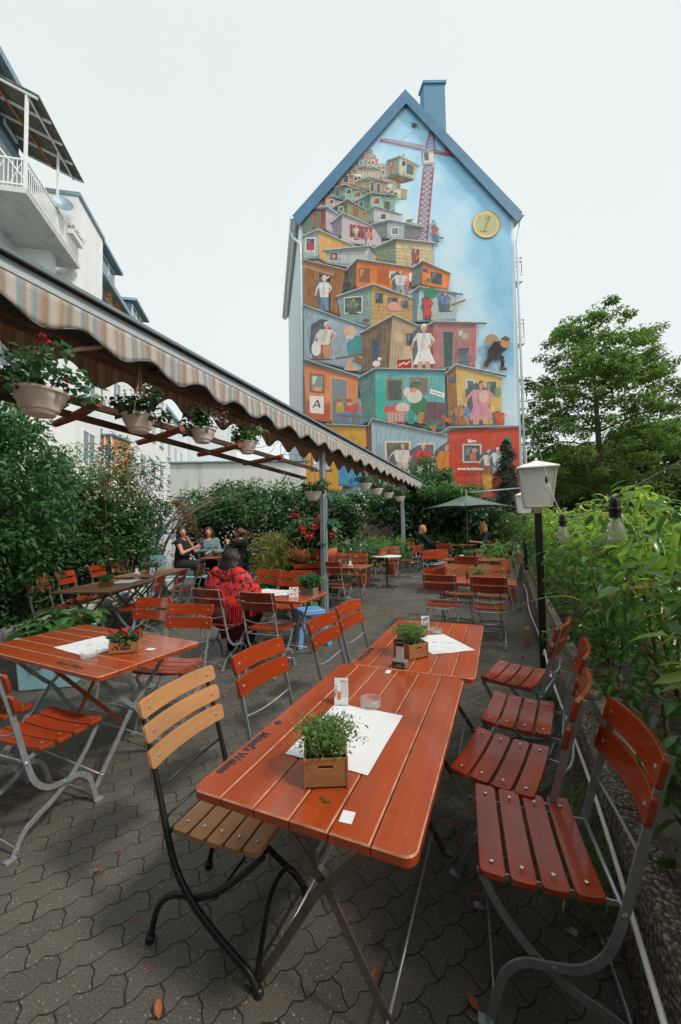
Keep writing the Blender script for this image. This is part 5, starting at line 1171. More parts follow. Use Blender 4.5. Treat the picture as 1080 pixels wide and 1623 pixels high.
# balcony: slab edge from (s=1.5) to (s=4.95)
ZB = 12.2; bal = bb(MB(), O2, 1.35, 4.95, 0, 1.78, ZB - .17, ZB).build('balcony', 'stucco_dirty', apt)
q = MB()
def post(s, n, z0=ZB, z1=ZB + .95, w=.05): q.bar(Lp(O2, s, n, z0), Lp(O2, s, n, z1), w, w)
for k in range(32): post(1.4 + 3.5 * k / 31, 1.72, w=.022)
for k in range(14): post(1.4, 1.72 * k / 14 + .02, w=.022)
for zz in (.95, .12): q.bar(Lp(O2, 1.4, 1.72, ZB + zz), Lp(O2, 4.9, 1.72, ZB + zz), .05, .05); q.bar(Lp(O2, 1.4, 0, ZB + zz), Lp(O2, 1.4, 1.72, ZB + zz), .05, .05)
for k in range(3): q.bar(Lp(O2, 1.4, .3 + .5 * k, ZB + .12), Lp(O2, 1.4, .65 + .5 * k, ZB + .95), .02, .02)
q.build('railing', 'whitemetal', bal)
q = MB(); post(1.4, 1.72, ZB, ZB + 3.15, .075); q.build('canopy_post', 'whitemetal', bal); q = MB(); post(3.3, 1.72, ZB, ZB + 3.1, .06); q.build('canopy_post', 'whitemetal', bal)
can = MB(); zc = lambda n: ZB + 3.9 - .41 * n; vs = [Lp(O2, s, n, zc(n) + e) for s in (1.3, 4.45) for n, e in ((-.1, 0), (2.1, 0), (2.1, .05), (-.1, .05))]
can.add(vs, [(3, 2, 1, 0), (4, 5, 6, 7), (0, 1, 5, 4), (2, 3, 7, 6), (1, 2, 6, 5)]); cn = can.build('canopy', 'corr', apt)
q = MB()
for s in (1.36, 2.1, 2.85, 3.6, 4.35): q.bar(Lp(O2, s, 0, zc(0) - .05), Lp(O2, s, 2.05, zc(2.05) - .05), .07, .05)
q.bar(Lp(O2, 1.36, 1.75, zc(1.75) - .1), Lp(O2, 4.4, 1.75, zc(1.75) - .1), .06, .05); q.bar(Lp(O2, 1.4, 1.72, ZB + .3), Lp(O2, 1.4, .1, ZB + 2.4), .04, .04)
q.build('canopy_frame', 'whitemetal', cn)
q = MB(); q.bar(Lp(O2, 1.4, .7, zc(.7) - .12), Lp(O2, 4.3, 1.1, zc(1.1) - .12), .05, .05); q.build('rust_rod', 'rust', cn)
q = MB()  # satellite dish
Ms = Matrix.Translation(Vector(Lp(O2, 3.35, 1.85, ZB + 1.15))) @ Matrix.Rotation(R(-55), 4, 'Z') @ Matrix.Rotation(R(72), 4, 'Y')
q.lathe([(.02, 0), (.2, .03), (.33, .09), (.35, .11), (.33, .10), (.2, .045), (.0, .02)], 20, M=Ms); q.build('satellite_dish', 'zinc', apt, 40); bpy.data.objects['satellite_dish'].parent = bal
# flower box on the balcony end
dbx = bb(MB(), O2, 3.9, 4.75, 1.78, 1.98, ZB + .55, ZB + .75).build('flower_box', 'whitemetal', bal)
cc = [Lp(O2, 3.9 + .85 * random.random(), 1.9, ZB + .85) for _ in range(9)]
link('flowers', cloud(cc, [.12] * 9, 26, .06, .03, 'drytrail', 'balcony_flowers'), bal)
# lower balcony + wing seen under it
b = MB(); bb(b, O2, .4, 3.2, 0, 1.2, 9.15, 9.3); lb = b.build('lower_balcony', 'stucco_dirty', apt)
q = MB()
bb(q, O2, .4, 3.2, 1.2, 1.24, 9.3, 10.15); bb(q, O2, .38, .42, 0, 1.2, 9.3, 10.15); q.build('balcony_front', 'bluepaint', lb)
wbox(4.0, 4.35, 0, 1.2, 8.8, ZB - .17, 'partition', 'stucco_shade', apt)
wbox(4.4, 4.75, .02, .06, 9.2, 11.4, 'door', 'darkpane', apt)
# windows of the lower floors of this house and bay
def win(par, s, z, w=1.1, h=1.5, n=0.0, sash=True, shutter=None):
    b = MB(); bb(b, O2, s, s + w, n - .02, n + .05, z, z + .07); bb(b, O2, s, s + w, n - .02, n + .05, z + h - .07, z + h); bb(b, O2, s, s + .07, n - .02, n + .05, z + .07, z + h - .07); bb(b, O2, s + w - .07, s + w, n - .02, n + .05, z + .07, z + h - .07)
    if sash: bb(b, O2, s + w / 2 - .035, s + w / 2 + .035, n - .02, n + .045, z + .07, z + h - .07)
    bb(b, O2, s - .08, s + w + .08, n - .02, n + .14, z - .09, z - .02)
    f = b.build('window', 'whitemetal', par); g = MB(); bb(g, O2, s + .07, s + w - .07, n - .01, n + .02, z + .07, z + h - .07); g.build('pane', 'pane', f)
for z in (1.1, 4.2, 7.2):
    for s in (.8, 3.2): win(apt, s, z)
    win(apt, 5.7, z, 1.2, 1.5, 1.62)
    win(apt, -2.5, z)
# second house further along: gutter at ~14.3
apt2 = empty('terraced_house', (-11.2 + DV.x * 7.6 + .7, 10.0 + DV.y * 7.6 + .13, .25), 0, 'pale house beyond the bay with slate blue dormers and orange flower boxes', 'house')
L2 = 15; H2 = 14.15
wbox(0, L2, -9, .2, 0, H2, 'wall', 'stucco_white', apt2)
b = MB(); vs = [Lp(O2, s, n, z) for s in (0, L2) for n, z in ((.55, H2 - .02), (-4, H2 + 4.0), (-9, H2 + 4), (-9, H2 - .02))]
b.add(vs, [(0, 1, 2, 3), (7, 6, 5, 4), (0, 4, 5, 1), (1, 5, 6, 2), (3, 7, 4, 0)]); rf2 = b.build('roof', 'rooftile', apt2)
wbox(0, L2, .2, .72, H2 - .22, H2 + .05, 'gutter', 'zinc', apt2)
for s0, w in ((.55, 2.9), (6.2, 2.3), (11.0, 2.0)):
    d = wbox(s0, s0 + w, -3.2, .18, H2 + .05, H2 + 1.7, 'dormer', 'bluegrey', apt2)
    bb(MB(), O2, s0 - .12, s0 + w + .25, -3.3, .55, H2 + 1.7, H2 + 1.86).build('dormer_roof', 'zinc', d)
    b = MB()
    for k in range(3): bb(b, O2, s0 + .12 + k * (w - .1) / 3, s0 + .12 + (k + 1) * (w - .1) / 3 - .12, .17, .24, H2 + .3, H2 + 1.6)
    f = b.build('window', 'whitemetal', d)
    g = MB()
    for k in range(3): bb(g, O2, s0 + .2 + k * (w - .1) / 3, s0 + .12 + (k + 1) * (w - .1) / 3 - .2, .22, .255, H2 + .4, H2 + 1.5)
    g.build('pane', 'pane', f)
for fl in range(4):
    z = 2.0 + fl * 3.1
    for k in range(6): win(apt2, .9 + k * 2.4, z, 1.15, 1.55, .2)
b = MB()
for k in range(2): bb(b, O2, 1.5 + k * 1.9, 3.1 + k * 1.9, .24, .5, H2 - .95, H2 - .72)
fb = b.build('flower_box', 'darksteel', apt2)
cc = [Lp(O2, 1.4 + 3.7 * random.random(), .48, H2 - .62) for _ in range(36)]
link('flowers', cloud(cc, [.16] * 36, 22, .09, .05, 'orangeflower', 'gutter_flowers'), fb); link('flower_leaves', cloud(cc, [.17] * 36, 14, .09, .05, 'vine', 'gutter_leaves'), fb)
apt3 = empty('distant_house', (-11.2 + DV.x * 22.8, 10.0 + DV.y * 22.8, .25), 0, 'low grey roofed house at the far end of the left row', 'house')
wbox(0, 12, -9, .1, 0, 12.6, 'wall', 'stucco_shade', apt3); wbox(-.1, 12, -9, .4, 12.6, 12.9, 'roof', 'zinc', apt3)
for fl in range(3):
    for k in range(4): win(apt3, 1 + k * 2.7, 2.2 + fl * 3.1, 1.1, 1.5, .1)
# orange shop front seen between the hanging baskets
osf = empty('orange_bay', (-11.2 + DV.x * 9.5 + 1.5, 10 + DV.y * 9.5, .25), 0, 'orange glazed bay with white posts between house row and garden', 'building')
b = MB(); b.box((0, 0, 3.0), (1.1, 1.6, 6.0)); b.build('wall', 'orangewall', osf)
b = MB(); [b.box((x, -.83, 3.0), (.07, .05, 6.0)) for x in (-.5, -.15, .2, .52)]; b.build('post', 'whitemetal', osf)
b = MB(); [b.box((.25, -.815, z), (.5, .02, .9)) for z in (3.4, 5.0)]; b.build('pane', 'pane', osf)
b = MB(); b.box((0, 0, 6.03), (1.3, 1.8, .08)); b.build('roof', 'zinc', osf)

# ------------------------------------------------------------------ low annexe left of the mural
an = empty('annexe', (-4.6, 17.3, .25), 0, 'low pale concrete annexe with two vents and roof rail left of the mural', 'building')
b = MB(); b.box((0, 1.5, 2.2), (6.1, 3.0, 4.35)); b.build('wall', 'stucco_dirty', an)
b = MB(); b.box((0, 1.42, 4.40), (6.2, 3.1, .06)); b.build('coping', 'zinc', an)
b = MB()
for z in (2.35, 2.72): b.box((2.62, -.012, z), (.55, .02, .22))
b.build('vent', 'blackink', an)
b = MB(); [b.box((2.62, -.02, z), (.62, .03, .04)) for z in (2.2, 2.53, 2.87)]; b.build('vent_frame', 'stucco_shade', an)
b = MB(); [b.bar((x, .3, 4.42), (x, .3, 5.2), .03, .03) for x in (1.9, 2.3, 2.7, 3.0)]; [b.bar((1.9, .3, z), (3.0, .3, z), .04, .03) for z in (4.75, 5.2)]; b.build('roof_rail', 'zinc', an)
b = MB(); b.box((-1.6, 1.4, 5.35), (1.9, 1.6, 1.85)); b.build('roof_hut', 'stucco_shade', an)

# garden end wall, beige, and low stone kerb of the left bed
gw = MB(); gw.box((0, 0, 1.25), (9.2, .25, 2.5)); o = gw.build('garden_wall', 'stucco_beige'); o.location = (2.6, 16.4, .3); tag(o, 'beige rendered garden wall behind the vines at the far end', 'wall')
gw = MB(); gw.box((0, 0, 1.1), (.22, 9.0, 2.2)); o = gw.build('garden_wall', 'stucco_shade'); o.location = (-5.75, 8.4, .1); tag(o, 'grey side wall behind the left bushes and the brown table', 'wall')
b = MB()
for k in range(11):
    b.box((random.uniform(-.01, .01), k * .52, .14), (.20, .50, .28 + random.uniform(-.02, .02)), None, .02)
o = b.build('stone_kerb', 'stucco_dirty', smooth=False); o.location = (-4.42, 4.2, 0); o.rotation_euler = (R(1.2), 0, R(-2)); tag(o, 'rough stone kerb edging the left planting bed', 'kerb')

# ------------------------------------------------------------------ planter wall on the right with rail and pipe
b = MB(); n = 15
for k in range(n):
    a0 = .2 + k * .86; a1 = a0 + .85; P = []
    for z in (-.02, .40):
        for l, al in ((.335 + .03 * (z > 0), a0), (.335 + .03 * (z > 0), a1), (.47, a1), (.47, a0)): P.append(G(l, al, z))
    b.mat(0).add(P, [(0, 1, 2, 3), (7, 6, 5, 4), (0, 4, 5, 1), (1, 5, 6, 2), (2, 6, 7, 3), (3, 7, 4, 0)])
o = b.build('planter_wall', 'aggregate', loc=G(.4, 5)); tag(o, 'low planter wall of washed pebble concrete along the right side', 'wall')
b = MB()
for k in range(12):
    a0 = 1.0 + k * 1.05; h_ = random.uniform(-.012, .012); P = []
    a_, c_ = G(.505, a0, .43 + h_), G(.505, a0 + 1.03, .43 - h_); b.bar(a_, c_, .075, .07)
rl = b.build('wooden_rail', 'greywood', loc=G(.5, 5)); tag(rl, 'weathered timber rail on top of the pebble planter wall', 'rail')
P = [G(.325 - .015 * math.sin(al * 2.1), al, .31 + .02 * math.sin(al * 1.7) - (.12 if al > 4.4 else 0)) for al in np.arange(1.0, 9.2, .22)]
o = MB().tube(P, .009, 8).build('white_pipe', 'white', loc=G(.33, 4), smooth=True); tag(o, 'thin white pipe running along the face of the planter wall', 'pipe')
b = MB(); b.box((0, 0, .10), (.05, .11, .20), None, .004); o = b.build('wooden_block', 'crate'); o.location = G(.22, 5.55); o.rotation_euler = (0, 0, -YAW); tag(o, 'small upright wooden block at the foot of the planter wall', 'block')
b = MB(); vs = [G(.47, .2, .34), G(1.5, .2, .34), G(1.5, 13, .34), G(.47, 13, .34)]
vs = []; 
for k in range(14): vs += [G(.468, .2 + k, .34), G(1.45, .2 + k, .34)]
b.add(vs, [(2 * k, 2 * k + 1, 2 * k + 3, 2 * k + 2) for k in range(13)]); o = b.build('planting_bed', 'soil'); tag(o, kind='structure')

# ------------------------------------------------------------------ vegetation
def stems(n, w, h, r=.012, lean=.25, mat='stem', base=0):
    b = MB()
    for _ in range(n):
        x, y = random.uniform(-w[0], w[0]), random.uniform(-w[1], w[1]); P = [(x, y, base)]; a = random.random() * 6.28
        for k in range(1, 5): P.append((P[-1][0] + math.cos(a) * lean * h / 6 + random.uniform(-.02, .02), P[-1][1] + math.sin(a) * lean * h / 6 + random.uniform(-.02, .02), base + (h - base) * k / 4))
        b.tube(P, [r, r * .85, r * .7, r * .5, r * .25], 6)
        for j in range(5):
            t = random.uniform(.3, .9); p = Vector(P[int(t * 4)]); q = p + Vector((random.uniform(-1, 1), random.uniform(-1, 1), random.uniform(.3, 1))) * .16 * (h / 1.3); b.tube([p, (p + q) / 2 + Vector((0, 0, .02)), q], [r * .4, r * .3, r * .15], 5)
    return b.mesh('stems', mat, True)
def hedge_var(seed, k=120, per=15, L=.068):
    np.random.seed(seed); random.seed(seed)
    c = np.stack([np.random.uniform(-.52, .48, k), np.random.uniform(-.62, .62, k), .45 + 1.12 * np.random.rand(k) ** .75], 1)
    c[:, 0] *= .5 + .5 * (c[:, 2] / 1.5) + .25 * np.sin(c[:, 1] * 7 + seed) * np.cos(c[:, 2] * 6); c[:, 2] -= .06; c[:, 2] += .09 * np.sin(c[:, 1] * 9 + seed) * (c[:, 2] > 1.1); c[:k // 5, 2] = np.random.uniform(.42, .8, k // 5); c[:, 2] *= 1 - .06 * np.random.rand(k)
    m1 = cloud(c, np.random.uniform(.08, .17, k), per, L, .027, 'laurel', 'laurel_foliage', 1, .55, .5, .35, 1.0, .55)
    c2 = np.stack([np.random.uniform(-.38, .4, 34), np.random.uniform(-.6, .6, 34), np.random.uniform(1.12, 1.58, 34)], 1)
    m2 = cloud(c2, np.full(34, .12), 18, L * 1.35, .032, 'laurel_bright', 'laurel_tips', 1, .7, .4, .35)
    return m1, m2, stems(7, (.3, .5), 1.35, .016)
HV = [hedge_var(s, 118, 18) for s in (11, 12, 13)]
hn = ['nearest laurel bush of the right hedge, at the right edge with big bright leaves', 'laurel bush of the right hedge behind the nearest red chairs', 'laurel bush of the right hedge just right of the near lamp post', 'laurel bush of the right hedge directly behind the near lamp post', 'laurel bush of the right hedge beside the two dark red chairs', 'laurel bush of the right hedge beside the orange chairs', 'laurel bush of the right hedge beside the folded chairs on the wall', 'laurel bush of the right hedge below the far white lantern', 'last laurel bush of the right hedge near the parasol']
for k in range(9):
    al = 1.75 + k * 1.18; v = G(.93 + .02 * math.sin(k * 2.3), al, .05); r = empty('laurel_bush', v, -YAW + (PI if k % 2 else 0), hn[k], 'bush', 'laurel bushes of the right hedge')
    m = HV[k % 3]; link('foliage', m[0], r); link('young_leaves', m[1], r); link('stem', m[2], r); r.scale = (1 + .08 * math.sin(k * 2.9), 1, 1.0 + .07 * math.sin(k * 1.7))
# near big-leaved twigs at the right edge
def big_twig(n, seed, L=.14):
    np.random.seed(seed); random.seed(seed); b = MB(); P_, N_, D_ = [], [], []
    for i in range(n):
        s = Vector((random.uniform(-.05, .25), random.uniform(-.25, .25), random.uniform(-.75, -.2))); e = s + Vector((random.uniform(-.28, .02), random.uniform(-.15, .15), random.uniform(.35, .7)))
        pts = [s + (e - s) * t + Vector((0, 0, .04 * math.sin(t * 3))) for t in (0, .25, .5, .75, 1)]; b.tube(pts, [.006, .005, .004, .003, .002], 6)
        for j in range(11):
            t = .15 + .85 * j / 10; p = s + (e - s) * t; a = j * 2.4; d = Vector((math.cos(a), math.sin(a), .35)); P_.append(p); D_.append(d); N_.append(Vector((-.2 * math.cos(a), -.2 * math.sin(a), 1)))
    f = lambda A: np.array([tuple(x) for x in A]); k = len(P_)
    return leaf_mesh('twig_leaves', f(P_), f([x.normalized() for x in N_]), f(D_), np.random.uniform(.8, 1.2, k) * L, np.random.uniform(.035, .05, k), 'laurel_bright', 1, .45), b.mesh('twigs', 'stem', True)
tw = big_twig(16, 5, .12)
for k, (l, al, z, lb) in enumerate([(.80, 1.45, 1.12, 'laurel shoots with long leaves behind the nearest chair back'), (.95, 1.42, 1.30, 'sunlit laurel shoots above the right edge of the hedge'), (.92, 1.18, 1.34, 'large bright laurel shoots reaching in at the right edge by the nearest bulb'), (.84, 1.05, .98, 'large dark laurel shoots at the right edge above the nearest chair back'), (1.02, 1.75, 1.28, 'laurel shoots rising behind the nearest light bulb')]):
    r = empty('laurel_shoots', G(l, al, z), k * 1.3, lb, 'bush'); link('leaves', tw[0], r); link('stem', tw[1], r)
# weeds at the wall foot
def tuft(n, h, mat, L=.06, W=.006, spread=.12):
    P = np.random.normal(size=(n, 3)) * [spread * .4, spread * .4, 0]; P[:, 2] = np.random.rand(n) * h; D = np.random.normal(size=(n, 3)) * .6 + [0, 0, 1]; N = unit(n)
    return leaf_mesh('tuft', P, N, D, np.random.uniform(.7, 1.3, n) * L, np.full(n, W), mat, 0, .3)
np.random.seed(21); tm = tuft(420, .28, 'herb', .10, .006, .2); tm2 = tuft(420, .30, 'ivy', .09, .012, .2)
for k, (l, al, lb) in enumerate([(.24, 2.12, 'feathery weed at the wall foot between the second and third red chair'), (.25, 1.80, 'feathery weed at the wall foot behind the nearest red chair'), (.28, 3.65, 'small weed at the wall foot near the black lamp post')]):
    tag(link('weed', tm if k != 2 else tm2, None, G(l, al, .0), k, (.9, .9, 1.0 if k < 2 else .6)), lb, 'weed')
# arching green runner over the right chairs
P = bez([G(.62, 3.3, .86), G(.45, 3.35, 1.0), G(.20, 3.45, .95), G(-.02, 3.6, .80), G(-.10, 3.66, .84), G(-.12, 3.68, .93)], 6); b = MB().tube(P, [.006 - .004 * k / len(P) for k in range(len(P))], 6)
MT['runner'] = simple('green_runner', (.22, .30, .07), .6); o = b.build('vine_runner', 'runner', smooth=True); tag(o, 'thin pale green runner arching out of the hedge over the fourth red chair', 'vine')

# leafy masses of the left and back
def bush_thing(name, label, loc, size, k, per, rad, L, W, mat, cat='bush', shape=0, stemn=5, seed=1, power=.35, up=.6, droop=.25, sm='stem', low=0.0, group=None):
    np.random.seed(seed); random.seed(seed); c = shell_pts(k, size, power); c[:, 2] += size[2] * (1 - low)
    c = c[c[:, 2] > .05]
    r = empty(name, loc, 0, label, cat, group); link('foliage', cloud(c, np.full(len(c), rad), per, L, W, mat, name + '_leaves', shape, up, .5, droop), r)
    if stemn: link('stem', stems(stemn, (size[0] * .4, size[1] * .4), size[2] * 1.5, max(.012, size[2] * .016), mat=sm), r)
    return r
bush_thing('thuja_bush', 'big dark green arborvitae at the left edge behind the first chair', (-5.0, 5.3, .1), (1.15, 1.05, 1.78), 460, 42, .20, .10, .036, 'ivy', seed=31, power=.25, droop=.6)
bush_thing('thuja_bush', 'dark green arborvitae right at the left margin, nearest to the camera', (-4.9, 3.9, .05), (.75, .75, 1.65), 260, 42, .19, .10, .036, 'ivy', seed=32, power=.25, droop=.6)
bush_thing('ivy_bush', 'dark leafy bush on the wall between arborvitae and oleander', (-5.3, 6.9, .1), (.8, .9, 1.45), 200, 36, .2, .10, .05, 'dkgreen', seed=33, power=.3)
bush_thing('flowering_bush', 'loose bright bush with pale blossom against the white house', (-5.2, 7.6, 1.4), (1.0, .8, .95), 90, 22, .16, .07, .03, 'vine', seed=35, stemn=6)
bush_thing('oleander', 'tall dark oleander behind the hanging basket, left of the three women', (-4.75, 8.6, .1), (.85, .8, 1.78), 230, 34, .2, .15, .026, 'dkgreen', seed=36, power=.35, up=.2)
bush_thing('oleander', 'low oleander with long grey leaves behind the brown table', (-4.6, 7.1, .1), (.5, .9, .62), 60, 20, .16, .17, .026, 'dkgreen', seed=37, up=.1)
bush_thing('climbing_hedge', 'dark climber-covered hedge behind the three women', (-3.1, 11.4, .1), (1.6, .7, 1.42), 260, 40, .26, .11, .07, 'dkgreen', seed=38, power=.25)
bush_thing('climbing_hedge', 'dark climber-covered hedge behind the tall grasses and geraniums', (-.7, 11.9, .1), (1.5, .7, 1.22), 240, 40, .26, .11, .07, 'dkgreen', seed=39, power=.25)
bush_thing('ivy_crest', 'bright ivy crest below the annexe vents', (-1.55, 12.0, 2.05), (1.7, .55, .42), 80, 30, .2, .09, .06, 'ivy', seed=40, stemn=0)
bush_thing('laurel_crest', 'upright young laurel shoots above the back hedge', (-2.3, 12.2, 2.3), (1.3, .4, .5), 40, 22, .16, .12, .035, 'ivy', seed=41, stemn=8, up=.1)
bush_thing('climbing_vine', 'climber with white flowers on the far beige wall behind the small tables', (1.35, 14.9, 1.65), (1.75, .5, .75), 150, 30, .22, .11, .08, 'ivy', seed=42, stemn=0)
bush_thing('climbing_vine', 'dense dark vine hanging left of the green parasol', (2.95, 14.3, .9), (.95, .6, 1.15), 150, 30, .24, .12, .09, 'dkgreen', seed=43, stemn=3)
bush_thing('climbing_vine', 'bright vine leaves lying over the top of the green parasol', (3.7, 13.6, 2.62), (1.5, .45, .22), 60, 26, .15, .11, .08, 'vine', seed=44, stemn=0)
bush_thing('climbing_vine', 'vine thicket in the dark behind the people under the parasol', (4.2, 15.2, .2), (2.1, .6, 1.35), 260, 40, .26, .14, .11, 'dkgreen', seed=45, stemn=4)
bush_thing('round_bush', 'round green bush with orange berries before the painted blue hut', (3.55, 15.3, 2.3), (1.05, .7, 1.05), 150, 34, .2, .12, .06, 'ivy', seed=46, stemn=3)
bush_thing('hedge_end', 'green hedge right of the parasol under the far lantern', (6.4, 13.2, .2), (.9, 1.0, 1.05), 110, 26, .22, .11, .05, 'laurel', seed=47)
np.random.seed(50); c = np.stack([np.random.uniform(-1.6, 1.6, 90), np.random.uniform(-.2, .2, 90), np.random.uniform(-.5, .35, 90)], 1)
r = empty('flower_vine', (1.3, 14.2, 2.45), 0, 'white flowering climber around the far end of the awning', 'vine'); link('flowers', cloud(c[:40], np.full(40, .10), 9, .07, .06, 'whiteflower', 'vine_flowers'), r); link('foliage', cloud(c, np.full(90, .16), 15, .10, .07, 'ivy', 'vine_foliage'), r)
# white blossoms sprinkled in front of the white house
np.random.seed(51); c = np.stack([np.random.uniform(-1.0, 1.3, 60), np.random.uniform(-.5, .5, 60), np.random.uniform(-.35, .7, 60)], 1)
r = empty('blossom_spray', (-4.9, 7.5, 2.3), 0, 'spray of tiny white blossom and dry leaves before the white house', 'plant'); link('flowers', cloud(c, np.full(60, .13), 26, .035, .03, 'whiteflower', 'blossom'), r); link('foliage', cloud(c[:25], np.full(25, .15), 22, .06, .03, 'vine', 'blossom_leaves'), r); link('stem', stems(8, (.9, .3), .9, .008, .9, 'twig', -.6), r)
bush_thing('leafy_shrub', 'green leafy shrub filling the gap before the pale side wall', (-4.75, 7.9, .1), (.8, 1.2, 1.35), 230, 34, .2, .09, .045, 'ivy', seed=134)
bush_thing('leafy_shrub', 'green climbing foliage woven through the bare branches above the women', (-3.3, 10.3, 1.75), (1.3, .5, .45), 110, 30, .2, .09, .05, 'ivy', seed=135, stemn=0)
bush_thing('leafy_shrub', 'dark bushy foliage hanging behind the tall grass and geraniums', (-.9, 9.9, .2), (.7, .4, .8), 110, 30, .2, .1, .06, 'dkgreen', seed=136)
bush_thing('climbing_vine', 'dark vine curtain added behind the parasol table to deepen the shade there', (4.1, 14.1, .2), (2.1, .4, 1.2), 230, 36, .24, .13, .10, 'dkgreen', seed=137, stemn=3)  # extra dark foliage, put in to darken the space under the parasol
# bare branches
b = MB(); random.seed(9)
for i in range(10):
    p = Vector((-4.3 + random.uniform(-.3, .3), 9.4 + random.uniform(-.3, .3), 1.5)); e = Vector((random.uniform(-3.9, -1.7), 9.6 + random.uniform(-.5, .5), random.uniform(2.1, 2.75))); m_ = (p + e) / 2 + Vector((0, 0, random.uniform(.1, .4)))
    P = bez([p, m_, e], 5); b.tube(P, [.011 * (1 - .85 * k / len(P)) for k in range(len(P))], 5)
    for j in range(4):
        s = P[random.randint(3, len(P) - 2)]; b.tube([s, s + Vector((random.uniform(-.1, .4), random.uniform(-.2, .2), random.uniform(-.1, .3)))], [.005, .002], 4)
b.tube(bez([(-4.4, 9.3, .2), (-4.35, 9.4, .9), (-4.2, 9.45, 1.4), (-3.8, 9.5, 1.9), (-3.2, 9.6, 2.3)], 5), .035, 8)
o = b.build('bare_shrub', 'twig', smooth=True, loc=(-4.3, 9.4, .16)); tag(o, 'bare tangled grey branches arching above the three women', 'shrub')

# conifer
def conifer(loc, h, rad, seed, label):
    np.random.seed(seed); random.seed(seed); c = []; rr_ = []
    b = MB().tube([(0, 0, 0), (0, 0, h * .6), (0, 0, h)], [.09, .05, .01], 8)
    for i in range(26):
        z = h * (.12 + .86 * i / 25); w = rad * (1 - z / h) ** .8 + .06; n = max(4, int(9 * w / rad) + 3)
        for k in range(n):
            a = random.random() * 6.28; q = w * random.uniform(.75, 1.1); b.tube([(0, 0, z), (math.cos(a) * q, math.sin(a) * q, z - q * .18)], [.012, .004], 4)
            for t in (.45, .75, 1.0): c.append((math.cos(a) * q * t, math.sin(a) * q * t, z - q * .2 * t)); rr_.append(.09 + .05 * w)
    r = empty('conifer_tree', loc, 0, label, 'tree'); link('crown', cloud(c, rr_, 30, .12, .024, 'conifer', 'needles', 0, .3, .4, .1), r); b.build('trunk', 'bark', r, True); return r
conifer((6.75, 15.5, .25), 4.8, 1.05, 61, 'dark pointed conifer in front of the red painted house at the mural foot')

# broadleaf trees
def tree(name, label, loc, H, trunk_h, crown, nl, per, rad, L, W, mat, seed, tr=.28, group=None, nb=9, power=.3):
    np.random.seed(seed); random.seed(seed); b = MB(); tips = []
    top = Vector((random.uniform(-.4, .4), random.uniform(-.4, .4), H * .9)); P = bez([(0, 0, 0), (.1, 0, trunk_h), tuple((Vector((.1, 0, trunk_h)) + top) / 2), tuple(top)], 6); b.tube(P, [tr * (1.15 - .98 * k / (len(P) - 1)) for k in range(len(P))], 10)
    cz = (H + trunk_h) / 2; ch = (H - trunk_h) / 2
    for i in range(nb * 3):
        t = random.uniform(.28, .92); s = P[int(t * (len(P) - 1))]; a = i * 2.4 + random.uniform(-.3, .3); zz = s.z + random.uniform(.3, 2.2) * H / 15
        u = min(1, abs((zz - cz) / ch)); w = math.sqrt(max(.05, 1 - u * u)) * crown * random.uniform(.7, 1.0); e = Vector((math.cos(a) * w, math.sin(a) * w * .8, zz)); m_ = (s + e) / 2 + Vector((0, 0, .3))
        Q = bez([s, m_, e], 4); r0 = tr * .34 * (1 - t * .6); b.tube(Q, [r0 * (1 - .88 * k / (len(Q) - 1)) for k in range(len(Q))], 6)
        for j in range(4):
            q = Q[random.randint(3, len(Q) - 1)]; ee = q + Vector((random.uniform(-1, 1), random.uniform(-1, 1), random.uniform(-.3, .8))) * crown * .22; b.tube([q, ee], [r0 * .3, .01], 4); tips.append(tuple(ee))
        tips.append(tuple(e))
    c = shell_pts(nl, (crown, crown * .85, ch), power); c[:, 2] += cz; c[:, :2] *= (1.08 - .42 * ((c[:, 2:3] - cz) / ch)); c[:, :2] += np.random.normal(size=(nl, 2)) * .2
    c = np.concatenate([c, np.array(tips)]); rr = np.random.uniform(.6, 1.3, len(c)) * rad
    r = empty(name, loc, 0, label, 'tree', group); link('crown', cloud(c, rr, per, L, W, mat, 'tree_leaves', 0, .75, .3, .3, .55), r); b.build('trunk', 'bark', r, True); return r
tree('linden_tree', 'large broadleaf tree right of the mural house, its dark trunk forking low', (17.6, 26, .3), 16.2, 2.6, 5.0, 330, 80, .52, .22, .12, 'treeleaf', 71, .30, nb=12)
gb = 'trees beyond the street'
tree('street_tree', 'bright green tree filling the gap right of the big linden', (27, 33, .3), 10.5, 2.0, 4.8, 330, 46, .8, .34, .2, 'treeleaf', 72, .2, gb)
tree('street_tree', 'low yellow-green tree glimpsed between house corner and big linden', (17.5, 37, .3), 8.0, 1.0, 4.4, 300, 44, .8, .34, .2, 'treeleaf', 73, .2, gb)
tree('street_tree', 'dark tree behind the trunk of the big linden', (23.5, 40, .3), 9.5, .8, 5.8, 340, 44, .95, .38, .24, 'treeleaf', 74, .25, gb)
tree('street_tree', 'tree at the right edge behind the laurel hedge', (30.5, 27, .3), 9.8, 1.2, 5.0, 330, 46, .8, .32, .2, 'treeleaf', 75, .22, gb)
bush_thing('street_bush', 'low thicket under the big linden behind the near lantern', (16.5, 30, .3), (5.5, 1.5, 2.3), 300, 44, .55, .28, .16, 'treeleaf', seed=76, stemn=6)
bush_thing('street_bush', 'low thicket beyond the hedge at the far right', (26, 28, .3), (5.5, 1.5, 2.4), 300, 44, .55, .28, .16, 'treeleaf', seed=77, stemn=6)
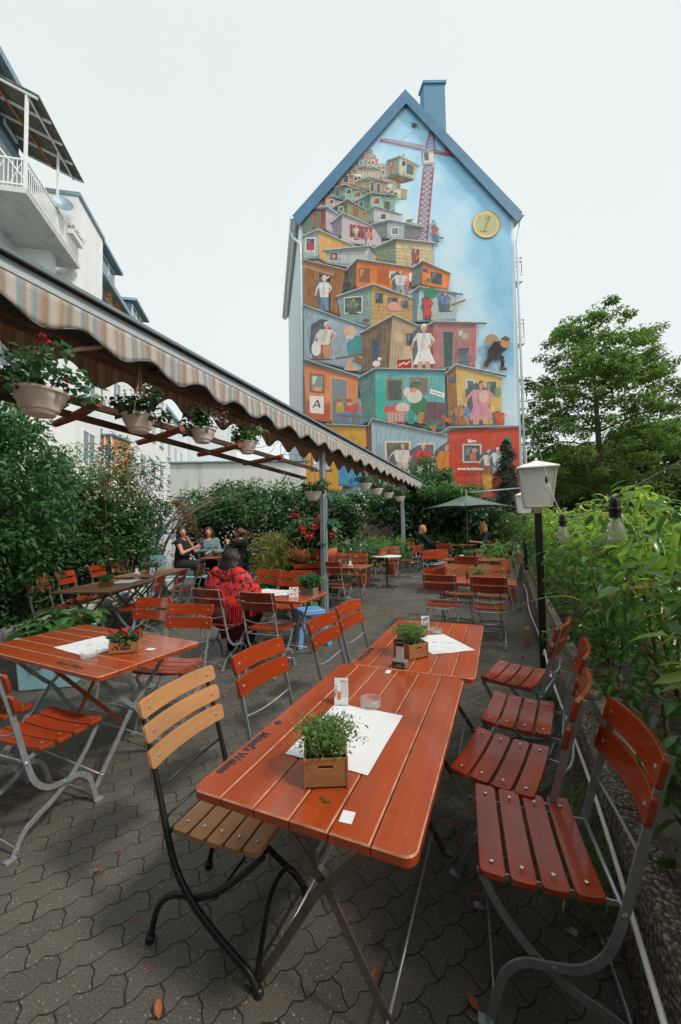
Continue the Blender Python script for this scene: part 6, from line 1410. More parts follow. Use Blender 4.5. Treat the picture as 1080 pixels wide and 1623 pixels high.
# pale terrace furniture beyond the hedge
b = MB(); b.box((0, 0, .735), (1.2, .7, .03), None, .006); tt_ = empty('white_table', G(2.55, 3.1), -YAW, 'white topped table on the pavement glimpsed through the hedge', 'table'); b.build('tabletop', 'white', tt_)
for sx in (-1, 1):
    for sy in (-1, 1): MB().bar((sx * .5, sy * .28, 0), (sx * .52, sy * .3, .72), .035, .035, (1, 0, 0)).build('leg', 'rust', tt_)
dup(tt_, G(2.6, 4.9), None, 'second white topped table farther along beyond the hedge')

# ------------------------------------------------------------------ awning
AW0, AW1 = -1.2, 15.1
aw = empty('awning', G(-2.75, AW0, 0), 0, 'long freestanding striped awning rolled in, scalloped valances on both sides, running down the garden', 'awning')
aw.location.z = 0; aw.rotation_euler = (0, 0, ang(0, 1)); LA = AW1 - AW0     # local: x along, y to the left (-l)
b = MB(); b.box((LA / 2, 0, 3.175), (LA, .045, .085), None, .008); b.box((LA / 2, .005, 3.125), (LA, .03, .02)); b.box((LA / 2, .64, 3.175), (LA, .045, .085), None, .008); b.build('front_rail', 'alu', aw)
b = MB(); vs = [(x, y, z) for x in (-.05, LA + .05) for y, z in ((-.05, 3.232), (.32, 3.40), (.69, 3.232), (.69, 3.262), (.32, 3.432), (-.05, 3.262))]
b.add(vs, [(5, 4, 3, 2, 1, 0), (6, 7, 8, 9, 10, 11), (0, 1, 7, 6), (1, 2, 8, 7), (2, 3, 9, 8), (3, 4, 10, 9), (4, 5, 11, 10), (5, 0, 6, 11)]); b.build('cover', 'roofgrey', aw)
b = MB(); b.box((LA / 2, -.045, 3.224), (LA, .03, .012)); b.build('shadow_gap', 'blackink', aw)
def valance(y, z0, zt, am, per, mat, name, ph):
    n = int(LA / .03); nz = 5; vs = []; fs = []
    for i in range(n + 1):
        x = LA * i / n; f = (x / per + ph) % 1.0; zb = zt - am * (.5 + .5 * math.cos(2 * PI * f)) 
        for k in range(nz + 1):
            t = k / nz; z = z0 + (zb - z0) * t; vs.append((x, y + .012 * t * math.sin(x * 7.1) + .006 * math.sin(x * 31) * t - .01 * t, z))
    for i in range(n):
        for k in range(nz): a = i * (nz + 1) + k; fs.append((a, a + nz + 1, a + nz + 2, a + 1))
    b = MB().add(vs, fs); o = b.build(name, mat, aw, True)
    md = o.modifiers.new('thick', 'SOLIDIFY'); md.thickness = .003
    b = MB().tube([(LA * i / n, y - .008 + .012 * math.sin(LA * i / n * 7.1), zv) for i, zv in [(i, vs[i * (nz + 1) + nz][2]) for i in range(n + 1)]], .0045, 5); b.build('hem', 'roofgrey', o, True)
valance(-.012, 3.135, 2.985, .10, .575, 'cloth', 'valance', .30); valance(.655, 3.13, 3.02, .15, .56, 'cloth2', 'valance', .65)
b = MB()
for y, z, r in ((.14, 3.11, .055), (.50, 3.10, .055), (.32, 3.22, .06)): b.tube([(.0, y, z), (LA, y, z)], r, 10)
b.build('roller', 'underwood', aw, True)
b = MB(); [b.bar((x, .02, 3.16), (x, .63, 3.16), .05, .06) for x in np.arange(.8, LA, 1.6)]; b.bar((0, .26, 3.02), (LA, .26, 3.02), .05, .05); b.build('cross_beam', 'underwood', aw)
for x in (0.3, 6.17 - AW0 + .0, 11.95 - AW0):
    yv = .2; wv = G(-2.95, x + AW0); b = MB(); z0 = wv.z; b.box((x, yv, (3.05 + z0) / 2), (.10, .085, 3.05 - z0), None, .006); pm = 'greywood' if x < 7 else 'steel'
    o = b.build('post', pm, aw); b = MB(); b.box((x + .005, yv - .053, (2.1 + z0) / 2), (.075, .02, 2.1 - z0)); b.build('post_facing', 'zinc', o); b = MB(); b.box((x, yv, z0 + .006), (.2, .18, .012)); b.build('base_plate', 'zinc', o)
# timber rack of the hanging baskets
b = MB()
for i in range(2): b.bar(G(-2.99 - .22 * i, .6, 2.535 - .02 * i), G(-2.99 - .22 * i, 6.0, 2.50 - .14 * i), .05, .045)
rk = b.build('hanging_rack', 'rail', loc=G(-3, 2)); tag(rk, 'two thin dark timber rails hung under the awning carrying the flower baskets', 'rack')
for i, al in enumerate((1.28, 1.95, 2.75, 3.6, 4.5)):
    b = MB().tube([G(-2.72, al - .06, 2.49), G(-3.05, al + .02, 2.475), G(-3.45, al + .08, 2.46)], [.03, .035, .028], 10); o = b.build('log', 'log', loc=G(-3, al, 2.4), smooth=35); tag(o, ['peeled orange log at the left edge in front of the biggest basket', 'peeled log between the first and second basket', 'peeled log behind the second basket', 'peeled log beside the third basket', 'peeled log beyond the fourth basket'][i], 'log', 'peeled cross logs of the basket rack')
def basket(name, label, loc, r=.15, h=.15, flower='red', nfl=10, leaf='geranium', hang=.5, seed=0, spread=1.0, nl=26):
    np.random.seed(seed); random.seed(seed); t = empty(name, loc, random.random() * 3, label, 'flower basket', 'hanging flower baskets')
    k = r / .15; b = MB().lathe([(.062 * k, 0), (.078 * k, .004), (.084 * k, .012), (.086 * k, .03), (.10 * k, .034), (.118 * k, h * .55), (.128 * k, h * .62), (.138 * k, h * .86), (.150 * k, h * .9), (.152 * k, h), (.143 * k, h), (.135 * k, h * .9), (.0, h * .9)], 28); b.build('pot', 'whitepot', t, 35)
    MB().lathe([(0, h * .9), (.134 * k, h * .9), (.12 * k, h * .94), (0, h * .96)], 20).build('soil', 'soil', t, True)
    c = np.stack([np.random.normal(size=nl) * r * .75 * spread, np.random.normal(size=nl) * r * .75 * spread, h + np.random.rand(nl) * r * 1.1], 1); link('foliage', cloud(c, np.full(nl, .055), 11, .055, .05, leaf, 'basket_leaves', 0, .7, .5), t)
    if nfl:
        c = np.stack([np.random.normal(size=nfl) * r * .8, np.random.normal(size=nfl) * r * .8, h + r * .5 + np.random.rand(nfl) * r * 1.3], 1); link('flowers', cloud(c, np.full(nfl, .03 if flower != 'whiteflower' else .05), 34 if flower != 'whiteflower' else 12, .02, .018, flower, 'basket_flowers'), t)
    b = MB()
    for a in (0, 2.1, 4.2): b.tube([(r * .95 * math.cos(a), r * .95 * math.sin(a), h * .95), (.02 * math.cos(a), .02 * math.sin(a), hang * .7), (0, 0, hang)], .004, 5)
    b.build('rope', 'rope', t, True); return t
for i, (l, al, z, r, fl, nf, lf, sd, lb) in enumerate([(-2.86, 1.58, 2.33, .165, 'red', 4, 'geranium', 3, 'nearest cream hanging basket with green geranium leaves and red blooms'), (-2.90, 2.38, 2.40, .145, 'whiteflower', 20, 'dkgreen', 4, 'second cream hanging basket from the left with white flowers'), (-2.92, 3.17, 2.47, .140, 'whiteflower', 18, 'dkgreen', 5, 'third cream hanging basket from the left with white flowers'), (-2.95, 3.98, 2.50, .130, 'whiteflower', 9, 'vine', 6, 'fourth cream hanging basket from the left, before the white annexe'), (-2.98, 5.85, 2.03, .15, 'red', 0, 'dkgreen', 7, 'low hanging basket on a long cord beside the near steel post'), (-2.9, 8.3, 2.42, .16, 'whiteflower', 12, 'ivy', 8, 'basket right of the near post under the awning, first of the far group'), (-2.9, 9.2, 2.38, .16, 'pink', 4, 'ivy', 9, 'second basket of the far group under the awning'), (-2.9, 10.2, 2.36, .16, 'whiteflower', 8, 'ivy', 10, 'third basket of the far group under the awning'), (-2.93, 11.6, 2.36, .17, 'whiteflower', 8, 'ivy', 11, 'small basket hanging on the far steel post')]):
    v = G(l, al); v.z = z; basket('hanging_basket', lb, v, r, .165 if i == 0 else .15, fl, nf, lf, .62 if i != 4 else .9, sd, 1.25 if i == 0 else 1.0, 34 if i == 0 else 26)
# knotted rope hook of the first basket
b = MB().tube(bez([G(-2.80, 1.88, 3.02), G(-2.79, 1.96, 3.04), G(-2.80, 1.99, 2.99), G(-2.83, 1.92, 2.94), G(-2.85, 1.84, 2.90), G(-2.86, 1.74, 2.84)], 5), .017, 8); o = b.build('rope_loop', 'rope', smooth=True); tag(o, 'thick pale rope loop tying the nearest basket to the awning beam', 'rope')
b = MB(); random.seed(4)
for i in range(16):
    p = G(-3.05 + random.uniform(-.1, .1), 2.0 + i * .25, 2.56); P = [p]
    for k in range(5): P.append(P[-1] + GU * random.uniform(.02, .12) + Vector((random.uniform(-.05, .05), 0, random.uniform(-.03, .08))))
    b.tube(P, .0035, 5)
o = b.build('bare_vine', 'twig', smooth=True, loc=G(-3, 2, 2.5)); tag(o, 'thin leafless vine twigs creeping along the basket rack', 'vine')
np.random.seed(77); ck = []
for t in np.linspace(0, 1, 18): ck.append(tuple(G(-5.2 + .25 * t, 5.0 + .35 * t, 2.0 - .75 * t ** 1.3)))
o = link('dry_trail', cloud(ck, [.06] * 18, 14, .05, .03, 'drytrail', 'dry_trail')); tag(o, 'orange brown dried trailing plant hanging before the dark oleander', 'plant')
np.random.seed(78); ck = [tuple(G(-4.3 + random.uniform(-.15, .15), 3.15 + random.uniform(-.2, .2), 2.55 - .6 * random.random())) for _ in range(26)]
o = link('dry_clump', cloud(ck, [.07] * 26, 9, .045, .02, 'drytrail', 'dry_clump')); tag(o, 'rusty withered clump below the second basket', 'plant')

# ------------------------------------------------------------------ lanterns and bulbs
def lantern(label, loc, s=1.0, rz=0, zb=1.72, ph=None):
    t = empty('street_lamp', loc, rz, label, 'lamp', 'white lanterns on black posts'); z0 = zb; H = .42 * s; a, c = .125 * s, .178 * s
    b = MB(); b.box((0, 0, z0 / 2), (.068, .068, z0), None, .004); b.box((0, 0, .01), (.15, .15, .02)); b.build('post', 'black', t)
    MB().lathe([(.055 * s, z0 - .06), (.055 * s, z0 + .005)], 4, M=Matrix.Rotation(R(45), 4, 'Z')).build('collar', 'lampframe', t)
    hd = MB(); cr_ = lambda w, z: [(w, w, z), (-w, w, z), (-w, -w, z), (w, -w, z)]; lo, hi = cr_(a, z0 + .012), cr_(c, z0 + H)
    for k in range(4):
        k2 = (k + 1) % 4; hd.bar(lo[k], hi[k], .018 * s, .018 * s); hd.bar(lo[k], lo[k2], .022 * s, .018 * s); hd.bar(hi[k], hi[k2], .024 * s, .018 * s)
    hd.build('frame', 'lampframe', t)
    g = MB(); k_ = .93; lo, hi = cr_(a * k_, z0 + .014), cr_(c * k_, z0 + H - .002); g.add(lo + hi, [(0, 1, 5, 4), (1, 2, 6, 5), (2, 3, 7, 6), (3, 0, 4, 7), (3, 2, 1, 0), (4, 5, 6, 7)]); g.build('panel', 'frost', t)
    r = MB(); w = c * 1.16; r.add([(w, w, z0 + H), (-w, w, z0 + H), (-w, -w, z0 + H), (w, -w, z0 + H), (w, w, z0 + H + .012), (-w, w, z0 + H + .012), (-w, -w, z0 + H + .012), (w, -w, z0 + H + .012), (0, 0, z0 + H + .105 * s)], [(3, 2, 1, 0), (0, 1, 5, 4), (1, 2, 6, 5), (2, 3, 7, 6), (3, 0, 4, 7), (4, 5, 8), (5, 6, 8), (6, 7, 8), (7, 4, 8)]); r.ball((0, 0, z0 + H + .115 * s), .016 * s); r.build('roof', 'white', t); return t
lantern('near white lantern on a black post between the red chairs and the laurel hedge', G(.33, 4.62, 0), .97, R(-22), 1.73)
lantern('far small looking white lantern above the hedge beside the green parasol', G(.42, 9.9, 0), .95, R(-18), 1.70)
def bulb(label, loc, s=1.0):
    t = empty('light_bulb', loc, 0, label, 'bulb', 'clear bulbs of the string light')
    MB().lathe([(.0, .062), (.012, .060), (.016, .05), (.0165, .03), (.021, .027), (.021, .018), (.0175, .014), (.0175, -.004), (.0, -.004)], 14).build('socket', 'black', t, 35)
    MB().lathe([(.012, -.004), (.014, -.012), (.022, -.03), (.029, -.048), (.030, -.06), (.025, -.076), (.014, -.086), (0, -.089)], 18).build('glass', 'glass', t, True)
    b = MB(); 
    for a in (0, 1.57, 3.14, 4.71): b.tube([(.004 * math.cos(a), .004 * math.sin(a), -.006), (.006 * math.cos(a + .4), .006 * math.sin(a + .4), -.045)], .0012, 5)
    MT.setdefault('filament', simple('amber_filament', (.75, .38, .18), .5)); b.build('filament', 'filament', t, True); t.scale = (s,) * 3; return t
P1 = Vector((.888, 1.25, 1.625)); P2 = Vector((1.205, 2.1, 1.60)); P3 = Vector((2.0, 3.72, 2.02)); P4 = Vector((2.12, 4.1, 2.40))
bulb('nearest large clear bulb hanging over the hedge at the right', P1 - Vector((0, 0, .062)), .95); bulb('middle clear bulb right of the near lantern', P2 - Vector((0, 0, .062)), .95); bulb('small clear bulb hanging in front of the near white lantern', P3 - Vector((0, 0, .062)), .95)
b = MB(); 
for a, c, sag in ((P4, P3, .0), (P3, P2, .04), (P2, P1, .03), (P1, Vector((.90, .2, 2.0)), .02), (P4, Vector((3.9, 9.0, 2.40)), .12)):
    b.tube([a.lerp(c, k / 10) - Vector((0, 0, sag * 4 * (k / 10) * (1 - k / 10))) for k in range(11)], .0022, 5)
o = b.build('string_light_cable', 'cable', smooth=True, loc=P3); tag(o, 'thin cable of the string lights from lantern to lantern and over the hedge', 'cable')

# ------------------------------------------------------------------ parasol
ps = empty('parasol', (4.05, 12.4, gz(12.4)), R(24), 'large faded green market parasol at the far end shading the two blonde women', 'parasol')
a_ = 1.02; rim = [(math.cos(R(45 + 90 * k)) * a_ * 1.414, math.sin(R(45 + 90 * k)) * a_ * 1.414) for k in range(4)]; zr, zt = 1.90, 2.32; vs = [(0, 0, zt)]; fs = []; N = 10
for k in range(4):
    p, q = rim[k], rim[(k + 1) % 4]
    o = len(vs)
    for i in range(N + 1):
        for j in range(N + 1):
            u, v = i / N, j / N; x, y = (p[0] * (1 - v) + q[0] * v) * u, (p[1] * (1 - v) + q[1] * v) * u; sag = -.05 * math.sin(PI * u) * (1 - abs(2 * v - 1)) + .05 * u * u * (1 - (2 * v - 1) ** 2); vs.append((x, y, zt + (zr - zt) * u + sag - .03 * math.sin(PI * u)))
    for i in range(N):
        for j in range(N): fs.append((o + i * (N + 1) + j, o + (i + 1) * (N + 1) + j, o + (i + 1) * (N + 1) + j + 1, o + i * (N + 1) + j + 1))
cp = MB().add(vs[1:], [tuple(i - 1 for i in f) for f in fs]).build('canopy', 'parasol', ps, True); md = cp.modifiers.new('t', 'SOLIDIFY'); md.thickness = .004
MB().tube([(0, 0, 0), (0, 0, 2.5)], .024, 10).build('pole', 'greywood', ps, True)
for p in rim: MB().bar((0, 0, zt - .06), (p[0], p[1], zr - .03), .02, .015).build('rib', 'greywood', ps)
MB().lathe([(.28, 0), (.28, .06), (.06, .09), (.04, .3)], 16).build('base', 'black', ps, 35)
b = MB(); b.tube([(4.2, 12.4, 2.66), (6.3, 13.2, 2.86)], .025, 8); o = b.build('guy_pole', 'zinc', smooth=True); tag(o, 'grey slanting pole behind the green parasol', 'pole')

# ------------------------------------------------------------------ things on the tables
def crate(name, label, root_loc, rz, w=.145, d=.145, h=.10, plant='herb', soil=True, seed=1, nl=520, ph=.12, leaf=(.028, .009), handle=True, woodm='crate'):
    """open box of thin boards, one board per side, hand slot in the front"""
    np.random.seed(seed); random.seed(seed); t = empty(name, root_loc, rz, label, 'planter box'); b = MB(); th = .007; hs = .045; sl = .014
    for sy in (-1, 1):
        y = sy * (d / 2 - th / 2)
        if handle:
            b.box((0, y, (h * .62) / 2 + .004), (w, th, h * .62), None, .0012); b.box((0, y, h - .011), (w, th, .022), None, .0012)
            for sx in (-1, 1): b.box((sx * (w / 4 + hs / 4), y, h * .62 + .004 + (h * .38 - .026) / 2), (w / 2 - hs / 2, th * .999, h * .38 - .024))
        else: b.box((0, y, h / 2 + .002), (w, th, h - .004), None, .0012)
    for sx in (-1, 1): b.box((sx * (w / 2 + th / 2 - .001), 0, h / 2), (th, d + .004, h), None, .0012)
    b.box((0, 0, .006), (w - .002, d - .02, .006)); b.build('box', woodm, t)
    if soil: b = MB(); b.box((0, 0, h * .42), (w - th - .004, d - 2 * th - .004, h * .72)); b.build('soil', 'soil', t)
    n = nl; hs_ = np.random.rand(n) ** .6; base = np.stack([np.random.uniform(-.42, .42, n) * w, np.random.uniform(-.42, .42, n) * d, np.full(n, h * .85)], 1); splay = np.random.normal(size=(n, 3)) * [.42, .42, 0]
    P = base + (np.array([0, 0, ph]) + splay * ph) * hs_[:, None]; D = np.random.normal(size=(n, 3)) * .8 + [0, 0, .5] + splay; Nn = unit(n) + [0, 0, .5]
    link('foliage', leaf_mesh('herb_foliage', P, Nn / np.linalg.norm(Nn, axis=1, keepdims=True), D, np.random.uniform(.6, 1.3, n) * leaf[0], np.random.uniform(.7, 1.2, n) * leaf[1], plant, 0, .2), t)
    b = MB()
    for _ in range(26):
        x, y = random.uniform(-.4, .4) * w, random.uniform(-.4, .4) * d; dx, dy = random.gauss(0, .3), random.gauss(0, .3); k = random.uniform(.7, 1.15); b.tube([(x, y, h * .8), (x + dx * ph * .5 * k, y + dy * ph * .5 * k, h * .85 + ph * .55 * k), (x + dx * ph * k, y + dy * ph * k, h * .85 + ph * k)], [.0011, .0009, .0005], 4)
    b.build('stems', 'runner', t, True); return t
TZ = .7462
def onT(l, al, tz=TZ): return G(l, al, tz)
cr1 = crate('herb_crate', 'wooden crate with bushy green thyme on the nearest table', onT(-.555, 1.155), ang(1, -.40) + 0, .125, .13, .088, 'herb', True, 1, 2600, .085, (.016, .0065))
cr1.rotation_euler[2] = R(2.5)
# fallen sprig
P = np.array([(0, 0, 0)] * 6) + np.random.uniform(-.012, .012, (6, 3)) * [1, 1, 0]; o = link('herb_sprig', leaf_mesh('sprig', P, np.tile([0., 0, 1], (6, 1)), unit(6) * [1, 1, .1], np.full(6, .022), np.full(6, .006), 'vine'), None, onT(-.505, 1.045, TZ + .003)); tag(o, 'tiny fallen herb sprig on the plank in front of the thyme crate', 'sprig')
cr2 = crate('herb_crate', 'orange wooden crate with pale flowering herbs on the second table', onT(-.565, 2.42), R(28), .135, .16, .088, 'herb', True, 2, 2000, .10, (.018, .009))
def sheet(name, label, l, al, rz, w=.30, d=.42, tz=TZ + .0012, lines=True, base=None):
    t = empty(name, onT(l, al, tz), rz, label, 'paper', 'paper place mats'); vs = []; n = 8; b = MB()
    vs = [((i / n - .5) * w, (j / n - .5) * d, .0008 * math.sin(i * 1.3 + j)) for i in range(n + 1) for j in range(n + 1)]; fs = [(i * (n + 1) + j, (i + 1) * (n + 1) + j, (i + 1) * (n + 1) + j + 1, i * (n + 1) + j + 1) for i in range(n) for j in range(n)]; b.add(vs, fs); b.build('sheet', 'paper', t, True)
    k = MB()
    k.tube([(.07 + .017 * math.cos(a), -.02 + .017 * math.sin(a), .0016) for a in np.linspace(0, 6.28, 18)], .0006, 4); random.seed(5)
    for i in range(9): x = random.uniform(-.06, .04); k.box((x, -.16 + .035 * i, .0018), (random.uniform(.03, .10), .0012, .0004))
    k.box((-.02, .02, .0018), (.04, .003, .0004)); k.box((-.02, .035, .0018), (.028, .002, .0004))
    k.build('print', 'ink', t); return t
sheet('place_mat', 'white place mat under the herb crate and ashtray on the nearest table', -.58, 1.42, -YAW - .02, .31, .43)
sheet('place_mat', 'white place mat lying askew beside the herb crate on the second table', -.44, 2.72, -YAW + .65, .30, .40)
sheet('place_mat', 'white place mat beside the Coffee flower box on the left table', -2.68, 1.86, -YAW + 1.45, .33, .42)
def ashtray(label, loc, s=1.0):
    b = MB().lathe([(.0, .002), (.040, .0), (.045, .003), (.047, .032), (.0445, .035), (.040, .033), (.037, .012), (.0, .010)], 28); o = b.build('ashtray', 'glass', smooth=35); o.location = loc; o.scale = (s,) * 3; return tag(o, label, 'ashtray', 'clear glass ashtrays')
ashtray('round glass ashtray at the corner of the mat on the nearest table', onT(-.575, 1.665, TZ + .002), 1.0); ashtray('round glass ashtray behind the crate on the second table', onT(-.50, 2.98), 1.0); ashtray('round glass ashtray in front of the Coffee flower box', onT(-2.46, 1.67), 1.05); ashtray('glass ashtray on the long brown table', Wp(-3.2, 6.1, .746), 1.0)
def card(label, loc, rz, w=.068, h=.115, kind=0, tilt=14, body=None):
    t = empty('menu_card', loc, rz, label, 'menu card', 'standing cards on the tables'); Mx = Matrix.Rotation(R(-tilt), 4, 'X')
    MB().box((0, 0, h / 2), (w, .0015, h), Mx).build('card', 'paper', t); MB().box((0, .0, h / 2), (w, .0015, h), Matrix.Translation((0, .055, 0)) @ Matrix.Rotation(R(tilt), 4, 'X')).build('back_card', 'paper', t)
    MB().box((0, .027, .001), (w * 1.05, .07, .002)).build('foot', 'acrylic', t)
    pic = MB()
    if kind == 0:
        pic.add([(-.018 + x, -.0012, z) for x, z in ((0, .022), (.016, .022), (.0185, .055), (-.0015, .055))], [(0, 1, 2, 3)], Mx); pic.build('picture', 'orangeflower', t)
        p2 = MB(); random.seed(2)
        for i in range(10): x, z = random.uniform(-.032, -.022), random.uniform(.03, .08); p2.box((x, -.0013, z), (.006, .0004, .006), Mx)
        p2.build('ornament', 'bluechair', t); text('HELL', .018, Mx @ Matrix.Translation((.014, -.0014, .098)) @ Matrix.Rotation(R(90), 4, 'X'), 'rust', 'lettering', t, .0002)
        for i in range(7): pass
    else:
        random.seed(kind); mm = ['red', 'orangeflower', 'bluechair', 'blackink']; 
        for j in range(4):
            p2 = MB()
            for i in range(5): x, z = random.uniform(-.4, .4) * w, random.uniform(.15, .9) * h; p2.box((x, -.0012 - .0002 * j, z), (random.uniform(.006, .016), .0003, random.uniform(.006, .02)), Mx)
            p2.build('picture', mm[j], t)
    l_ = MB()
    for i in range(8): l_.box((.014, -.0013, .085 - i * .007), (.030, .0004, .0012), Mx)
    l_.build('print', 'ink', t); return t
card('white card with a glass of beer and the word HELL on the nearest table', onT(-.70, 1.625, TZ + .002), R(-4), .062, .112); card('colourful card by the ashtray at the far end of the second table', onT(-.585, 3.02), R(-8), .06, .11, 3)
card('card with an orange picture before the leafy planter beside the woman in the shawl', onT(-2.27, 3.93), R(4), .105, .115, 5); card('white card before the red flower pot on the long brown table', Wp(-3.17, 6.5, .746), R(5), .08, .13, 7)
def holder(label, loc, rz, s=1.0, white=False):
    t = empty('card_holder', loc, rz, label, 'card holder', 'upright card holders'); m = 'white' if white else 'black'
    b = MB(); b.box((0, 0, .020), (.085, .055, .040), None, .004); b.build('base', 'greywood' if not white else 'white', t)
    b = MB(); b.box((0, -.0285, .022), (.06, .001, .020)); b.build('label_plate', 'blackink', t); b = MB(); b.box((-.018, -.0292, .026), (.008, .001, .008)); b.build('red_mark', 'red', t); b = MB(); b.box((.006, -.0292, .022), (.025, .0006, .002)); b.box((.0, -.0292, .012), (.045, .0006, .002)); b.build('white_line', 'paper', t)
    b = MB(); b.box((0, .0, .095), (.044, .003, .115)); b.build('card', 'paper', t); b = MB(); b.box((0, -.001, .135), (.0445, .004, .036)); b.build('black_head', 'blackink', t)
    text('Speisen', .012, Matrix.Translation((0, -.0034, .138)) @ Matrix.Rotation(R(90), 4, 'X'), 'paper', 'lettering', t, .0002)
    b = MB(); b.box((0, .006, .10), (.05, .002, .13)); b.build('sleeve', 'acrylic', t); t.scale = (s,) * 3; return t
holder('black topped card in a dark wooden stand at the joint of the two front tables', onT(-.575, 2.19), R(-28), 1.0)
holder('black topped card in a white stand on the table of the woman in red', onT(-2.93, 4.05), R(-6), .95, True)
holder('black topped card in a stand on the small table behind the steel post', onT(-2.66, 6.70), R(0), .95, True); holder('clear card holder on the long brown table', Wp(-3.42, 6.5, .746), R(10), 1.0, True)
# Coffee flower box
cb = crate('flower_box', 'wooden box printed Coffee with red cyclamen on the left table', onT(-2.345, 1.835), -YAW + .62, .165, .085, .072, 'geranium', True, 6, 420, .055, (.032, .024), handle=False)
np.random.seed(8); c = np.stack([np.random.uniform(-.08, .08, 11), np.random.uniform(-.035, .035, 11), np.random.uniform(.115, .15, 11)], 1); link('flowers', cloud(c, np.full(11, .012), 16, .02, .014, 'red', 'cyclamen'), cb)
b = MB()
for x, z, a in ((-.062, .033, .5), (-.048, .046, .6), (-.036, .034, .5)): b.lathe([(0, 0), (.0075, 0), (.0075, .0006), (0, .0006)], 12, M=Matrix.Translation((x, -.0436, z)) @ Matrix.Rotation(a, 4, 'Y') @ Matrix.Rotation(R(90), 4, 'X') @ Matrix.Diagonal((1, .65, 1, 1)))
b.build('coffee_bean_print', 'blackink', cb); MX = lambda x, z: Matrix.Translation((x, -.0437, z)) @ Matrix.Rotation(R(90), 4, 'X')
text('Coffee', .024, MX(.012, .052), 'blackink', 'lettering', cb, .0003, bold=.0004, sx=1.1); b = MB(); [b.box((.012, -.0437, z), (w_, .0006, .003)) for z, w_ in ((.038, .06), (.032, .066), (.026, .045))]; b.build('small_print', 'blackink', cb)
# boxes and pots on the other tables
crate('herb_crate', 'small wooden box with round green herb on the near half of the long brown table', Wp(-3.28, 5.42, .746), R(6), .15, .10, .06, 'vine', True, 9, 800, .10, (.02, .009), handle=False)
crate('herb_crate', 'small wooden box with grey green herb on the middle table between the orange chairs', onT(-.36, 5.92), -YAW + .3, .15, .10, .06, 'herb', True, 10, 700, .11, (.02, .01), handle=False)
crate('herb_crate', 'box with green herb on the table near the parasol', onT(-.72, 8.62), -YAW, .16, .12, .06, 'vine', True, 12, 600, .12, (.025, .014), handle=False); crate('herb_crate', 'second smaller herb box farther back on the table near the parasol', onT(-.52, 8.8), -YAW, .12, .12, .10, 'herb', True, 13, 400, .10, (.022, .012), handle=False)
crate('leaf_planter', 'dark box with broad green leaves on the table of the woman in red', onT(-2.16, 4.12), R(-25), .15, .13, .09, 'geranium', True, 14, 420, .13, (.05, .045), handle=False, woodm='greywood')
for l, al, rz, lb in ((-2.62, 4.02, .3, 'middle'), (-2.52, 4.12, -.4, 'rightmost'), (-2.74, 4.14, .9, 'leftmost')): sheet('place_mat', lb + ' of three overlapping white papers before the woman in the red shawl', l, al, rz, .26, .36, TZ + .002 + random.random() * .004)
for x, y, rz, lb in ((-3.24, 5.85, .1, 'white paper beside the herb box on the long brown table'), (-3.18, 6.45, -.1, 'white paper under the flower pot on the long brown table')):
    o = sheet('place_mat', lb, 0, 0, rz, .30, .42); o.location = Wp(x, y, .748)
o = sheet('place_mat', 'sunlit white paper on the middle table between the dark chair backs', -.62, 5.62, -YAW, .22, .16)
sheet('place_mat', 'white menu lying on the table near the parasol', -.4, 8.45, -YAW, .3, .2)
def pot(name, label, loc, r, h, mat, flower=None, nf=0, leaf='geranium', lr=.15, nl=24, lh=.2, seed=0, ls=.05, lw=.04):
    np.random.seed(seed); random.seed(seed); t = empty(name, loc, random.random() * 6, label, 'plant pot'); MB().lathe([(r * .68, 0), (r * .72, .01), (r * .93, h * .82), (r * 1.04, h * .83), (r * 1.06, h), (r * .93, h), (r * .88, h * .88), (0, h * .88)], 24).build('pot', mat, t, 35)
    MB().lathe([(0, h * .9), (r * .88, h * .9)], 16).build('soil', 'soil', t)
    c = np.stack([np.random.normal(size=nl) * lr * .5, np.random.normal(size=nl) * lr * .5, h + np.random.rand(nl) * lh], 1); link('foliage', cloud(c, np.full(nl, lr * .33), 14, ls, lw, leaf, 'pot_leaves'), t)
    if nf: c = np.stack([np.random.normal(size=nf) * lr * .5, np.random.normal(size=nf) * lr * .5, h + lh * .6 + np.random.rand(nf) * lh * .6], 1); link('flowers', cloud(c, np.full(nf, lr * .12), 26, .02, .016, flower, 'pot_flowers'), t)
    return t
pot('flower_pot', 'orange pot of dark red flowers on the long brown table', Wp(-3.33, 6.75, .746), .06, .09, 'terracotta', 'pink', 16, 'geranium', .12, 20, .08, 21)
pot('plant_pot', 'red brown pot with grey bushy plant on the bistro table', G(-2.70, 8.78, .746), .12, .17, 'redpot', None, 0, 'herb', .22, 30, .12, 22, .03, .01)
gp = 'pots along the beige wall behind the bistro table'
pt_ = [(-4.3, 8.2, .35, .13, .2, 'terracotta', 'red', 5, 'geranium', 'pot with red and white flowers on a stand right of the steel post'), (-4.0, 8.9, .5, .12, .2, 'terracotta', None, 0, 'herb', 'grey leaved potted plant behind the red chair'), (-3.6, 9.3, .55, .13, .18, 'redpot', 'whiteflower', 4, 'ivy', 'potted plant with pale leaves left of the bistro table'), (-3.3, 9.9, .55, .14, .2, 'terracotta', 'orangeflower', 4, 'vine', 'potted plant with yellow blooms behind the bistro table')]
for i, (l, al, z, r, h_, m_, fl, nf, lf, lb) in enumerate(pt_): o = pot('plant_pot', lb, G(l, al, z), r, h_, m_, fl, nf, lf, .34, 40, .34, 30 + i, .07, .04); o['group'] = gp
b = MB(); b.box((0, 0, .47), (.34, 2.4, .03)); [b.box((x, y, .23), (.04, .04, .46)) for x in (-.14, .14) for y in (-1.1, 1.1)]; o = b.build('plant_bench', 'greywood'); o.location = G(-3.75, 9.2); o.rotation_euler = (0, 0, -YAW - .25); tag(o, 'low grey bench carrying the flower pots at the beige wall', 'bench')
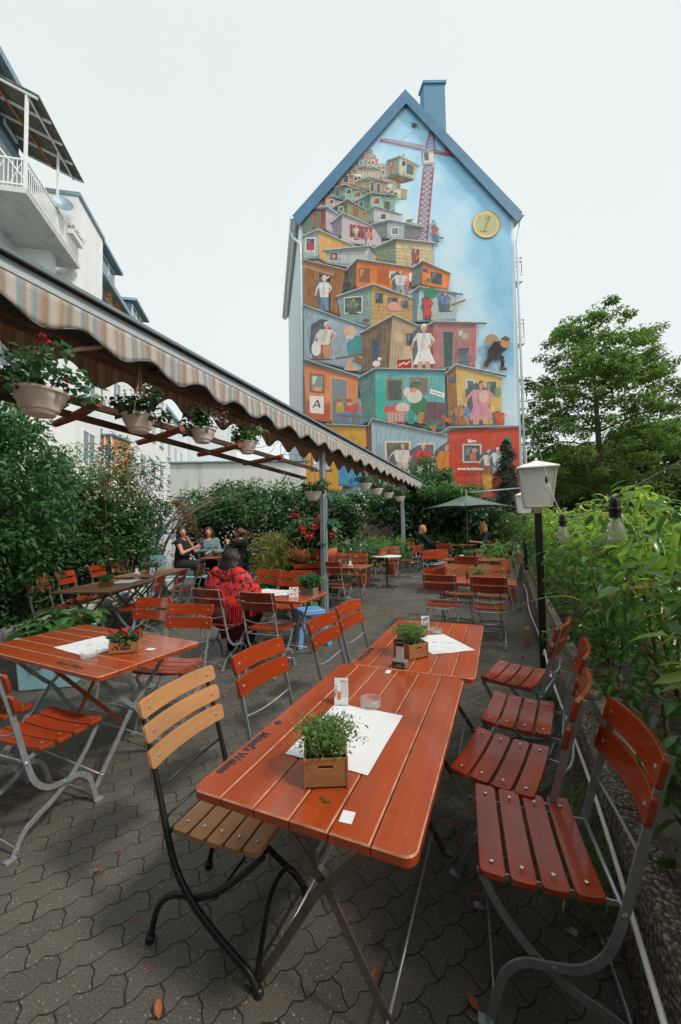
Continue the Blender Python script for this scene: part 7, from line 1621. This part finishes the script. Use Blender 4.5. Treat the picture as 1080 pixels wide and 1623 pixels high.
# terracotta double bowl with geraniums, tall grasses, on a stand by the post
gp_ = empty('geranium_bowl', Vector((-.55, 7.15, gz(7.15))), 0, 'terracotta double bowl of large red geraniums left of the near steel post', 'plant pot')
MB().lathe([(.10, .76), (.16, .79), (.235, .88), (.25, .97), (.235, .985), (.22, .97), (0, .95)], 24, (-.16, 0, 0)).build('bowl', 'terracotta', gp_, True); MB().lathe([(.10, .76), (.16, .79), (.225, .88), (.24, .97), (.225, .985), (.21, .97), (0, .95)], 24, (.18, .03, 0)).build('bowl', 'terracotta', gp_, True)
b = MB(); b.box((0, 0, .60), (.62, .4, .09), None, .01); b.box((0, 0, .70), (.55, .34, .07), None, .01); b.box((0, 0, .3), (.5, .3, .5)); b.build('stand', 'chairwood', gp_)
np.random.seed(90); c = shell_pts(80, (.50, .32, .30), .6) + [0, 0, 1.24]; link('foliage', cloud(c, np.full(80, .09), 14, .09, .085, 'geranium', 'geranium_foliage', 0, .8, .5), gp_)
fl = np.array([(-.22, -.2, 1.52), (.06, -.22, 1.34), (.18, -.2, 1.18), (.2, -.25, 1.40), (.32, -.2, 1.2), (.16, -.1, 1.47), (-.02, -.28, 1.2), (-.12, -.25, 1.3)]); link('flowers', cloud(fl, np.full(8, .07), 80, .036, .034, 'red', 'geranium_blooms', 0, .3, .9), gp_)
np.random.seed(91); tg = empty('tall_grass', Vector((-1.05, 7.35, gz(7.35))), 0, 'yellowish bamboo-like tall grass left of the geranium bowl', 'plant')
n = 4200; hh_ = np.random.rand(n); P = np.stack([np.random.normal(size=n) * .20 * (.5 + hh_), np.random.normal(size=n) * .18 * (.5 + hh_), .25 + hh_ * .98], 1); D = np.random.normal(size=(n, 3)) * .7 + [0, 0, -.2]; Nn = unit(n) * .6 + [0, 0, .6]; link('leaves', leaf_mesh('grass_leaves', P, Nn / np.linalg.norm(Nn, axis=1, keepdims=True), D, np.random.uniform(.08, .16, n), np.full(n, .016), 'bamboo', 0, .5), tg)
random.seed(3); link('stems', stems(14, (.18, .15), 1.15, .006, .25, 'stem'), tg); MB().lathe([(.14, 0), (.2, .3), (.21, .32), (.18, .31), (0, .3)], 20).build('pot', 'terracotta', tg, 35)
pot('low_pot', 'low pot with red flowers and green leaves under the table behind the woman in red', G(-3.2, 5.7, 0), .2, .22, 'redpot', 'red', 5, 'geranium', .34, 26, .14, 44, .07, .06)
for l, al, z, r, h_, m_, fl, nf, lf, lr, lb in [(-3.55, 7.9, 0, .2, .3, 'terracotta', 'red', 9, 'geranium', .42, 'terracotta pot of red flowers on the ground behind the steel post'), (-3.75, 6.0, 0, .2, .28, 'redpot', 'red', 7, 'geranium', .42, 'floor pot of red geraniums left of the bowl stand'), (-4.6, 7.2, 0, .22, .34, 'terracotta', None, 0, 'bamboo', .5, 'floor pot with pale feathery plant behind the tall grass'), (-3.2, 8.9, 0, .2, .5, 'terracotta', 'whiteflower', 12, 'ivy', .45, 'tall pot of white flowered plant left of the bistro table'), (-3.05, 11.0, 0, .22, .5, 'redpot', 'orangeflower', 5, 'vine', .5, 'tall pot with leafy plant before the far steel post'), (-1.9, 12.6, 0, .24, .5, 'terracotta', None, 0, 'ivy', .6, 'big leafy pot plant left of the parasol'), (-.1, 10.6, 0, .2, .4, 'terracotta', None, 0, 'herb', .5, 'grey leafy pot plant right of the parasol at the wall end')]:
    pot('floor_pot', lb, G(l, al, z), r, h_, m_, fl, nf, lf, lr, 60, lr, int(abs(l * 10)), .08, .055)
# blue metal stool at the post
st = empty('metal_stool', G(-2.42, 4.62), .4, 'bright blue metal stool beneath the table corner beside the near steel post', 'stool'); b = MB(); b.box((0, 0, .44), (.32, .32, .03), None, .012); b.box((0, 0, .41), (.33, .33, .04), None, .01); b.build('seat', 'bluechair', st)
for sx in (-1, 1):
    for sy in (-1, 1): MB().bar((sx * .13, sy * .13, .42), (sx * .2, sy * .2, 0), .06, .012).build('leg', 'bluechair', st)
for a in range(4):
    M_ = Matrix.Rotation(a * PI / 2, 4, 'Z'); MB().tube([(.16 + .02 * (1 - math.sin(k / 8 * PI)), -.15 + .3 * k / 8, .10 + .24 * math.sin(k / 8 * PI)) for k in range(9)], .01, 6, M_).build('arch', 'bluechair', st, True)
# bottle, glass on tables
def bottle(label, loc, m, h=.24):
    k = h / .24; b = MB().lathe([(.03 * k, 0), (.032 * k, .01), (.032 * k, .13 * k), (.026 * k, .15 * k), (.012 * k, .19 * k), (.012 * k, .235 * k), (0, .24 * k)], 16); o = b.build('bottle', m, smooth=35); o.location = loc; return tag(o, label, 'bottle')
bottle('blue water bottle beside the woman in the red shawl', onT(-3.02, 4.13), 'blueglass', .22); bottle('green bottle on the small table of the three women', Wp(-2.55, 8.6, .83), 'greenglass', .26); bottle('dark bottle on the middle table beside the herb box', onT(-.52, 5.86), 'darkpane', .13)
b = MB().lathe([(0, 0), (.035, 0), (.04, .004), (.042, .09), (.04, .09), (.037, .008), (0, .006)], 18); o = b.build('white_pot', 'white', smooth=35); o.location = onT(-.86, 8.5); tag(o, 'small white pot on the table near the parasol', 'pot')
# tub planter at the left edge
tb = empty('planter_tub', G(-4.35, 2.62), .2, 'pale blue square tub with broad leafed plants at the left edge', 'planter'); b = MB(); vs = [(x * w, y * w, z) for w, z in ((.235, 0), (.27, .52), (.24, .52), (.22, .46)) for x, y in ((-1, -1), (1, -1), (1, 1), (-1, 1))]; b.add(vs, [(3, 2, 1, 0)] + [(4 * i + k, 4 * i + (k + 1) % 4, 4 * i + 4 + (k + 1) % 4, 4 * i + 4 + k) for i in range(3) for k in range(4)] + [(12, 13, 14, 15)]); o = b.build('tub', 'bluepaint', tb); md = o.modifiers.new('b', 'BEVEL'); md.width = .03; md.segments = 3
np.random.seed(92); c = shell_pts(34, (.36, .3, .14), .6) + [0, 0, .58]; link('foliage', cloud(c, np.full(34, .08), 10, .13, .09, 'vine', 'tub_leaves', 1, .9, .4, .4), tb); link('dry_leaves', cloud(c[:10], np.full(10, .1), 7, .08, .05, 'drytrail', 'tub_dry', 1), tb)
# blue bench at the end of the brown tables
bn = empty('blue_bench', Wp(-3.62, 8.35), R(-4), 'pale blue painted wooden bench at the far end of the brown tables', 'bench')
b = MB(); [b.box((x, -.05 + .12 * j, .44), (1.3, .11, .03), None, .004) for j in range(4) for x in (.2,)]; b.build('seat', 'bluepaint', bn)
b = MB(); [b.box((-.35, -.12, .62 + .12 * j), (.55, .025, .10), None, .004) for j in range(3)]; b.build('backrest', 'bluepaint', bn)
for sx in (-.42, .82):
    for y in (-.08, .3): MB().box((sx, y, .215), (.07, .07, .43)).build('leg', 'bluepaint', bn)
b = MB(); b.bar((-.7, .5, .3), (-.4, .5, 1.65), .07, .04); b.bar((-1.0, .5, 1.5), (.1, .52, 1.28), .05, .03); b.bar((-.5, .48, 1.2), (-.15, .48, 1.7), .08, .03); o = b.build('blue_trellis', 'bluepaint'); o.location = Wp(-3.9, 8.8); tag(o, 'pale blue wooden slats leaning in the bushes behind the women', 'trellis')
# fallen leaves
np.random.seed(99); random.seed(99)
lm = leaf_mesh('fallen_leaf', np.zeros((1, 3)), np.array([[0., 0, 1]]), np.array([[1., 0, 0]]), np.array([.045]), np.array([.03]), 'fallen', 1, -.5, .35); lm2 = leaf_mesh('fallen_leaf', np.zeros((1, 3)), np.array([[0., 0, 1]]), np.array([[1., 0, 0]]), np.array([.03]), np.array([.014]), 'pink', 1, -.3, .2)
spots = [(-.62, 1.05), (-.46, 1.30), (-.25, 1.95), (-.22, 2.02), (-.20, 1.9), (-.27, 2.1), (-.3, 2.05), (-.18, 1.75), (-.12, 1.35), (-.05, 1.25), (.12, 1.6), (-1.3, 1.7), (-1.75, 1.25), (-1.6, 2.3), (.0, 3.9), (-.1, 4.3), (.1, 4.6), (.15, 5.0), (-.25, 3.6), (.05, 2.8), (-1.2, 2.4), (-1.25, 4.4), (-1.5, 4.9), (-1.0, 5.2), (-1.8, 6.0), (-.4, 4.8), (.15, 4.2), (-1.05, .95), (-2.0, .9), (.2, 6.5), (-.23, 2.4), (-.15, 2.15)]
for l, al in spots:
    o = link('fallen_leaf', lm, None, G(l, al, .006), random.random() * 6.3, random.uniform(.6, 1.25)); tag(o, 'dry brown curled leaf fallen on the paving ' + ('left of the long table' if l < -1 else 'under the nearest tables' if l < -.3 and al < 3.4 else 'by the feet of the right-hand red chairs' if al < 3.4 else 'before and around the lamp post' if al < 5.2 else 'far down the terrace'), 'leaf', 'fallen leaves on the paving')
for l, al in [(-1.2, 1.05), (-1.9, 1.5), (-1.75, 1.35), (-.7, 1.9), (-1.4, 1.15), (-1.35, .8)]: o = link('petal', lm2, None, G(l, al, .006), random.random() * 6, .6); tag(o, 'small pink petal fallen on the dark paving', 'petal', 'pink petals on the paving')
np.random.seed(123); n = 520; lt = np.random.uniform(-3.5, .30, n); at_ = np.random.uniform(.5, 8, n); m_ = np.random.rand(n) < .45; lt[m_] = .32 - np.abs(np.random.normal(size=m_.sum())) * .22
Pq = np.array([tuple(G(a, c, .005)) for a, c in zip(lt, at_)]); o = link('leaf_litter', leaf_mesh('leaf_litter', Pq, np.tile([0., 0, 1], (n, 1)) + unit(n) * .25, unit(n) * [1, 1, .1], np.random.uniform(.006, .022, n), np.random.uniform(.004, .010, n), 'drytrail')); tag(o, 'tiny dry leaf crumbs strewn over the paving', 'litter', kind='stuff')
gp_.scale = (1.15, 1.15, 1.12); tg.scale = (1.15, 1.15, 1.12)
b = MB(); b.box((0, 0, .004), (.10, .006, .004)); o = b.build('stick', 'crate'); o.location = G(-.02, 4.0); tag(o, 'short pale stick on the paving before the lamp post', 'stick')

# ------------------------------------------------------------------ people (seated, local +X is where they face; z=0 is the ground)
def person(label, loc, rz, J, hair, top, bottom='blackcloth', skin='skin', hairlen=.25, topfn=None, fat=1.0, sleeves=1, ponytail=False, curly=False, scale=1.0, bighair=False):
    t = empty('person', loc, rz, label, 'person'); t.scale = (scale,) * 3
    g = lambda k: np.array(J[k], float); hd = g('head'); ck = g('chest'); pv = g('pelvis'); nk = ck + (hd - ck) * .45
    look = np.array(J.get('look', (1, 0, 0)), float); look /= np.linalg.norm(look); upd = np.array([0, 0, 1.]) + (hd - nk) * .8; upd /= np.linalg.norm(upd); look -= upd * look.dot(upd); look /= np.linalg.norm(look); sid = np.cross(upd, look)
    H = lambda a, b, c: hd + look * a + sid * b + upd * c
    def legs(X, Y, Z, e):
        d = None
        for s in 'LR':
            for a, b, ra, rb in ((g('hip' + s), g('knee' + s), .088, .062), (g('knee' + s), g('ankle' + s), .060, .038)):
                c = cap(X, Y, Z, a, b, ra * fat + e, rb * (fat * .5 + .5) + e); d = c if d is None else smin(d, c, .03)
        return d
    def torso(X, Y, Z, e):
        d = cap(X, Y, Z, pv, pv + (ck - pv) * .45, .125 * fat + e, .118 * fat + e, (.85, 1.18, 1)); d = smin(d, cap(X, Y, Z, pv + (ck - pv) * .45, ck, .118 * fat + e, .120 * fat + e, (.82, 1.15, 1)), .05)
        d = smin(d, cap(X, Y, Z, g('shL'), g('shR'), .062 * (fat * .5 + .5) + e, .062 * (fat * .5 + .5) + e), .06)
        for sy in (-1, 1): d = smin(d, cap(X, Y, Z, ck + look * .07 + sid * sy * .065 - upd * .05, ck + look * .075 + sid * sy * .06 - upd * .07, .058 * fat + e, .058 * fat + e), .04)
        return d
    def arm(X, Y, Z, s, e, up=True, low=True):
        d = None
        if up: d = cap(X, Y, Z, g('sh' + s), g('el' + s), .050 * (fat * .6 + .4) + e, .038 * (fat * .4 + .6) + e)
        if low:
            c = cap(X, Y, Z, g('el' + s), g('wr' + s), .038 * (fat * .4 + .6) + e, .024 + e); d = c if d is None else smin(d, c, .02)
        return d
    def handv(s):
        w = g('wr' + s); f = w - g('el' + s); f /= np.linalg.norm(f); f = f + np.array(J.get('hd' + s, (0, 0, 0)), float); f /= np.linalg.norm(f); n = np.array(J.get('pn' + s, (0, 0, -1)), float); n -= f * n.dot(f); n /= np.linalg.norm(n); return w, f, n, np.cross(f, n)
    def body(X, Y, Z):
        d = smin(torso(X, Y, Z, 0), legs(X, Y, Z, 0), .04)
        for s in 'LR':
            d = smin(d, arm(X, Y, Z, s, 0), .03); w, f, n, q = handv(s); c = cap(X, Y, Z, w + f * .02, w + f * .07, .026, .030); d = smin(d, c, .012)
            an = g('ankle' + s); ft = np.array(J.get('foot', (1, 0, 0)), float); d = smin(d, cap(X, Y, Z, an + [0, 0, -.03], an + ft * .15 + [0, 0, -.045], .038, .026), .02)
        d = smin(d, cap(X, Y, Z, ck + upd * .06, H(-.01, 0, -.06), .052, .047), .03)
        h = cap(X, Y, Z, H(-.015, 0, .035), H(.0, 0, .02), .083, .080); h = smin(h, cap(X, Y, Z, H(.03, 0, -.02), H(.045, 0, -.075), .058, .038), .03)
        h = smin(h, cap(X, Y, Z, H(.085, 0, .012), H(.103, 0, -.018), .009, .014), .010); h = smin(h, cap(X, Y, Z, H(.083, .012, -.052), H(.083, -.012, -.052), .008, .008), .01)
        for sy in (-1, 1): h = smin(h, cap(X, Y, Z, H(-.005, sy * .082, .015), H(-.008, sy * .084, -.02), .012, .008, ), .008)
        for sy in (-1, 1): e = cap(X, Y, Z, H(.088, sy * .032, .018), H(.088, sy * .033, .018), .012, .012); h = -smin(-h, e, .012)
        return smin(d, h, .02)
    al = np.array([g(k) for k in J if k not in ('look', 'foot', 'pnL', 'pnR', 'hdL', 'hdR', 'curl')]); lo, hi = al.min(0) - .22, al.max(0) + .22
    me = sdf_mesh('body', body, lo, hi, .0105, skin)
    fb = MB()
    for s in 'LR':
        w, f, n, q = handv(s); sg = 1 if s == 'L' else -1
        for i, (ln, off) in enumerate(((.066, -.024), (.076, -.008), (.071, .008), (.056, .022))):
            r0 = w + f * .088 + q * off; curl = J.get('curl', .5) + .08 * i; P = [r0 - f * .02, r0]
            dd = f.copy()
            for k in range(3): dd = dd * math.cos(curl * .55) + n * math.sin(curl * .55); P.append(P[-1] + dd * ln * (.42, .33, .25)[k])
            fb.tube([tuple(p) for p in P], [.0085, .0085, .008, .0072, .0055], 7)
        th = q * -1; P = [w + f * .025 + th * .018, w + f * .05 + th * .038 + n * .01, w + f * .075 + th * .045 + n * .018, w + f * .095 + th * .043 + n * .024]; fb.tube([tuple(p) for p in P], [.011, .010, .0085, .006], 7)
    bm_v = [tuple(v.co) for v in me.vertices]; bm_f = [tuple(p.vertices) for p in me.polygons]; allb = MB(); allb.add(bm_v, bm_f); allb.add(fb.v, fb.f)
    for sy in (-1, 1): allb.mat(1).ball(tuple(H(.079, sy * .032, .018)), .0095, n=8)
    allb.mat(2)
    for z, w in ((-.046, .021), (-.056, .018)): allb.tube([tuple(H(.0905 - .016 * abs(u) ** 2, u * w, z)) for u in (-1, -.5, 0, .5, 1)], [.003, .0055, .006, .0055, .003], 6)
    for sy in (-1, 1): allb.mat(3).tube([tuple(H(.086 - .012 * abs(u - .5), sy * (.016 + .036 * u), .040 + .006 * math.sin(u * 3))) for u in (0, .5, 1)], [.003, .0035, .002], 5)
    allb.build('body', [skin, 'eye', 'lip', hair], t, True)
    tr_ = lambda X, Y, Z: smin(legs(X, Y, Z, .014), cap(X, Y, Z, pv, pv + (ck - pv) * .25, .14 * fat, .13 * fat, (.85, 1.18, 1)), .05)
    link('trousers', sdf_mesh('trousers', tr_, lo, hi, .013, bottom), t)
    def topf(X, Y, Z):
        d = torso(X, Y, Z, .014)
        for s in 'LR':
            if sleeves: d = smin(d, arm(X, Y, Z, s, .012, True, sleeves > 1), .03)
        d = np.maximum(d, -cap(X, Y, Z, ck + upd * .075 + look * .05, H(0, 0, -.06), .055, .075)); d = np.maximum(d, (pv[2] - .05) - Z); return d
    link('top', sdf_mesh('top', topf, lo, hi, .0115, top), t)
    def hairf(X, Y, Z):
        h = cap(X, Y, Z, H(-.028, 0, .045), H(-.02, 0, .03), .097, .092)
        if hairlen > .05 and not ponytail:
            for sy in (-1, 1): h = smin(h, cap(X, Y, Z, H(-.02, sy * .07, .02), H(-.01 + .0, sy * .095, -hairlen * .75), .045, .038), .03)
            h = smin(h, cap(X, Y, Z, H(-.06, 0, .02), H(-.085, 0, -hairlen), .085, .07), .04)
        if bighair: h = smin(h, cap(X, Y, Z, H(-.05, 0, .0), ck + np.array([-.03, 0, .12]), .105, .105, (.75, 1.3, 1)), .05); h = smin(h, cap(X, Y, Z, ck + np.array([-.03, 0, .12]), ck + np.array([-.09, 0, -.02]), .105, .075, (.6, 1.4, 1)), .05); h = h + .004 * np.sin(Y * 210 + Z * 14)
        if ponytail: h = smin(h, cap(X, Y, Z, H(-.11, 0, .06), H(-.14, 0, .04), .03, .04), .02); h = smin(h, cap(X, Y, Z, H(-.145, 0, .04), H(-.165, 0, -.09), .038, .018), .03)
        if curly: h = smin(h, cap(X, Y, Z, H(-.05, 0, .03), H(-.07, 0, -.08), .125, .11), .04); h = h + .012 * np.sin(X * 120) * np.sin(Y * 110) * np.sin(Z * 130)
        h = h + .0025 * np.sin((X + Y) * 260)
        face = cap(X, Y, Z, H(.11, 0, -.005), H(.11, 0, -.12), .088, .10); return np.maximum(h, -face)
    link('hair', sdf_mesh('hair', hairf, hd - [.35, .35, .62], hd + [.35, .35, .22], .0095, hair), t)
    for s in 'LR':
        an = g('ankle' + s); ft = np.array(J.get('foot', (1, 0, 0)), float)
        link('shoe', sdf_mesh('shoe', lambda X, Y, Z: np.maximum(smin(cap(X, Y, Z, an + [0, 0, -.02], an + [0, 0, -.045], .046, .044), cap(X, Y, Z, an + [0, 0, -.05], an + ft * .165 + [0, 0, -.055], .040, .034), .02), Z - an[2] - .02), an - .14 - abs(ft) * .16, an + .14 + abs(ft) * .16, .011, 'shoe'), t)
    return t, locals()
def pose(**k):
    J = dict(pelvis=(0, 0, .58), chest=(.03, 0, .98), head=(.06, 0, 1.235), shL=(.02, .165, 1.045), shR=(.02, -.165, 1.045), hipL=(.03, .09, .56), hipR=(.03, -.09, .56), kneeL=(.44, .12, .53), kneeR=(.44, -.12, .53), ankleL=(.42, .12, .10), ankleR=(.44, -.12, .10),
             elL=(.12, .24, .80), elR=(.12, -.24, .80), wrL=(.34, .12, .82), wrR=(.34, -.12, .82)); J.update(k); return J
# 1 woman in black, hand at the face, at the hedge side
person('woman in a sleeveless black top resting her cheek on her hand by the hedge', Wp(-3.52, 8.55, .12), R(-8), pose(head=(.02, 0, 1.26), look=(.8, -.65, .15), elL=(.22, .20, .84), wrL=(.13, .08, 1.08), hdL=(-.3, -.1, .8), pnL=(-1, -.3, 0), elR=(.16, -.24, .82), wrR=(.34, -.06, .93), pnR=(0, 1, 0)), 'darkhair', 'blackcloth', fat=1.18, sleeves=0, hairlen=.16)
# 2 woman in grey-teal knit facing the camera
person('woman with long dark red hair in a grey teal knit top facing the camera', Wp(-3.15, 9.25, .10), R(-78), pose(chest=(.06, 0, .98), head=(.10, 0, 1.25), look=(1, .05, .02), elL=(.14, .27, .80), wrL=(.36, .08, .80), elR=(.14, -.25, .80), wrR=(.36, .14, .84), pnL=(0, 0, -1), pnR=(0, 0, -1), kneeL=(.38, .14, .53), kneeR=(.38, -.14, .53), ankleL=(.36, .14, .10), ankleR=(.36, -.14, .10)), 'redhair', 'tealcloth', fat=1.22, sleeves=2, hairlen=.22)
# 3 woman with a ponytail seen from the side
person('woman in black with a brown ponytail seen from the side, hands raised', Wp(-2.12, 8.35, .10), R(168), pose(head=(.07, 0, 1.23), look=(1, .1, -.02), elL=(.24, .2, .80), wrL=(.30, .10, 1.0), elR=(.24, -.2, .80), wrR=(.32, -.08, 1.02), pnL=(1, 0, 0), pnR=(1, 0, 0), curl=.9), 'brownhair', 'blackcloth', 'denim', fat=1.0, sleeves=2, ponytail=True)
# 4 woman in the red flowered shawl, from behind
t4, L4 = person('woman with long black hair in a red flowered shawl, seen from behind', G(-3.06, 3.72, 0), ang(-.05, 1), pose(chest=(.06, 0, .96), head=(.13, -.02, 1.20), look=(1, -.1, -.25), elL=(.2, .25, .78), wrL=(.40, .14, .80), elR=(.2, -.26, .78), wrR=(.42, -.12, .80), ankleL=(.30, .16, .09), ankleR=(.12, -.2, .09), kneeL=(.42, .16, .53), kneeR=(.38, -.20, .5)), 'darkhair', 'shawl', 'blackcloth', 'skin_dark', fat=1.15, sleeves=1, hairlen=.30, bighair=True)
def shawlf(X, Y, Z):
    d = cap(X, Y, Z, (.04, -.16, 1.0), (.04, .16, 1.0), .09, .09); d = smin(d, cap(X, Y, Z, (.02, -.20, .86), (.02, .20, .86), .125, .125, (.9, 1, 1)), .08); d = smin(d, cap(X, Y, Z, (-.03, -.20, .68), (-.03, .20, .68), .14, .14, (.8, 1, 1)), .08)
    for sy in (-1, 1): d = smin(d, cap(X, Y, Z, (.03, sy * .22, 1.0), (.17, sy * .30, .80), .085, .10), .06)
    d = d + .006 * np.sin(Y * 40 + X * 20) * np.clip((1.0 - Z) * 3, 0, 1)
    d = np.maximum(d, -cap(X, Y, Z, (.15, 0, 1.12), (.2, 0, 1.25), .075, .11)); zc = .60 + .12 * np.abs(Y) - .30 * (X + .1) * -1 * 0; return np.maximum(d, zc - Z)
link('shawl', sdf_mesh('shawl', shawlf, (-.3, -.5, .4), (.4, .5, 1.25), .011, 'shawl'), t4)
b = MB(); random.seed(6)
for i in range(150):
    y = -.36 + .72 * random.random(); x = -.15 + .02 * random.random(); z = .63 + .1 * abs(y)
    if y > -.1 and random.random() < .35: continue
    b.bar((x, y, z + .05), (x + random.uniform(-.02, .01), y + random.uniform(-.02, .02), z - random.uniform(.10, .20)), .005, .003)
for i in range(70):
    y = -.40 + .02 * random.random(); x = -.06 + .25 * random.random(); b.bar((x, y, .82), (x + random.uniform(-.02, .02), y - random.uniform(0, .03), .62 - random.random() * .08), .005, .003)
b.build('fringe', 'fringe', t4)
def skirtf(X, Y, Z):
    d = cap(X, Y, Z, (0, 0, .56), (.32, 0, .52), .19, .17, (1, 1.25, 1)); d = smin(d, cap(X, Y, Z, (.2, 0, .5), (.2, 0, .30), .2, .18, (1, 1.2, 1)), .06); return np.maximum(d, .24 + .03 * np.sin(Y * 30) - Z)
link('skirt', sdf_mesh('skirt', skirtf, (-.35, -.4, .15), (.6, .4, .85), .012, 'skirtcloth'), t4); t4.scale = (.95, .92, .97)
# 5, 6 two blonde women under the parasol
person('blonde woman in dark clothes left under the green parasol, seen from the side', Wp(2.45, 11.9, .02), R(8), pose(head=(.10, 0, 1.24), look=(1, .1, -.05), elL=(.2, .22, .8), wrL=(.42, .12, .82), elR=(.22, -.2, .8), wrR=(.46, -.06, .84)), 'blondehair', 'blackcloth', fat=1.0, sleeves=2, hairlen=.10)
person('curly blonde woman in a black top right under the green parasol, head turned left', Wp(4.45, 12.1, .02), R(200), pose(head=(.06, 0, 1.27), look=(1, -.1, 0), elL=(.2, .22, .8), wrL=(.38, .1, .82), elR=(.2, -.22, .8), wrR=(.4, -.08, .84)), 'blondehair', 'blackcloth', skin='skin_dark', fat=1.05, sleeves=1, curly=True, hairlen=.02)
for x, y, rz, lb in ((2.45, 11.9, R(8), 'dark chair under the left blonde woman'), (4.45, 12.1, R(200), 'dark chair under the curly blonde woman'), (-2.12, 8.35, R(168), 'red folding chair carrying the ponytailed woman in black'), (-3.15, 9.25, R(-78), 'folding chair carrying the woman in the grey teal top')):
    put(chair_red, False, x, y, rz, lb, 'chairs with people on them')
